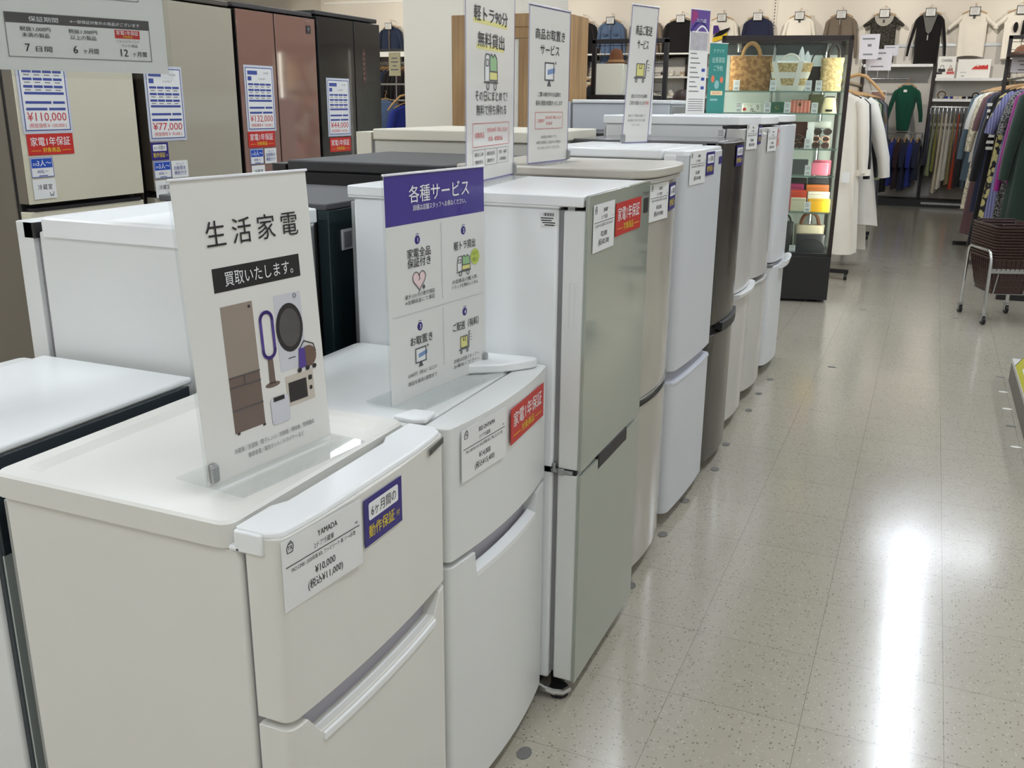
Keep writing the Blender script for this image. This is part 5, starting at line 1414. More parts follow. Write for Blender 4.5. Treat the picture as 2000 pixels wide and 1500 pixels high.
# ---------------------------------------------------------------- shelves of shoes further left on the back wall
SW = thing('shoe_shelving', 'white wall shelving full of shoes behind the standing person', 'shelving', (0, 15.6, 0))
MB().box(-5.4, -2.2, -0.03, -0.012, 0.12, 2.16).build('back_panel', PANELG, SW, smooth=0)
for x in (-5.38, -4.30, -3.72, -3.18, -2.22):
    MB().box(x - 0.024, x + 0.024, -0.085, -0.028, 0.0, 2.2).build('upright', UPR, SW)
for z in (2.15, 1.80, 1.50, 1.22, 0.9, 0.5):
    MB().box(-5.36, -2.24, -0.36, -0.03, z, z + 0.024).build('shelf', SHELFW, SW, bevel=0.003)
MB().box(-5.4, -2.2, -0.38, -0.02, 0.0, 0.1).build('plinth', BLACK, SW)
def make_shoe(m, sole):
    T = thing('sneaker', '', 'shoe', (0, 0, 0), 0, 'shoes on the wall shelves')
    st = [(-0.13, 0.030, 0.030), (-0.11, 0.038, 0.046), (-0.06, 0.042, 0.056), (0.0, 0.038, 0.075), (0.05, 0.036, 0.098), (0.10, 0.035, 0.100), (0.125, 0.028, 0.085)]
    MB().loft([[(hw * math.cos(a), y, 0.022 + max(0.0, (h - 0.022)) * (0.5 + 0.5 * math.sin(a)) ) for a in [2 * PI * k / 12 for k in range(12)]] for y, hw, h in st]).build('upper', m, T, smooth=60)
    MB().prism([(0.042 * math.cos(a) * (1.0 if math.sin(a) < 0 else 0.9), 0.135 * math.sin(a)) for a in [2 * PI * k / 18 for k in range(18)]], 0.0, 0.026).build('sole', sole, T, bevel=0.004)
    t = MB()
    for k in range(4):
        t.tube([(-0.02, -0.045 + 0.025 * k, 0.066 + 0.011 * k), (0.02, -0.045 + 0.025 * k, 0.066 + 0.011 * k)], 0.003, 5)
    t.build('laces', PAPER, T)
    return T
SOLEW = mat('sole_white', (222, 218, 206), 0.6, vary=0.05)
kinds = [('white', make_shoe(mat('white_leather', (216, 212, 202), 0.5, vary=0.08), SOLEW)), ('black', make_shoe(mat('black_leather', (36, 34, 34), 0.45, vary=0.08), SOLEW)), ('beige', make_shoe(mat('beige_suede', (170, 152, 124), 0.8, vary=0.1), SOLEW)), ('grey', make_shoe(mat('grey_mesh', (128, 128, 130), 0.8, vary=0.1), SOLEW))]
seen = set(); n_sh = 0
for row, (z, rn) in enumerate(((1.824, 'upper'), (1.524, 'middle'), (1.244, 'lower'))):
    for k in range(13):
        x = -4.22 + k * 0.155
        cn, proto = kinds[(0, 1, 0, 2, 0, 3, 0, 0, 1, 2, 0, 3, 1)[(k + row * 4) % 13]]
        lab = '%s sneaker on the %s shoe shelf, place %d counted from the wooden booth' % (cn, rn, k + 1)
        loc = (x, 15.36 + 0.04 * (k % 2), z)
        if cn not in seen:
            seen.add(cn); proto.location = loc; proto['label'] = lab; proto.rotation_euler = (0, 0, 0.25)
        else:
            copy_thing(proto, loc, 0.2 + 0.3 * math.sin(k * 3 + row), lab)

# ---------------------------------------------------------------- wooden fitting booth in front of the pillar
OAK = None
def oak():
    m = bpy.data.materials.new('oak_board'); m.use_nodes = True
    nt = m.node_tree; b = nt.nodes['Principled BSDF']; b.inputs['Roughness'].default_value = 0.55
    tc = nt.nodes.new('ShaderNodeTexCoord'); mp = nt.nodes.new('ShaderNodeMapping'); mp.inputs['Scale'].default_value = (14, 14, 0.7)
    n = nt.nodes.new('ShaderNodeTexNoise'); n.inputs['Scale'].default_value = 2.2; n.inputs['Detail'].default_value = 6
    r = nt.nodes.new('ShaderNodeValToRGB'); r.color_ramp.elements[0].color = lin((132, 102, 66)); r.color_ramp.elements[1].color = lin((176, 142, 98))
    r.color_ramp.elements[0].position = 0.3; r.color_ramp.elements[1].position = 0.72
    nt.links.new(tc.outputs['Object'], mp.inputs[0]); nt.links.new(mp.outputs[0], n.inputs[0]); nt.links.new(n.outputs['Fac'], r.inputs[0]); nt.links.new(r.outputs[0], b.inputs['Base Color'])
    return m
OAK = oak()
FR = thing('fitting_booth', 'oak board fitting booth with white sliding panels in front of the pillar', 'booth', (-3.555, 7.0, 0))
MB().box(0, 0.115, 0, 0.03, 0, 2.05).build('front_board', OAK, FR, bevel=0.002)
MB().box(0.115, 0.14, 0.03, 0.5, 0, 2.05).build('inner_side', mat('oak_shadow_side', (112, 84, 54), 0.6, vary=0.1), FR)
MB().box(0.115, 0.955, 0, 0.03, 1.955, 2.05).build('header_board', OAK, FR, bevel=0.002)
MB().box(0.115, 0.955, 0.002, 0.03, 1.875, 1.952).build('header_board', OAK, FR, bevel=0.002)
MB().box(0.575, 0.955, 0, 0.03, 0, 1.872).build('front_board', OAK, FR, bevel=0.002)
MB().box(0.925, 0.955, 0.03, 0.5, 0, 2.045).build('side_panel', OAK, FR, bevel=0.002)
MB().box(0.14, 0.925, 0.48, 0.5, 0, 2.045).build('back_board', OAK, FR)
for a, b in ((0.44, 0.50), (0.53, 0.565)):
    MB().box(a, b, 0.02, 0.045, 0, 1.872).build('sliding_panel', mat('panel_white', (226, 224, 214), 0.5, vary=0.02), FR, bevel=0.002)
MB().box(0.505, 0.525, 0.05, 0.07, 1.45, 1.55).build('panel_pull', STEEL, FR)

# ---------------------------------------------------------------- black display rack with grid, hat and box
GR = thing('display_rack', 'black framed display rack with wire grid, beyond the fridges', 'rack', (-2.73, 8.0, 0))
mb = MB()
for x in (0.0, 0.62):
    MB().box(x, x + 0.035, -0.02, 0.02, 0, 1.915).build('post', BLACK, GR, bevel=0.002)
    MB().box(x - 0.0, x + 0.035, -0.35, 0.35, 0.0, 0.03).build('foot', BLACK, GR)
MB().box(0, 0.655, -0.02, 0.02, 1.885, 1.92).build('top_bar', BLACK, GR, bevel=0.002)
MB().box(-0.12, 0.62, -0.30, -0.02, 1.42, 1.47).build('shelf', BLACK, GR, bevel=0.003)
g = MB()
for k in range(1, 8):
    g.tube([(0.035 + k * 0.073, 0, 0.9), (0.035 + k * 0.073, 0, 1.885)], 0.0025, 5)
for k in range(14):
    g.tube([(0.035, 0, 0.92 + k * 0.073), (0.62, 0, 0.92 + k * 0.073)], 0.0025, 5)
g.build('wire_grid', BLACK, GR)
WB = MB().box(-2.60, -2.37, 7.72, 7.90, 1.4705, 1.715).build('box', mat('pale_box_card', (214, 214, 200), 0.6, vary=0.02), None, bevel=0.004)
tag(WB, 'pale square box on the black rack shelf under the brown hat', 'box')
HT = thing('hat', 'brown brimmed hat resting on the pale box', 'hat', (-2.46, 7.81, 1.715))
HATM = mat('brown_felt', (104, 62, 34), 0.85, vary=0.1, bump=0.2)
rings = []
for z, r in ((0.002, 0.125), (0.008, 0.128), (0.012, 0.085), (0.03, 0.072), (0.075, 0.064), (0.105, 0.050), (0.118, 0.028)):
    rings.append([(r * 0.85 * math.cos(a), r * 0.7 * math.sin(a), z) for a in [2 * PI * k / 24 for k in range(24)]])
MB().loft(rings).build('crown', HATM, HT, smooth=60)
MB().loft([[(r * 0.85 * math.cos(a), r * 0.7 * math.sin(a), z) for a in [2 * PI * k / 24 for k in range(24)]] for z, r in ((0.014, 0.0845), (0.014, 0.088), (0.032, 0.0765), (0.032, 0.073))]).build('band', mat('tan_band', (150, 112, 66), 0.7, vary=0.05), HT)
for i, (cn, m) in enumerate((('cream', C_CREAM), ('black', C_BLACK), ('navy', C_NAVY), ('slate grey', C_SLATE), ('dark brown', C_BROWN))):
    garment('shirt', cn + ' shirt on an orange-brown hanger behind the black grid rack', 'shirt', (-3.02 + i * 0.10, 8.75, 1.70), PI / 2 - 0.25, m, L=0.66, W=0.4, dep=0.03, sl=0.4, sr=0.045, seed=i, group='shirts hung behind the grid rack')
rl = thing('clothes_rack', 'chrome rail rack carrying the shirts behind the grid rack', 'rack', (-3.1, 8.75, 0))
MB().tube([(0, 0, 0.03), (0, 0, 1.702), (0.62, 0, 1.702), (0.62, 0, 0.03)], 0.012, 10).build('rail', CHROME, rl)
for x in (0, 0.62):
    MB().box(x - 0.02, x + 0.02, -0.25, 0.25, 0, 0.03).build('foot', BLACK, rl)

# ---------------------------------------------------------------- racks seen in the gap left of the pillar
lk = thing('clothes_rack', 'chrome rack with a low rail in the gap left of the pillar', 'rack', (-6.05, 10.0, 0))
MB().tube([(0.42, 0, 0.03), (0.42, 0, 1.70)], 0.02, 10).build('post', STEEL, lk)
MB().tube([(-0.75, 0, 1.60), (0.44, 0, 1.60)], 0.012, 10).build('upper_rail', CHROME, lk)
MB().tube([(-0.75, 0, 1.42), (0.44, 0, 1.42)], 0.012, 10).build('lower_rail', CHROME, lk)
MB().tube([(-0.72, 0, 0.03), (-0.72, 0, 1.62)], 0.02, 10).build('post', STEEL, lk)
MB().box(-0.76, 0.46, -0.22, 0.22, 0, 0.03).build('foot', BLACK, lk)
garment('denim_jacket', 'worn blue denim jacket on the low chrome rail left of the pillar', 'jacket', (-5.93, 9.96, 1.52), 0.5, C_DENIM, L=0.6, W=0.36, dep=0.08, sl=0.45, group='clothes left of the pillar')
garment('top', 'violet blue top on the low chrome rail left of the pillar', 'top', (-5.70, 10.02, 1.47), 1.1, C_BLUE, L=0.6, W=0.36, dep=0.06, sl=0.3, group='clothes left of the pillar')
def bare_hanger(label, loc, rz):
    T = thing('hanger', label, 'hanger', loc, rz)
    MB().tube([(-0.21, 0, -0.19), (-0.15, 0, -0.12), (-0.06, 0, -0.035), (0, 0, -0.02), (0.06, 0, -0.035), (0.15, 0, -0.12), (0.21, 0, -0.19)], [0.014, 0.02, 0.022, 0.022, 0.022, 0.02, 0.014], 10, sy=0.6).build('shoulder', WOOD_H, T)
    MB().tube([(0, 0, -0.02), (0, 0, 0.03), (0.02, 0, 0.05), (0.012, 0, 0.068), (-0.008, 0, 0.07)], 0.003, 6).build('hook', CHROME, T)
bare_hanger('bare wooden hanger on the rail end left of the pillar', (-5.56, 9.78, 1.50), 0.75)
wl = thing('wall_shelving', 'white wall shelf with a packed clothes rail under the dark denim jacket', 'shelving', (-9.06, 15.6, 0))
MB().box(-1.0, 1.0, -0.42, -0.02, 2.16, 2.25).build('shelf', SHELFW, wl, bevel=0.004)
MB().box(-1.0, 1.0, -0.43, -0.41, 2.25, 2.29).build('shelf_lip', BLACK, wl)
MB().tube([(-1.0, -0.3, 2.06), (1.0, -0.3, 2.06)], 0.014, 10).build('clothes_rail', CHROME, wl)
MB().box(-1.0, 1.0, -0.03, -0.012, 0.1, 2.16).build('back_panel', PANELG, wl, smooth=0)
for x in (-0.98, 0.98):
    MB().box(x - 0.02, x + 0.02, -0.32, -0.02, 0, 2.16).build('upright', UPR, wl)
for i in range(14):
    garment('jacket', 'jacket on a wooden hanger under the white wall shelf, number %d from the left' % (i + 1), 'jacket', (-9.55 + i * 0.085, 15.28, 2.072), PI / 2 - 0.5, (C_BLACK, C_DKDENIM, C_WINE)[i % 3] if i % 4 == 3 else C_BLACK, L=0.8, W=0.42, dep=0.03, sl=0.5, sr=0.05, seed=i, group='jackets under the white wall shelf')
ns = MB().box(-0.09, 0.09, -0.006, 0.006, -0.155, 0.155)
NS = ns.build('notice_card', mat('cream_notice', (222, 210, 168), 0.6, vary=0.03))
NS.location = (-6.98, 12.0, 1.905)
tag(NS, 'cream notice card hanging among the jackets left of the pillar', 'sign')
fn = lambda u, v, w: (u, -0.0065 - w, v)
t = MB()
for k, f_ in enumerate((0.09, 0.11, 0.06, 0.12)):
    t.rect(-f_ / 2, f_ / 2, 0.07 - 0.05 * k, 0.085 - 0.05 * k, 0, fn)
t.build('lettering', INK_GREY, NS, smooth=0)
nk = thing('sign_stand', 'thin pole stand that holds up the cream notice card', 'stand', (-6.98, 12.03, 0))
MB().tube([(0, 0, 0.02), (0, 0, 1.78)], 0.008, 8).build('pole', STEEL, nk)
MB().box(-0.12, 0.12, -0.1, 0.1, 0, 0.02).build('foot', BLACK, nk)

# ---------------------------------------------------------------- glass showcase of bags
CA = math.radians(12)
CORG = Vector((-0.581, 7.232, 0))
CM = Matrix.Translation(CORG) @ Matrix.Rotation(CA, 4, 'Z')
CW, CD, CH = 0.885, 0.42, 1.868
SHC = thing('showcase', 'tall black-framed glass showcase with lit handbags at the end of the fridge row', 'showcase', CORG, CA)
P0 = 0.028
MB().box(-CW, 0, 0.0, CD, 0.02, 0.34).build('base_cabinet', mat('black_cabinet_board', (30, 29, 30), 0.4, vary=0.08), SHC, bevel=0.003)
for x, y in ((-CW, 0), (-P0, 0), (-CW, CD - P0), (-P0, CD - P0)):
    MB().box(x, x + P0, y, y + P0, 0.34, CH).build('post', BROWNBLACK, SHC, bevel=0.002)
fr = MB()
fr.box(-CW, 0, 0, P0, CH - 0.035, CH).box(-CW, 0, CD - P0, CD, CH - 0.035, CH).box(-CW, -CW + P0, P0, CD - P0, CH - 0.035, CH).box(-P0, 0, P0, CD - P0, CH - 0.035, CH)
fr.build('top_frame', BROWNBLACK, SHC, bevel=0.002)
MB().box(-CW, 0, 0, CD, 0.34, 0.365).build('bottom_frame', BLACK, SHC, bevel=0.002)
gl = MB().box(-CW + P0, -P0, 0.010, 0.015, 0.366, CH - 0.036).build('front_glass', PANE, SHC, smooth=0)
MB().box(-0.018, -0.013, P0, CD - P0, 0.366, CH - 0.036).build('side_glass', PANE, SHC, smooth=0)
MB().box(-CW + 0.013, -CW + 0.018, P0, CD - P0, 0.366, CH - 0.036).build('side_glass', PANE, SHC, smooth=0)
MB().box(-CW + P0, -P0, P0, CD - P0, CH - 0.012, CH - 0.006).build('top_glass', PANE, SHC, smooth=0)
MB().box(-CW + P0, -P0, CD - 0.016, CD - 0.008, 0.366, CH - 0.11).build('back_panel', mat('pale_frosted_back', (232, 235, 228), 0.35, vary=0.02), SHC, smooth=0)
MB().box(-CW + P0, -P0, CD - 0.018, CD - 0.006, CH - 0.11, CH - 0.036).build('back_top_rail', mat('dark_rail', (70, 72, 72), 0.3, vary=0.05), SHC, smooth=0)
SHELFG = glass('shelf_glass', (238, 247, 243), 0.5)
SHZ = (1.50, 1.35, 1.104, 0.917, 0.656)
for z in SHZ:
    s_ = MB().box(-CW + 0.034, -0.034, 0.03, CD - 0.05, z - 0.008, z).build('glass_shelf', SHELFG, SHC, smooth=0)
    MB().box(-CW + 0.034, -0.034, 0.0285, 0.031, z - 0.008, z).build('front_edge', mat('green_glass_edge', (126, 150, 140), 0.2, vary=0.05), s_, smooth=0)
for x in (-0.50, -0.13):
    MB().tube([(x, CD - 0.06, 0.366), (x, CD - 0.06, CH - 0.04)], 0.010, 10).build('support_rod', CHROME, SHC)
CLAMP = mat('case_lamp', (255, 244, 224), 0.5, vary=0, emit=(255, 247, 234), estr=CASE_POWER)
for x in (-CW + 0.008, -0.022):
    MB().box(x, x + 0.014, P0 + 0.001, P0 + 0.012, 0.42, CH - 0.06).build('lamp_strip', CLAMP, SHC, smooth=0)
for x in (-0.76, -0.14):
    MB().tube([(x, 0.2, CH - 0.04), (x, 0.2, CH - 0.10)], 0.018, 12).build('spot_lamp', CHROME, SHC)
for x, y in ((-CW + 0.06, 0.05), (-0.06, 0.05), (-CW + 0.06, CD - 0.05), (-0.06, CD - 0.05)):
    MB().tube([(x, y, 0.0), (x, y, 0.021)], 0.02, 10).build('foot', DARKGAP, SHC)
def inst(name, label, cat, x, y, z, rz=0.0, group=None):
    p = CM @ Vector((x, y, z))
    return thing(name, label, cat, p, CA + rz, group)
def wall_ring(w0, w1, d, h, nz=8, wav=0.0, n=40, p=0.35):
    """tapered tote: rounded-rectangle rings from base to rim"""
    rings = []
    for k in range(nz + 1):
        t = k / nz
        w_ = w0 + (w1 - w0) * t
        r = []
        for q in range(n):
            a = 2 * PI * q / n
            c, s_ = math.cos(a), math.sin(a)
            e = 1 + wav * math.sin(t * 22)
            r.append((w_ / 2 * abs(c) ** p * (1 if c > 0 else -1) * e, d / 2 * abs(s_) ** p * (1 if s_ > 0 else -1), h * t))
        rings.append(r)
    return rings
def handle_arc(w, h, z0, y, r, n=12):
    return [(w * math.cos(PI * k / n), y, z0 + h * math.sin(PI * k / n)) for k in range(n + 1)]
JUTE = pattern_mat('jute_weave', (128, 92, 54), (160, 122, 78), 'noise', 40, 0.9)
STRAW = pattern_mat('straw_weave', (172, 146, 100), (204, 180, 132), 'noise', 60, 0.9)
COTTON = cloth('cotton_white', (222, 218, 206), 0.05)
T = inst('tote_bag', 'large brown jute tote with two curved handles on the top glass shelf', 'bag', -0.672, 0.17, 1.501)
MB().loft(wall_ring(0.285, 0.295, 0.12, 0.238, p=0.3)).build('body', JUTE, T, smooth=50)
for y in (-0.045, 0.045):
    MB().tube(handle_arc(0.062, 0.10, 0.225, y, 0), 0.012, 10, sy=0.8).build('handle', mat('jute_rope', (170, 130, 84), 0.85, vary=0.2, scale=60), T, smooth=60)
T = inst('basket_bag', 'straw basket bag with wide white ribbon bands and one arched handle', 'bag', -0.395, 0.16, 1.501)
MB().loft(wall_ring(0.20, 0.315, 0.13, 0.19, p=0.55)).build('body', STRAW, T, smooth=50)
for t0, t1 in ((0.0, 0.24), (0.46, 0.72)):
    rr_ = wall_ring(0.20, 0.315, 0.13, 0.19, nz=40, p=0.55)
    MB().loft([[(x * 1.015, y * 1.03, z) for x, y, z in rr_[int(t0 * 40) + k]] for k in range(int((t1 - t0) * 40))], cap=False).build('ribbon_band', COTTON, T, smooth=50)
for x in (-0.09, 0.05):
    MB().loft([[(x * (0.75 + 0.55 * k / 8) - 0.018, -0.062 - 0.006 * k / 8, 0.01 + 0.19 * k / 8), (x * (0.75 + 0.55 * k / 8) + 0.018, -0.062 - 0.006 * k / 8, 0.01 + 0.19 * k / 8), (x * (0.75 + 0.55 * k / 8) + 0.018, -0.072 - 0.006 * k / 8, 0.01 + 0.19 * k / 8), (x * (0.75 + 0.55 * k / 8) - 0.018, -0.072 - 0.006 * k / 8, 0.01 + 0.19 * k / 8)] for k in range(9)]).build('ribbon_strap', COTTON, T)
MB().tube(handle_arc(0.065, 0.075, 0.175, 0, 0), 0.009, 10).build('handle', COTTON, T, smooth=60)
MB().loft([[(x * 0.9, y * 0.9, 0.185 + 0.004 * math.sin(k * 3)) for k, (x, y, z) in enumerate(wall_ring(0.2, 0.315, 0.13, 0.19, p=0.55)[-1])], [(x * 0.6, y * 0.6, 0.205) for x, y, z in wall_ring(0.2, 0.315, 0.13, 0.19, p=0.55)[-1]]]).build('lining', COTTON, T, smooth=60)
for dx, h_ in ((0.075, 0.115), (0.115, 0.085)):
    rings = [[(dx + r * math.cos(a), 0.05 + r * math.sin(a), 0.19 + z) for a in [2 * PI * q / 14 for q in range(14)]] for z, r in ((0, 0.032), (h_ * 0.4, 0.024), (h_ * 0.8, 0.012), (h_, 0.003))]
    MB().loft(rings).build('stuffing_paper', mat('tissue_white', (232, 232, 230), 0.7, vary=0.03), T, smooth=60)
T = inst('shoulder_bag', 'dark brown small bag with thin strap, between the two straw bags', 'bag', -0.208, 0.22, 1.501)
MB().loft(wall_ring(0.11, 0.125, 0.06, 0.17, p=0.35)).build('body', mat('dark_brown_leather', (54, 42, 38), 0.5, vary=0.1), T, smooth=50)
MB().tube([(-0.05, 0, 0.165), (-0.03, 0, 0.24), (0.02, 0, 0.30), (0.05, 0, 0.22), (0.055, 0, 0.165)], 0.005, 6).build('strap', mat('dark_brown_leather', (54, 42, 38), 0.5), T)
T = inst('tote_bag', 'straw tote with scalloped sides and dark looped handles at the right of the top shelf', 'bag', -0.112, 0.14, 1.501)
MB().loft(wall_ring(0.14, 0.15, 0.09, 0.225, nz=44, wav=0.03, p=0.3), cap=True).build('body', STRAW, T, smooth=50)
for y in (-0.035, 0.035):
    MB().tube([(-0.03, y, 0.215), (-0.03, y * 0.8, 0.27), (-0.005, y * 0.5, 0.315), (0.02, y * 0.5, 0.315), (0.04, y * 0.8, 0.27), (0.04, y, 0.215)], 0.006, 8).build('handle', mat('dark_brown_leather', (54, 42, 38), 0.5), T, smooth=60)
def pouch(name, label, cat, x0, x1, z, h, d, m, y=0.14, lean=0.0, extra=None, bev=0.006, rz=0.0):
    T = inst(name, label, cat, (x0 + x1) / 2, y, z, rz)
    w_ = x1 - x0
    b = MB().box(-w_ / 2, w_ / 2, -d / 2, d / 2, 0.0, h).build('body', m, T, bevel=bev, seg=3)
    MB().box(-w_ / 2 + 0.004, w_ / 2 - 0.004, -d / 2 - 0.0006, d / 2 + 0.0006, h * 0.86, h * 0.875).build('zip', mat('zip_dark', (92, 86, 78), 0.4, vary=0.1), T, smooth=0)
    if extra:
        extra(T, w_, h, -d / 2 - 0.001)
    return T
fnz = lambda y: (lambda u, v, w: (u, y - w, v))
def e_draw(T, w_, h, y):
    fn = fnz(y)
    t = MB().line([(-0.01, 0.01), (0.0, 0.03), (0.012, 0.022), (0.004, 0.008), (0.03, 0.006)], 0.003, 0, fn)
    t.line([(0.03, 0.04), (0.04, 0.05), (0.05, 0.038), (0.04, 0.03), (0.046, 0.02)], 0.003, 0, fn)
    for x in (-0.03, -0.015, -0.005):
        t.rect(x, x + 0.004, 0.044, 0.048, 0, fn)
    t.build('line_drawing', INK, T, smooth=0)
    MB().prism(circ(-0.052, 0.022, 0.012, 12, 0.01), 0, 0.001, fn).build('red_patch', RED, T, smooth=0)
pouch('pouch', 'white pouch with black squiggles and a red patch on the second shelf', 'pouch', -0.71, -0.575, 1.351, 0.064, 0.04, mat('white_leatherette', (226, 222, 208), 0.5, vary=0.02), extra=e_draw)
def e_clasp(T, w_, h, y):
    MB().tube([(0.012 * math.cos(a), y - 0.002, h * 0.5 + 0.012 * math.sin(a)) for a in [PI * 0.3 + 2 * PI * 0.75 * k / 14 for k in range(15)]], 0.0022, 6).build('ring_clasp', mat('gold', (206, 176, 104), 0.25, metal=0.9, vary=0.03), T)
pouch('wallet', 'green wallet with a gold ring clasp on the second shelf', 'wallet', -0.514, -0.416, 1.351, 0.075, 0.035, mat('green_leather', (60, 104, 84), 0.45, vary=0.06), extra=e_clasp)
def e_patch(T, w_, h, y):
    MB().box(-0.012, 0.008, y - 0.002, y + 0.001, h * 0.55, h * 0.8).build('leather_patch', C_BROWN, T, smooth=0)
    t = MB()
    for k in range(5):
        t.tube([(-0.055 + 0.025 * k, 0, h), (-0.045 + 0.025 * k, 0, h + 0.006), (-0.035 + 0.025 * k, 0, h)], 0.003, 6)
    t.build('top_frill', mat('coral_leather', (206, 112, 96), 0.4), T)
pouch('wallet', 'coral crocodile-pattern purse on the second shelf', 'purse', -0.379, -0.237, 1.351, 0.085, 0.045, pattern_mat('coral_crocodile', (206, 108, 92), (230, 156, 138), 'stripe', 12, 0.4), extra=e_patch)
T = inst('handbag', 'olive bag standing behind the small beige one on the second shelf', 'bag', -0.19, 0.24, 1.351)
MB().loft(wall_ring(0.12, 0.10, 0.05, 0.13, p=0.4)).build('body', mat('olive_leather', (132, 128, 96), 0.5, vary=0.06), T, smooth=50)
MB().tube(handle_arc(0.035, 0.04, 0.125, 0, 0), 0.005, 8).build('handle', mat('olive_leather', (132, 128, 96), 0.5), T)
def e_badge(T, w_, h, y):
    MB().box(-0.022, 0.024, y - 0.006, y + 0.004, 0.012, 0.026).build('name_badge', INK, T, bevel=0.001)
T = inst('handbag', 'small pale beige bag with dark piping and name badge on the second shelf', 'bag', -0.11, 0.12, 1.351)
MB().loft(wall_ring(0.115, 0.085, 0.05, 0.105, p=0.45)).build('body', mat('beige_leather', (206, 192, 154), 0.5, vary=0.04), T, smooth=50)
MB().tube([(-0.060, -0.02, 0.0), (-0.056, -0.02, 0.05), (-0.042, -0.018, 0.10), (-0.02, -0.01, 0.112), (0.03, -0.01, 0.112), (0.045, -0.018, 0.095), (0.058, -0.02, 0.03)], 0.004, 8).build('piping', mat('dark_brown_leather', (54, 42, 38), 0.5), T)
e_badge(T, 0.11, 0.1, -0.026)
# third shelf: spectacle cases and sunglasses
def sunglasses(label, x, z, m, y=0.10, lens=(60, 46, 42), case=False):
    T = inst('sunglasses', label, 'sunglasses', x, y, z, 0, 'sunglasses on the middle glass shelf')
    for sx in (-1, 1):
        ring = [(sx * 0.034 + 0.027 * math.cos(a), 0, 0.022 + 0.020 * math.sin(a)) for a in [2 * PI * k / 18 for k in range(18)]]
        MB().tube(ring, 0.0042, 8, closed=True).build('frame', m, T)
        MB().prism([(sx * 0.034 + 0.025 * math.cos(a), 0.022 + 0.018 * math.sin(a)) for a in [2 * PI * k / 16 for k in range(16)]], -0.001, 0.001, lambda u, v, w: (u, w, v)).build('lens', mat('lens_%d' % lens[0], lens, 0.08, coat=0.6, vary=0.05), T)
        MB().tube([(sx * 0.062, 0, 0.03), (sx * 0.066, 0.02, 0.03), (sx * 0.062, 0.12, 0.026), (sx * 0.06, 0.135, 0.012)], 0.003, 6).build('temple', m, T)
    MB().tube([(-0.008, 0, 0.028), (0, -0.002, 0.032), (0.008, 0, 0.028)], 0.003, 6).build('bridge', m, T)
    return T
TORT = mat('tortoise_shell', (84, 52, 36), 0.2, coat=0.5, vary=0.4, scale=60)
ROSEG = mat('rose_frame', (196, 150, 128), 0.25, metal=0.3, vary=0.05)
stk = [('black sunglasses folded on the top of the right-hand stack of eyewear', -0.13, 0.096, BLACK, 0.16), ('rose-framed sunglasses in the middle of the right-hand stack', -0.142, 0.045, ROSEG, 0.13), ('tortoise sunglasses lowest in the right-hand stack', -0.142, 0.0005, TORT, 0.10),
       ('tortoise sunglasses beside the column of price tags, lower one', -0.262, 0.0005, TORT, 0.10), ('tortoise sunglasses beside the column of price tags, upper one', -0.266, 0.055, TORT, 0.14)]
for lab, x, dz, m, y in stk:
    sunglasses(lab, x, 1.1045 + dz, m, y)
MB_ = None
for i, (x, y0_, z_, w_) in enumerate(((-0.142, 0.13, 1.104, 0.14), (-0.142, 0.16, 1.104, 0.14))):
    T = inst('display_step', ('lower', 'upper')[i] + ' clear step that lifts the sunglasses of the right-hand stack', 'stand', x, y0_, z_ + 0.0005, 0)
    hh = 0.044 if i == 0 else 0.095
    MB().box(-w_ / 2, w_ / 2, -0.012, 0.012, 0, hh - 0.001 if i else hh).build('block', ACRYL, T, smooth=0)
T = inst('display_step', 'clear step lifting the upper tortoise pair beside the tags', 'stand', -0.266, 0.15, 1.1045)
MB().box(-0.06, 0.06, -0.014, 0.014, 0, 0.054).build('block', ACRYL, T, smooth=0)
T = inst('spectacle_case', 'dark brown glossy spectacle case standing at the back of the middle shelf', 'case', -0.285, 0.24, 1.1045)
MB().loft(wall_ring(0.12, 0.13, 0.06, 0.185, p=0.5)).build('shell', mat('brown_patent', (74, 38, 34), 0.12, coat=0.6, vary=0.1), T, smooth=50)
T = inst('spectacle_case', 'white long spectacle case on a clear block at the back of the middle shelf', 'case', -0.142, 0.27, 1.2445)
MB().box(-0.08, 0.08, -0.03, 0.03, 0, 0.052).build('shell', mat('white_case', (226, 226, 222), 0.3, vary=0.02), T, bevel=0.012, seg=3)
T = inst('display_step', 'tall clear block under the white spectacle case', 'stand', -0.142, 0.27, 1.1045)
MB().box(-0.07, 0.07, -0.028, 0.028, 0, 0.1395).build('block', ACRYL, T, smooth=0)
# fourth shelf
pouch('wallet', 'grey folded wallet open on its edge on the fourth shelf', 'wallet', -0.345, -0.21, 0.9175, 0.108, 0.03, mat('grey_leather', (88, 90, 92), 0.45, vary=0.05), y=0.16)
pouch('wallet', 'bright pink wallet in front on the fourth shelf', 'wallet', -0.191, -0.073, 0.9175, 0.088, 0.022, mat('pink_leather', (232, 128, 150), 0.4, vary=0.03), y=0.10)
pouch('wallet', 'darker rose wallet behind the bright pink one', 'wallet', -0.173, -0.047, 0.9175, 0.105, 0.025, mat('rose_leather', (190, 92, 112), 0.4, vary=0.04), y=0.17)
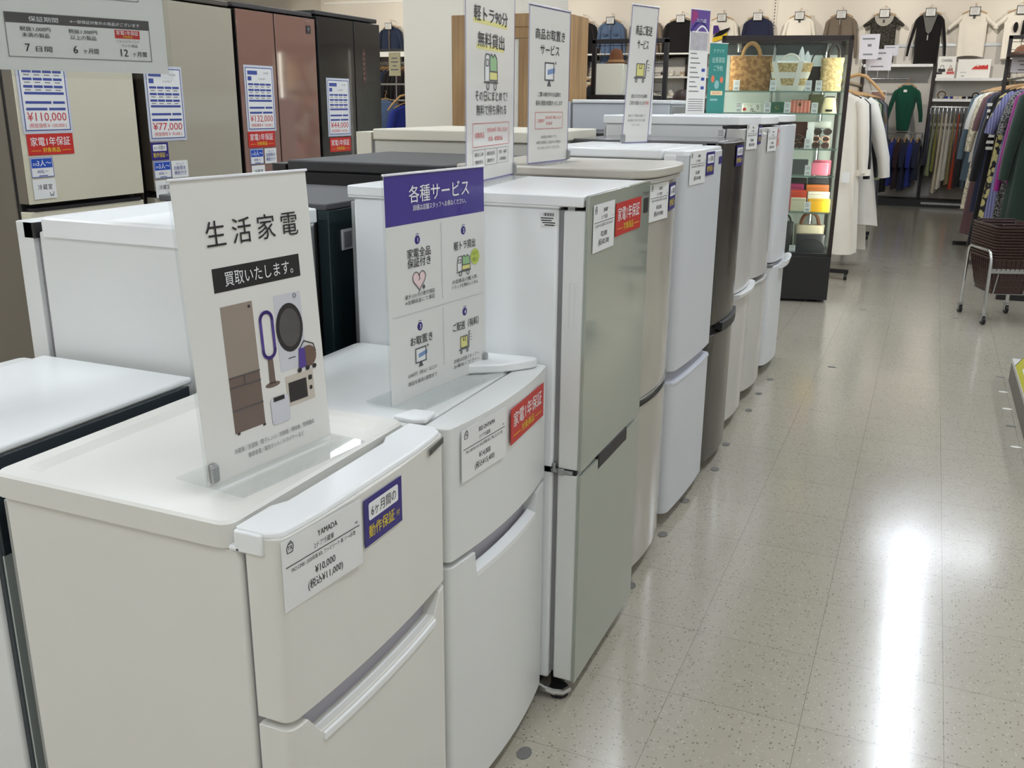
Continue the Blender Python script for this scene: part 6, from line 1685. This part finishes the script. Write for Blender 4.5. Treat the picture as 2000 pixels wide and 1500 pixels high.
# fifth shelf: purses in two stepped piles
def row5(lab, x0, x1, z0, z1, y, m, d=0.05):
    return pouch('wallet', lab, 'wallet', x0, x1, z0, z1 - z0, d, m, y=y, bev=0.004)
row5('black wallet at the back of the left pile on the fifth shelf', -0.31, -0.193, 0.6565, 0.884, 0.30, mat('black_leather', (34, 40, 38), 0.45, vary=0.08))
row5('magenta wallet in the left pile on the fifth shelf', -0.31, -0.218, 0.6565, 0.845, 0.24, mat('magenta_leather', (178, 56, 108), 0.4, vary=0.04))
row5('red wallet with ring mark in the left pile on the fifth shelf', -0.31, -0.203, 0.6565, 0.805, 0.17, mat('red_leather', (206, 66, 44), 0.4, vary=0.04))
row5('cream wallet at the front of the left pile on the fifth shelf', -0.31, -0.207, 0.6565, 0.754, 0.10, mat('cream_leather', (222, 212, 182), 0.45, vary=0.03))
row5('navy wallet at the back of the right pile on the fifth shelf', -0.184, -0.036, 0.6565, 0.884, 0.30, mat('navy_leather', (52, 50, 62), 0.45, vary=0.06))
row5('orange wallet in the right pile on the fifth shelf', -0.200, -0.037, 0.6565, 0.841, 0.24, mat('orange_leather', (222, 122, 48), 0.4, vary=0.04))
row5('white wallet in the right pile on the fifth shelf', -0.192, -0.037, 0.6565, 0.796, 0.17, mat('white_leather_smooth', (232, 228, 214), 0.4, vary=0.02))
row5('yellow flap wallet at the front of the right pile on the fifth shelf', -0.189, -0.037, 0.6565, 0.750, 0.10, mat('yellow_leather', (236, 178, 40), 0.4, vary=0.04))
# floor of the case
BLKB = mat('black_bag_leather', (50, 50, 54), 0.5, vary=0.08)
T = inst('handbag', 'flat black bag with curved seam lying in front on the showcase floor', 'bag', -0.148, 0.10, 0.366)
MB().loft(wall_ring(0.20, 0.205, 0.07, 0.125, p=0.35)).build('body', BLKB, T, smooth=50)
MB().tube([(0.10 * math.cos(a), -0.037, 0.03 + 0.065 * math.sin(a)) for a in [PI * 0.1 + PI * 0.8 * k / 14 for k in range(15)]], 0.003, 6).build('curved_seam', BLACK, T)
MB().tube([(0.096, -0.02, 0.01), (0.104, -0.03, 0.05), (0.098, -0.03, 0.10)], 0.005, 6).build('chain', CHROME, T)
T = inst('handbag', 'cream canvas bag with brown leather handles on the showcase floor', 'bag', -0.148, 0.24, 0.366)
MB().loft(wall_ring(0.20, 0.215, 0.10, 0.18, p=0.4)).build('body', mat('cream_canvas', (222, 210, 182), 0.7, vary=0.04), T, smooth=50)
for y in (-0.035, 0.035):
    MB().tube(handle_arc(0.065, 0.10, 0.17, y, 0), 0.010, 10, sy=0.7).build('handle', mat('brown_leather', (124, 74, 42), 0.4, vary=0.1), T, smooth=60)
T = inst('handbag', 'dark rounded bag at the left of the showcase floor', 'bag', -0.325, 0.20, 0.366)
MB().loft(wall_ring(0.12, 0.11, 0.09, 0.20, p=0.6)).build('body', mat('charcoal_leather', (58, 58, 60), 0.5, vary=0.06), T, smooth=50)
MB().tube(handle_arc(0.035, 0.06, 0.19, 0, 0), 0.007, 8).build('handle', BLACK, T)
# price tags standing on the shelves
def ptag(label, x, z, w_=0.044, h=0.072, y=0.055):
    T = inst('price_tag', label, 'price tag', x, y, z, 0, 'price tags standing in the showcase')
    MB().prism([(0, 0), (0.026, 0), (0.006, h), (0.004, h)], -w_ / 2, w_ / 2, lambda u, v, w: (w, u, v)).build('tent_card', PAPER, T, smooth=0)
    fn = lambda u, v, w: (u, v * 0.055 - w - 0.0006, v)
    t = MB()
    for k in range(3):
        t.rect(-w_ * 0.36, w_ * 0.3, h * (0.82 - 0.13 * k), h * (0.86 - 0.13 * k), 0, fn, 0.0002)
    for k in range(7):
        t.rect(-w_ * 0.3 + k * w_ * 0.085, -w_ * 0.27 + k * w_ * 0.085 + w_ * 0.02 * (k % 2), h * 0.12, h * 0.32, 0, fn, 0.0002)
    t.build('lettering', INK_GREY, T, smooth=0)
for lab, x, z in (('in front of the jute tote', -0.764, 1.501), ('in front of the ribbon basket bag', -0.51, 1.501), ('right of the ribbon basket bag', -0.268, 1.501), ('in front of the dark brown strap bag', -0.198, 1.501),
                  ('left of the white pouch with squiggles', -0.737, 1.351), ('left of the green wallet', -0.536, 1.351), ('between green wallet and coral purse', -0.399, 1.351), ('left of the small beige bag', -0.212, 1.351),
                  ('beside the lower tortoise sunglasses', -0.236, 1.105), ('left of the bright pink wallet', -0.216, 0.918), ('in front of the yellow flap wallet', -0.195, 0.657)):
    ptag('white price tag standing ' + lab, x, z)
ptag('small white price tag by the flat black bag', -0.275, 0.366, 0.042, 0.045)
ptag('white price tag raised behind another by the tortoise sunglasses', -0.226, 1.105, 0.044, 0.13, 0.088)
ptag('tallest white price tag of the column beside the sunglasses', -0.216, 1.105, 0.044, 0.185, 0.122)

# ---------------------------------------------------------------- rack of pale coats on the left of the aisle
LR = thing('clothes_rack', 'wheeled clothes rack along the aisle carrying the pale coats', 'rack', (-0.78, 9.7, 0))
for y in (-1.38, 1.38):
    MB().tube([(0, y, 0.07), (0, y, 1.60)], 0.014, 10).build('upright', BLACK, LR)
    MB().box(-0.26, 0.26, y - 0.018, y + 0.018, 0.055, 0.085).build('foot_bar', BLACK, LR)
    for x in (-0.24, 0.24):
        MB().tube([(x - 0.012, y, 0.027), (x + 0.012, y, 0.027)], 0.0265, 12).build('caster', BLACK, LR)
MB().tube([(0, -1.45, 1.60), (0, 1.45, 1.60)], 0.014, 10).build('rail', CHROME, LR)
lrack = [
    ('coat', 'near white shirt-coat with long cuffed sleeve at the front of the left rack', C_OFF, dict(L=1.30, W=0.44, hem=0.58, sl=0.56, sr=0.078, flare=0.06, cuff=C_OFF, collar=C_OFF), 8.42, 0.02),
    ('top', 'black top tucked between the two nearest pale coats', C_BLACK, dict(L=0.85, W=0.46, hem=0.48, sl=0.62), 8.66, 0.03),
    ('coat', 'wide white coat behind the nearest one on the left rack', C_WHITE, dict(L=1.12, W=0.50, hem=0.82, sl=0.62, sr=0.10, flare=0.18), 8.92, 0.715),
    ('dress', 'long white dress reaching lowest on the left rack', C_OFF, dict(L=1.36, W=0.46, hem=0.66, sl=0.3, sr=0.075), 9.20, 0.05),
    ('blouse', 'black blouse behind the white dress on the left rack', C_BLACK, dict(L=0.95, W=0.50, hem=0.56, sl=0.66, sr=0.07), 9.50, 0.06),
    ('cardigan', 'sage green knit cardigan on the left rack', C_SAGE, dict(L=0.98, W=0.50, hem=0.56, sl=0.70, sr=0.07), 9.80, 0.07),
    ('jacket', 'dark green jacket on the left rack behind the sage knit', C_DKGREEN, dict(L=0.9, W=0.52, hem=0.56, sl=0.66, sr=0.07), 10.10, 0.08),
    ('dress', 'long brown dress hanging on the left rack', C_BROWN, dict(L=1.28, W=0.48, hem=0.60, sl=0.2), 10.40, 0.08),
    ('jacket', 'grey jacket near the far end of the left rack', C_GREY, dict(L=1.0, W=0.52, hem=0.56, sl=0.6), 10.70, 0.12),
    ('coat', 'black coat at the far end of the left rack', C_BLACK, dict(L=1.2, W=0.52, hem=0.62, sl=0.6), 11.0, 0.12),
]
for i, (n, lab, m, kw, y, dx) in enumerate(lrack):
    garment(n, lab, n.replace('_', ' '), (-0.78, y, 1.622), 0.0, m, seed=i * 1.7, group='garments on the left aisle rack', folds=7, fold=0.028, dep=0.075, **kw)
pk = MB().box(-0.03, 0.03, -0.07, -0.0672, 0.0, 0.085).build('price_tag', PAPER, None, smooth=0)
pk.location = (-0.62, 8.36, 0.80)
tag(pk, 'white price tag card hanging low on the nearest white coat', 'price tag')
MB().tube([(-0.0, -0.068, 0.085), (-0.005, -0.066, 0.16)], 0.0015, 5).build('string', PAPER, pk)
def info_card(label, x, y, z, w_, h, rz=0.05, pole=True):
    T = thing('info_card', label, 'sign', (x, y, z), rz, 'paper notices above the left rack')
    MB().box(-w_ / 2, w_ / 2, -0.002, 0.002, 0, h).build('card', mat('pinkish_card', (214, 206, 208), 0.5, vary=0.02), T, smooth=0)
    fn = lambda u, v, w: (u, -0.0024 - w, v)
    t = MB().rect(w_ * -0.4, w_ * 0.25, h * 0.78, h * 0.84, 0, fn, 0.0002).rect(w_ * -0.1, w_ * 0.1, h * 0.5, h * 0.6, 0, fn, 0.0002).rect(w_ * -0.3, w_ * 0.2, h * 0.16, h * 0.22, 0, fn, 0.0002)
    t.build('lettering', INK_GREY, T, smooth=0)
    if pole:
        MB().tube([(0, 0.004, 0.02), (0, 0.006, 1.622 - z)], 0.004, 6).build('clip_rod', STEEL, T)
    return T
info_card('pinkish notice card clipped on the left rack, taller one beside the showcase', -0.545, 8.26, 1.755, 0.14, 0.185)
info_card('pinkish notice card clipped on the left rack, lower and nearer the aisle', -0.468, 8.32, 1.672, 0.19, 0.16)
info_card('small white notice card behind the two pinkish ones', -0.405, 8.72, 1.80, 0.11, 0.08)
bare_hanger('bare wooden hanger sticking out above the pale coats', (-0.60, 8.24, 1.66), 0.0)

# ---------------------------------------------------------------- rack of dark clothes on the right of the aisle
RR = thing('clothes_rack', 'clothes rack on the right of the aisle carrying striped and dark clothes', 'rack', (0.705, 9.6, 0), 0.085)
for y in (-1.62, 1.5):
    MB().tube([(0, y, 0.03), (0, y, 1.66)], 0.014, 10).build('upright', BLACK, RR)
    MB().box(-0.26, 0.26, y - 0.018, y + 0.018, 0.0, 0.04).build('foot_bar', BLACK, RR)
MB().tube([(0, -1.68, 1.66), (0, 1.56, 1.66)], 0.014, 10).build('rail', CHROME, RR)
def f_bars(G):
    fn = lambda u, v, w: (u, -0.004 - w, v)
    t = MB()
    for k in range(8):
        t.box(-0.325 + 0.005 * k, -0.245 + 0.002 * k, -0.062, -0.050, -0.27 - 0.052 * k, -0.245 - 0.052 * k)
    t.build('white_sleeve_bar', C_WHITE, G, smooth=0)
def f_skirt(G):
    rings = []
    for k in range(7):
        t_ = k / 6
        rings.append([((0.17 + 0.08 * t_) * math.cos(a), (0.06 + 0.03 * t_) * math.sin(a) + 0.012 * math.sin(7 * a) * t_, -0.86 - 0.5 * t_) for a in [2 * PI * q / 28 for q in range(28)]])
    MB().loft(rings).build('skirt', C_CHECK, G, smooth=60)
rrack = [
    ('coat', 'long black-green coat nearest on the right rack', C_DKGREEN, dict(L=1.05, W=0.46, hem=0.56, sl=0.62, sr=0.075), 8.22, 0.820),
    ('top', 'magenta long-sleeved top over a checked skirt on the right rack', C_PURPLE, dict(L=0.76, W=0.46, hem=0.46, sl=0.72, sr=0.055, flare=0.07, front=f_skirt), 8.45, 0.760),
    ('dress', 'black and grey speckled dress on the right rack', C_SPECK, dict(L=1.2, W=0.46, hem=0.56, sl=0.3), 8.68, 0.750),
    ('shirt_dress', 'lavender striped shirt dress with short sleeves on the right rack', C_STRIPE, dict(L=1.18, W=0.46, hem=0.60, sl=0.30, sr=0.085, flare=0.12, collar=C_STRIPE), 8.92, 0.715),
    ('dress', 'black dress with large yellow flowers on the right rack', C_FLOWER, dict(L=1.18, W=0.48, hem=0.60, sl=0.25), 9.18, 0.675),
    ('cardigan', 'black cardigan with white sleeve stripes on the right rack', C_BLACK, dict(L=1.36, W=0.50, hem=0.66, sl=0.72, sr=0.075, flare=0.10, front=f_bars), 9.48, 0.655),
    ('jacket', 'navy jacket behind the striped-sleeve cardigan', C_NAVY, dict(L=1.1, W=0.50, hem=0.60, sl=0.62), 9.78, 0.635),
    ('dress', 'dusty mauve long dress on the right rack', C_MAUVE, dict(L=1.34, W=0.50, hem=0.64, sl=0.3), 10.08, 0.610),
    ('dress', 'cream lace dress with ruffles on the right rack', C_LACE, dict(L=1.12, W=0.50, hem=0.64, sl=0.5, sr=0.07), 10.38, 0.590),
    ('top', 'white satin top near the far end of the right rack', C_WHITE, dict(L=0.7, W=0.5, hem=0.52, sl=0.3), 10.68, 0.580),
    ('jacket', 'slate blue jacket at the far end of the right rack', C_SLATE, dict(L=0.9, W=0.5, hem=0.56, sl=0.6), 10.95, 0.580),
]
for i, (n, lab, m, kw, y, x) in enumerate(rrack):
    garment(n, lab, n.replace('_', ' '), (0.705 - (y - 9.6) * 0.085, y, 1.682), 0.03, m, seed=i * 2.1, group='garments on the right aisle rack', folds=7, fold=0.028, dep=0.075, **kw)
RT = MB().box(-0.028, 0.028, -0.003, 0.0, 0.0, 0.12).build('price_tag', PAPER, None, smooth=0)
RT.location = (0.555, 8.34, 0.97); RT.rotation_euler = (0, 0.12, 0)
tag(RT, 'white price tag on the magenta sleeve of the right rack', 'price tag')
MB().tube([(0.0, 0, 0.12), (0.0, 0.02, 0.19)], 0.0015, 5).build('string', PAPER, RT)
RG = thing('display_rack', 'black framed grid rack end with a notice card at the right edge', 'rack', (0.478, 9.33, 0))
for x in (0.0, 0.70):
    MB().box(x, x + 0.03, -0.015, 0.015, 0, 1.975).build('post', BROWNBLACK, RG, bevel=0.002)
    MB().box(x - 0.0, x + 0.03, -0.18, 0.18, 0, 0.03).build('foot', BLACK, RG)
MB().box(0, 0.73, -0.015, 0.015, 1.950, 1.980).build('top_bar', BROWNBLACK, RG, bevel=0.002)
g = MB()
for k in range(1, 10):
    g.tube([(0.03 + k * 0.067, 0, 1.670), (0.03 + k * 0.067, 0, 1.950)], 0.0025, 5)
for k in range(5):
    g.tube([(0.03, 0, 1.680 + k * 0.062), (0.70, 0, 1.680 + k * 0.062)], 0.0025, 5)
g.build('wire_grid', BLACK, RG)
MB().box(0.03, 0.09, -0.05, -0.015, 1.830, 1.845).box(0.0, 0.70, -0.2, -0.016, 1.805, 1.817).build('shelf', BROWNBLACK, RG)
nc = MB().box(0.045, 0.30, -0.022, -0.018, 1.685, 1.805).build('notice_card', mat('pinkish_card', (214, 206, 208), 0.5, vary=0.02), RG, smooth=0)
fn = lambda u, v, w: (u, -0.0225 - w, v)
t = MB().rect(0.09, 0.25, 1.770, 1.778, 0, fn, 0.0003).rect(0.11, 0.24, 1.742, 1.752, 0, fn, 0.0003).rect(0.10, 0.25, 1.700, 1.710, 0, fn, 0.0003)
t.build('lettering', INK_GREY, nc, smooth=0)
T = thing('hat', 'brown leather cap on the small shelf of the right grid rack', 'hat', (0.60, 9.215, 1.8175))
MB().loft([[(r * math.cos(a), r * 0.8 * math.sin(a), z) for a in [2 * PI * k / 18 for k in range(18)]] for z, r in ((0, 0.095), (0.012, 0.098), (0.03, 0.075), (0.06, 0.06), (0.08, 0.03))]).build('crown', HATM, T, smooth=60)
MB().loft([[(r * math.cos(a), r * 0.8 * math.sin(a), z) for a in [2 * PI * k / 18 for k in range(18)]] for z, r in ((0.012, 0.0985), (0.02, 0.092))]).build('band', BLACK, T)

# ---------------------------------------------------------------- cart with nested shopping baskets
ca = math.atan2(0.11, 0.30)
CT = thing('basket_cart', 'chrome cart on casters holding the brown shopping baskets', 'cart', (0.535, 7.19, 0), ca)
U, V = 0.160, 0.195
for sx in (-1, 1):
    pts = [(sx * U, V, 0.07), (sx * U, V * 0.96, 0.44), (sx * U, V * 0.88, 0.475), (sx * U, V * 0.72, 0.487), (sx * U, -V * 0.72, 0.487), (sx * U, -V * 0.88, 0.475), (sx * U, -V * 0.96, 0.44), (sx * U, -V, 0.07)]
    MB().tube(pts, 0.0115, 12).build('leg_frame', CHROME, CT, smooth=60)
    for sy_ in (-1, 1):
        c_ = MB().tube([(sx * U - 0.009, sy_ * V, 0.027), (sx * U + 0.009, sy_ * V, 0.027)], 0.0268, 16).build('caster', BLACK, CT)
        MB().box(sx * U - 0.014, sx * U - 0.0105, sy_ * V - 0.014, sy_ * V + 0.014, 0.022, 0.062).box(sx * U + 0.0105, sx * U + 0.014, sy_ * V - 0.014, sy_ * V + 0.014, 0.022, 0.062).box(sx * U - 0.014, sx * U + 0.014, sy_ * V - 0.014, sy_ * V + 0.014, 0.060, 0.075).build('caster_fork', STEEL, c_)
for sy_ in (-1, 1):
    MB().box(-U, U, sy_ * V * 0.965 - 0.003, sy_ * V * 0.965 + 0.003, 0.345, 0.375).build('side_bar', STEEL, CT)
MB().box(-0.11, 0.11, -0.15, 0.15, 0.196, 0.200).build('bottom_tray', STEEL, CT)
for sy_ in (-1, 1):
    MB().tube([(0.1, sy_ * 0.15, 0.198), (0.1, sy_ * V * 0.96, 0.34)], 0.004, 6).tube([(-0.1, sy_ * 0.15, 0.198), (-0.1, sy_ * V * 0.96, 0.34)], 0.004, 6).build('tray_hanger', STEEL, CT)
BASK = mat('brown_basket_plastic', (58, 36, 32), 0.4, vary=0.1)
def basket(z):
    B = thing('shopping_basket', '', 'basket', (0.535, 7.19, z), ca, 'nested brown shopping baskets')
    h = 0.245
    rings = []
    for t_, e in ((0, 0), (0.02, 0.0), (0.5, 0.5), (0.93, 0.93), (1.0, 1.0)):
        rings.append([(x, y, h * t_) for x, y in rrect(-0.105 - 0.045 * e, 0.105 + 0.045 * e, -0.150 - 0.055 * e, 0.150 + 0.055 * e, 0.03)])
    inner = [[(x * 0.975, y * 0.982, z_ + (0.004 if i == 0 else 0)) for x, y, z_ in r] for i, r in enumerate(rings)]
    MB().loft(rings + inner[::-1]).build('body', BASK, B, smooth=50)
    MB().loft([[(x * k, y * (1 + (k - 1) * 0.75), z_) for x, y, z_ in [(a, b, q) for a, b in rrect(-0.150, 0.150, -0.205, 0.205, 0.035)]] for k, q in ((1.0, h - 0.012), (1.05, h - 0.012), (1.06, h), (1.0, h))], closed=True).build('rim', BASK, B, smooth=40)
    g = MB()
    for k in range(9):
        for sy_ in (-1, 1):
            x = -0.1 + 0.025 * k
            g.tube([(x, sy_ * 0.155, 0.03), (x * 1.25, sy_ * 0.2055, h - 0.02)], 0.0026, 5)
    for k in range(11):
        for sx in (-1, 1):
            y = -0.14 + 0.028 * k
            g.tube([(sx * 0.109, y, 0.03), (sx * 0.1505, y * 1.2, h - 0.02)], 0.0026, 5)
    for q in range(4):
        t_ = 0.2 + 0.2 * q
        g.tube([(x, y, h * t_) for x, y in rrect(-0.1065 - 0.045 * t_, 0.1065 + 0.045 * t_, -0.1515 - 0.055 * t_, 0.1515 + 0.055 * t_, 0.03)], 0.0026, 5, closed=True)
    g.build('wall_ribs', BASK, B)
    for sy_ in (-1, 1):
        MB().tube([(-0.12, sy_ * 0.192, h + 0.003), (-0.11, sy_ * 0.175, h + 0.010), (0.11, sy_ * 0.175, h + 0.010), (0.12, sy_ * 0.192, h + 0.003)], 0.0055, 8).build('handle', BASK, B)
    return B
b0 = basket(0.2005)
NB = 12
ords = ['lowest', 'second', 'third', 'fourth', 'fifth', 'sixth', 'seventh', 'eighth', 'ninth', 'tenth', 'eleventh', 'topmost']
b0['label'] = 'brown shopping basket, lowest in the stack, its whole wall showing'
for k in range(1, NB):
    copy_thing(b0, (0.535, 7.19, 0.2005 + 0.019 * k), ca, 'brown shopping basket, %s from below in the nested stack' % ords[k] if k < NB - 1 else 'brown shopping basket, topmost of the nested stack')

# ---------------------------------------------------------------- low platform at the right edge with a slanted price rail
LP = thing('display_platform', 'low grey platform with slanted yellow-green price rail at the right edge', 'platform', (0.525, 3.7, 0))
MB().box(0, 0.75, 0, 1.80, 0, 0.10).build('kick', mat('grey_kick', (112, 106, 98), 0.5, vary=0.06), LP, bevel=0.003)
MB().box(0.0, 0.75, 0, 1.80, 0.10, 0.125).build('deck', mat('platform_board', (190, 188, 182), 0.5, vary=0.04), LP, bevel=0.003)
fnr = lambda u, v, w: (0.004 + v * 0.55 - w * 0.87, u, 0.126 + v * 0.83 + w * 0.5)
pr = MB().prism([(0.05, 0.0), (1.62, 0.0), (1.62, 0.135), (0.05, 0.135)], -0.003, 0.0, fnr).build('price_rail', mat('yellow_green_card', (190, 186, 60), 0.45, vary=0.04), LP, smooth=0)
MB().prism([(0.40, 0.03), (1.45, 0.03), (1.45, 0.10), (0.40, 0.10)], 0.0002, 0.001, fnr).build('white_card', PAPER, pr, smooth=0)
t = MB()
for k in range(6):
    t.prism([(0.5 + 0.15 * k, 0.05), (0.6 + 0.15 * k, 0.05), (0.6 + 0.15 * k, 0.062), (0.5 + 0.15 * k, 0.062)], 0.0011, 0.0014, fnr)
t.build('lettering', INK_GREY, pr, smooth=0)
MB().prism([(1.62, 0.0), (1.63, 0.0), (1.63, 0.14), (1.62, 0.14)], -0.004, 0.002, fnr).build('rail_end', STEEL, LP)
for u in (0.3, 1.3):
    MB().tube([fnr(u, 0.0, -0.004), fnr(u, 0.13, -0.004), (0.09, 3.7 * 0 + u, 0.126)], 0.004, 6).build('rail_bracket', STEEL, LP)

# ---------------------------------------------------------------- person seen behind the fridges: only the back of the head shows
PE_ = thing('person', 'person with long dark brown hair turned away among the shelves, mostly hidden', 'person', (-2.37, 9.75, 0), 0.5)
me = bpy.data.meshes.new('body')
J = [((0, 0, 0.80), 0.13), ((0, 0, 1.0), 0.125), ((0, 0, 1.18), 0.13), ((0, 0.0, 1.27), 0.06), ((0, -0.01, 1.33), 0.047), ((0, -0.02, 1.39), 0.075), ((0, -0.015, 1.46), 0.072),
     ((0.09, 0, 0.76), 0.085), ((0.10, -0.01, 0.42), 0.058), ((0.10, 0.0, 0.09), 0.042), ((0.10, -0.11, 0.035), 0.035),
     ((-0.09, 0, 0.76), 0.085), ((-0.10, -0.01, 0.42), 0.058), ((-0.10, 0.0, 0.09), 0.042), ((-0.10, -0.11, 0.035), 0.035),
     ((0.17, 0, 1.22), 0.055), ((0.21, 0.01, 0.97), 0.042), ((0.21, -0.04, 0.74), 0.03), ((0.21, -0.06, 0.66), 0.028),
     ((-0.17, 0, 1.22), 0.055), ((-0.21, 0.01, 0.97), 0.042), ((-0.21, -0.04, 0.74), 0.03), ((-0.21, -0.06, 0.66), 0.028)]
E_ = [(0, 1), (1, 2), (2, 3), (3, 4), (4, 5), (5, 6), (0, 7), (7, 8), (8, 9), (9, 10), (0, 11), (11, 12), (12, 13), (13, 14), (2, 15), (15, 16), (16, 17), (17, 18), (2, 19), (19, 20), (20, 21), (21, 22)]
me.from_pydata([j[0] for j in J], E_, [])
me.materials.append(SKIN)
bo = bpy.data.objects.new('body', me)
COL.objects.link(bo)
bo.parent = PE_
sk = bo.modifiers.new('skin', 'SKIN')
for i, j in enumerate(J):
    me.skin_vertices[0].data[i].radius = (j[1], j[1])
    me.skin_vertices[0].data[i].use_root = (i == 0)
sub = bo.modifiers.new('subd', 'SUBSURF')
sub.levels = 1
sub.render_levels = 2
HAIR = mat('dark_brown_hair', (50, 28, 20), 0.5, vary=0.3, scale=40, sheen=0.2)
rings = []
for z, rx, ry, oy in ((1.12, 0.07, 0.035, 0.085), (1.22, 0.085, 0.06, 0.06), (1.32, 0.085, 0.075, 0.035), (1.40, 0.092, 0.09, 0.015), (1.47, 0.09, 0.092, 0.005), (1.52, 0.07, 0.075, 0.002), (1.545, 0.035, 0.04, 0.0)):
    rings.append([(rx * math.cos(a) * (1 + 0.03 * math.sin(9 * a)), oy + ry * math.sin(a) * (1 + 0.03 * math.sin(11 * a)), z) for a in [2 * PI * k / 30 for k in range(30)]])
MB().loft(rings).build('hair', HAIR, PE_, smooth=60)
rings = []
for z, rx, ry in ((0.62, 0.21, 0.15), (0.8, 0.20, 0.145), (1.0, 0.175, 0.135), (1.15, 0.185, 0.135), (1.23, 0.17, 0.10), (1.275, 0.075, 0.07)):
    rings.append([(rx * math.cos(a), ry * math.sin(a), z) for a in [2 * PI * k / 28 for k in range(28)]])
MB().loft(rings).build('sweater', cloth('rose_sweater', (160, 100, 116), 0.08), PE_, smooth=60)
rings = []
for z, r in ((0.06, 0.06), (0.4, 0.075), (0.75, 0.10)):
    rings.append([(0.10 + r * math.cos(a), r * math.sin(a), z) for a in [2 * PI * k / 20 for k in range(20)]])
mb = MB().loft(rings).loft([[(x - 0.20, y, z) for x, y, z in r] for r in rings])
mb.build('trousers', C_NAVY, PE_, smooth=60)
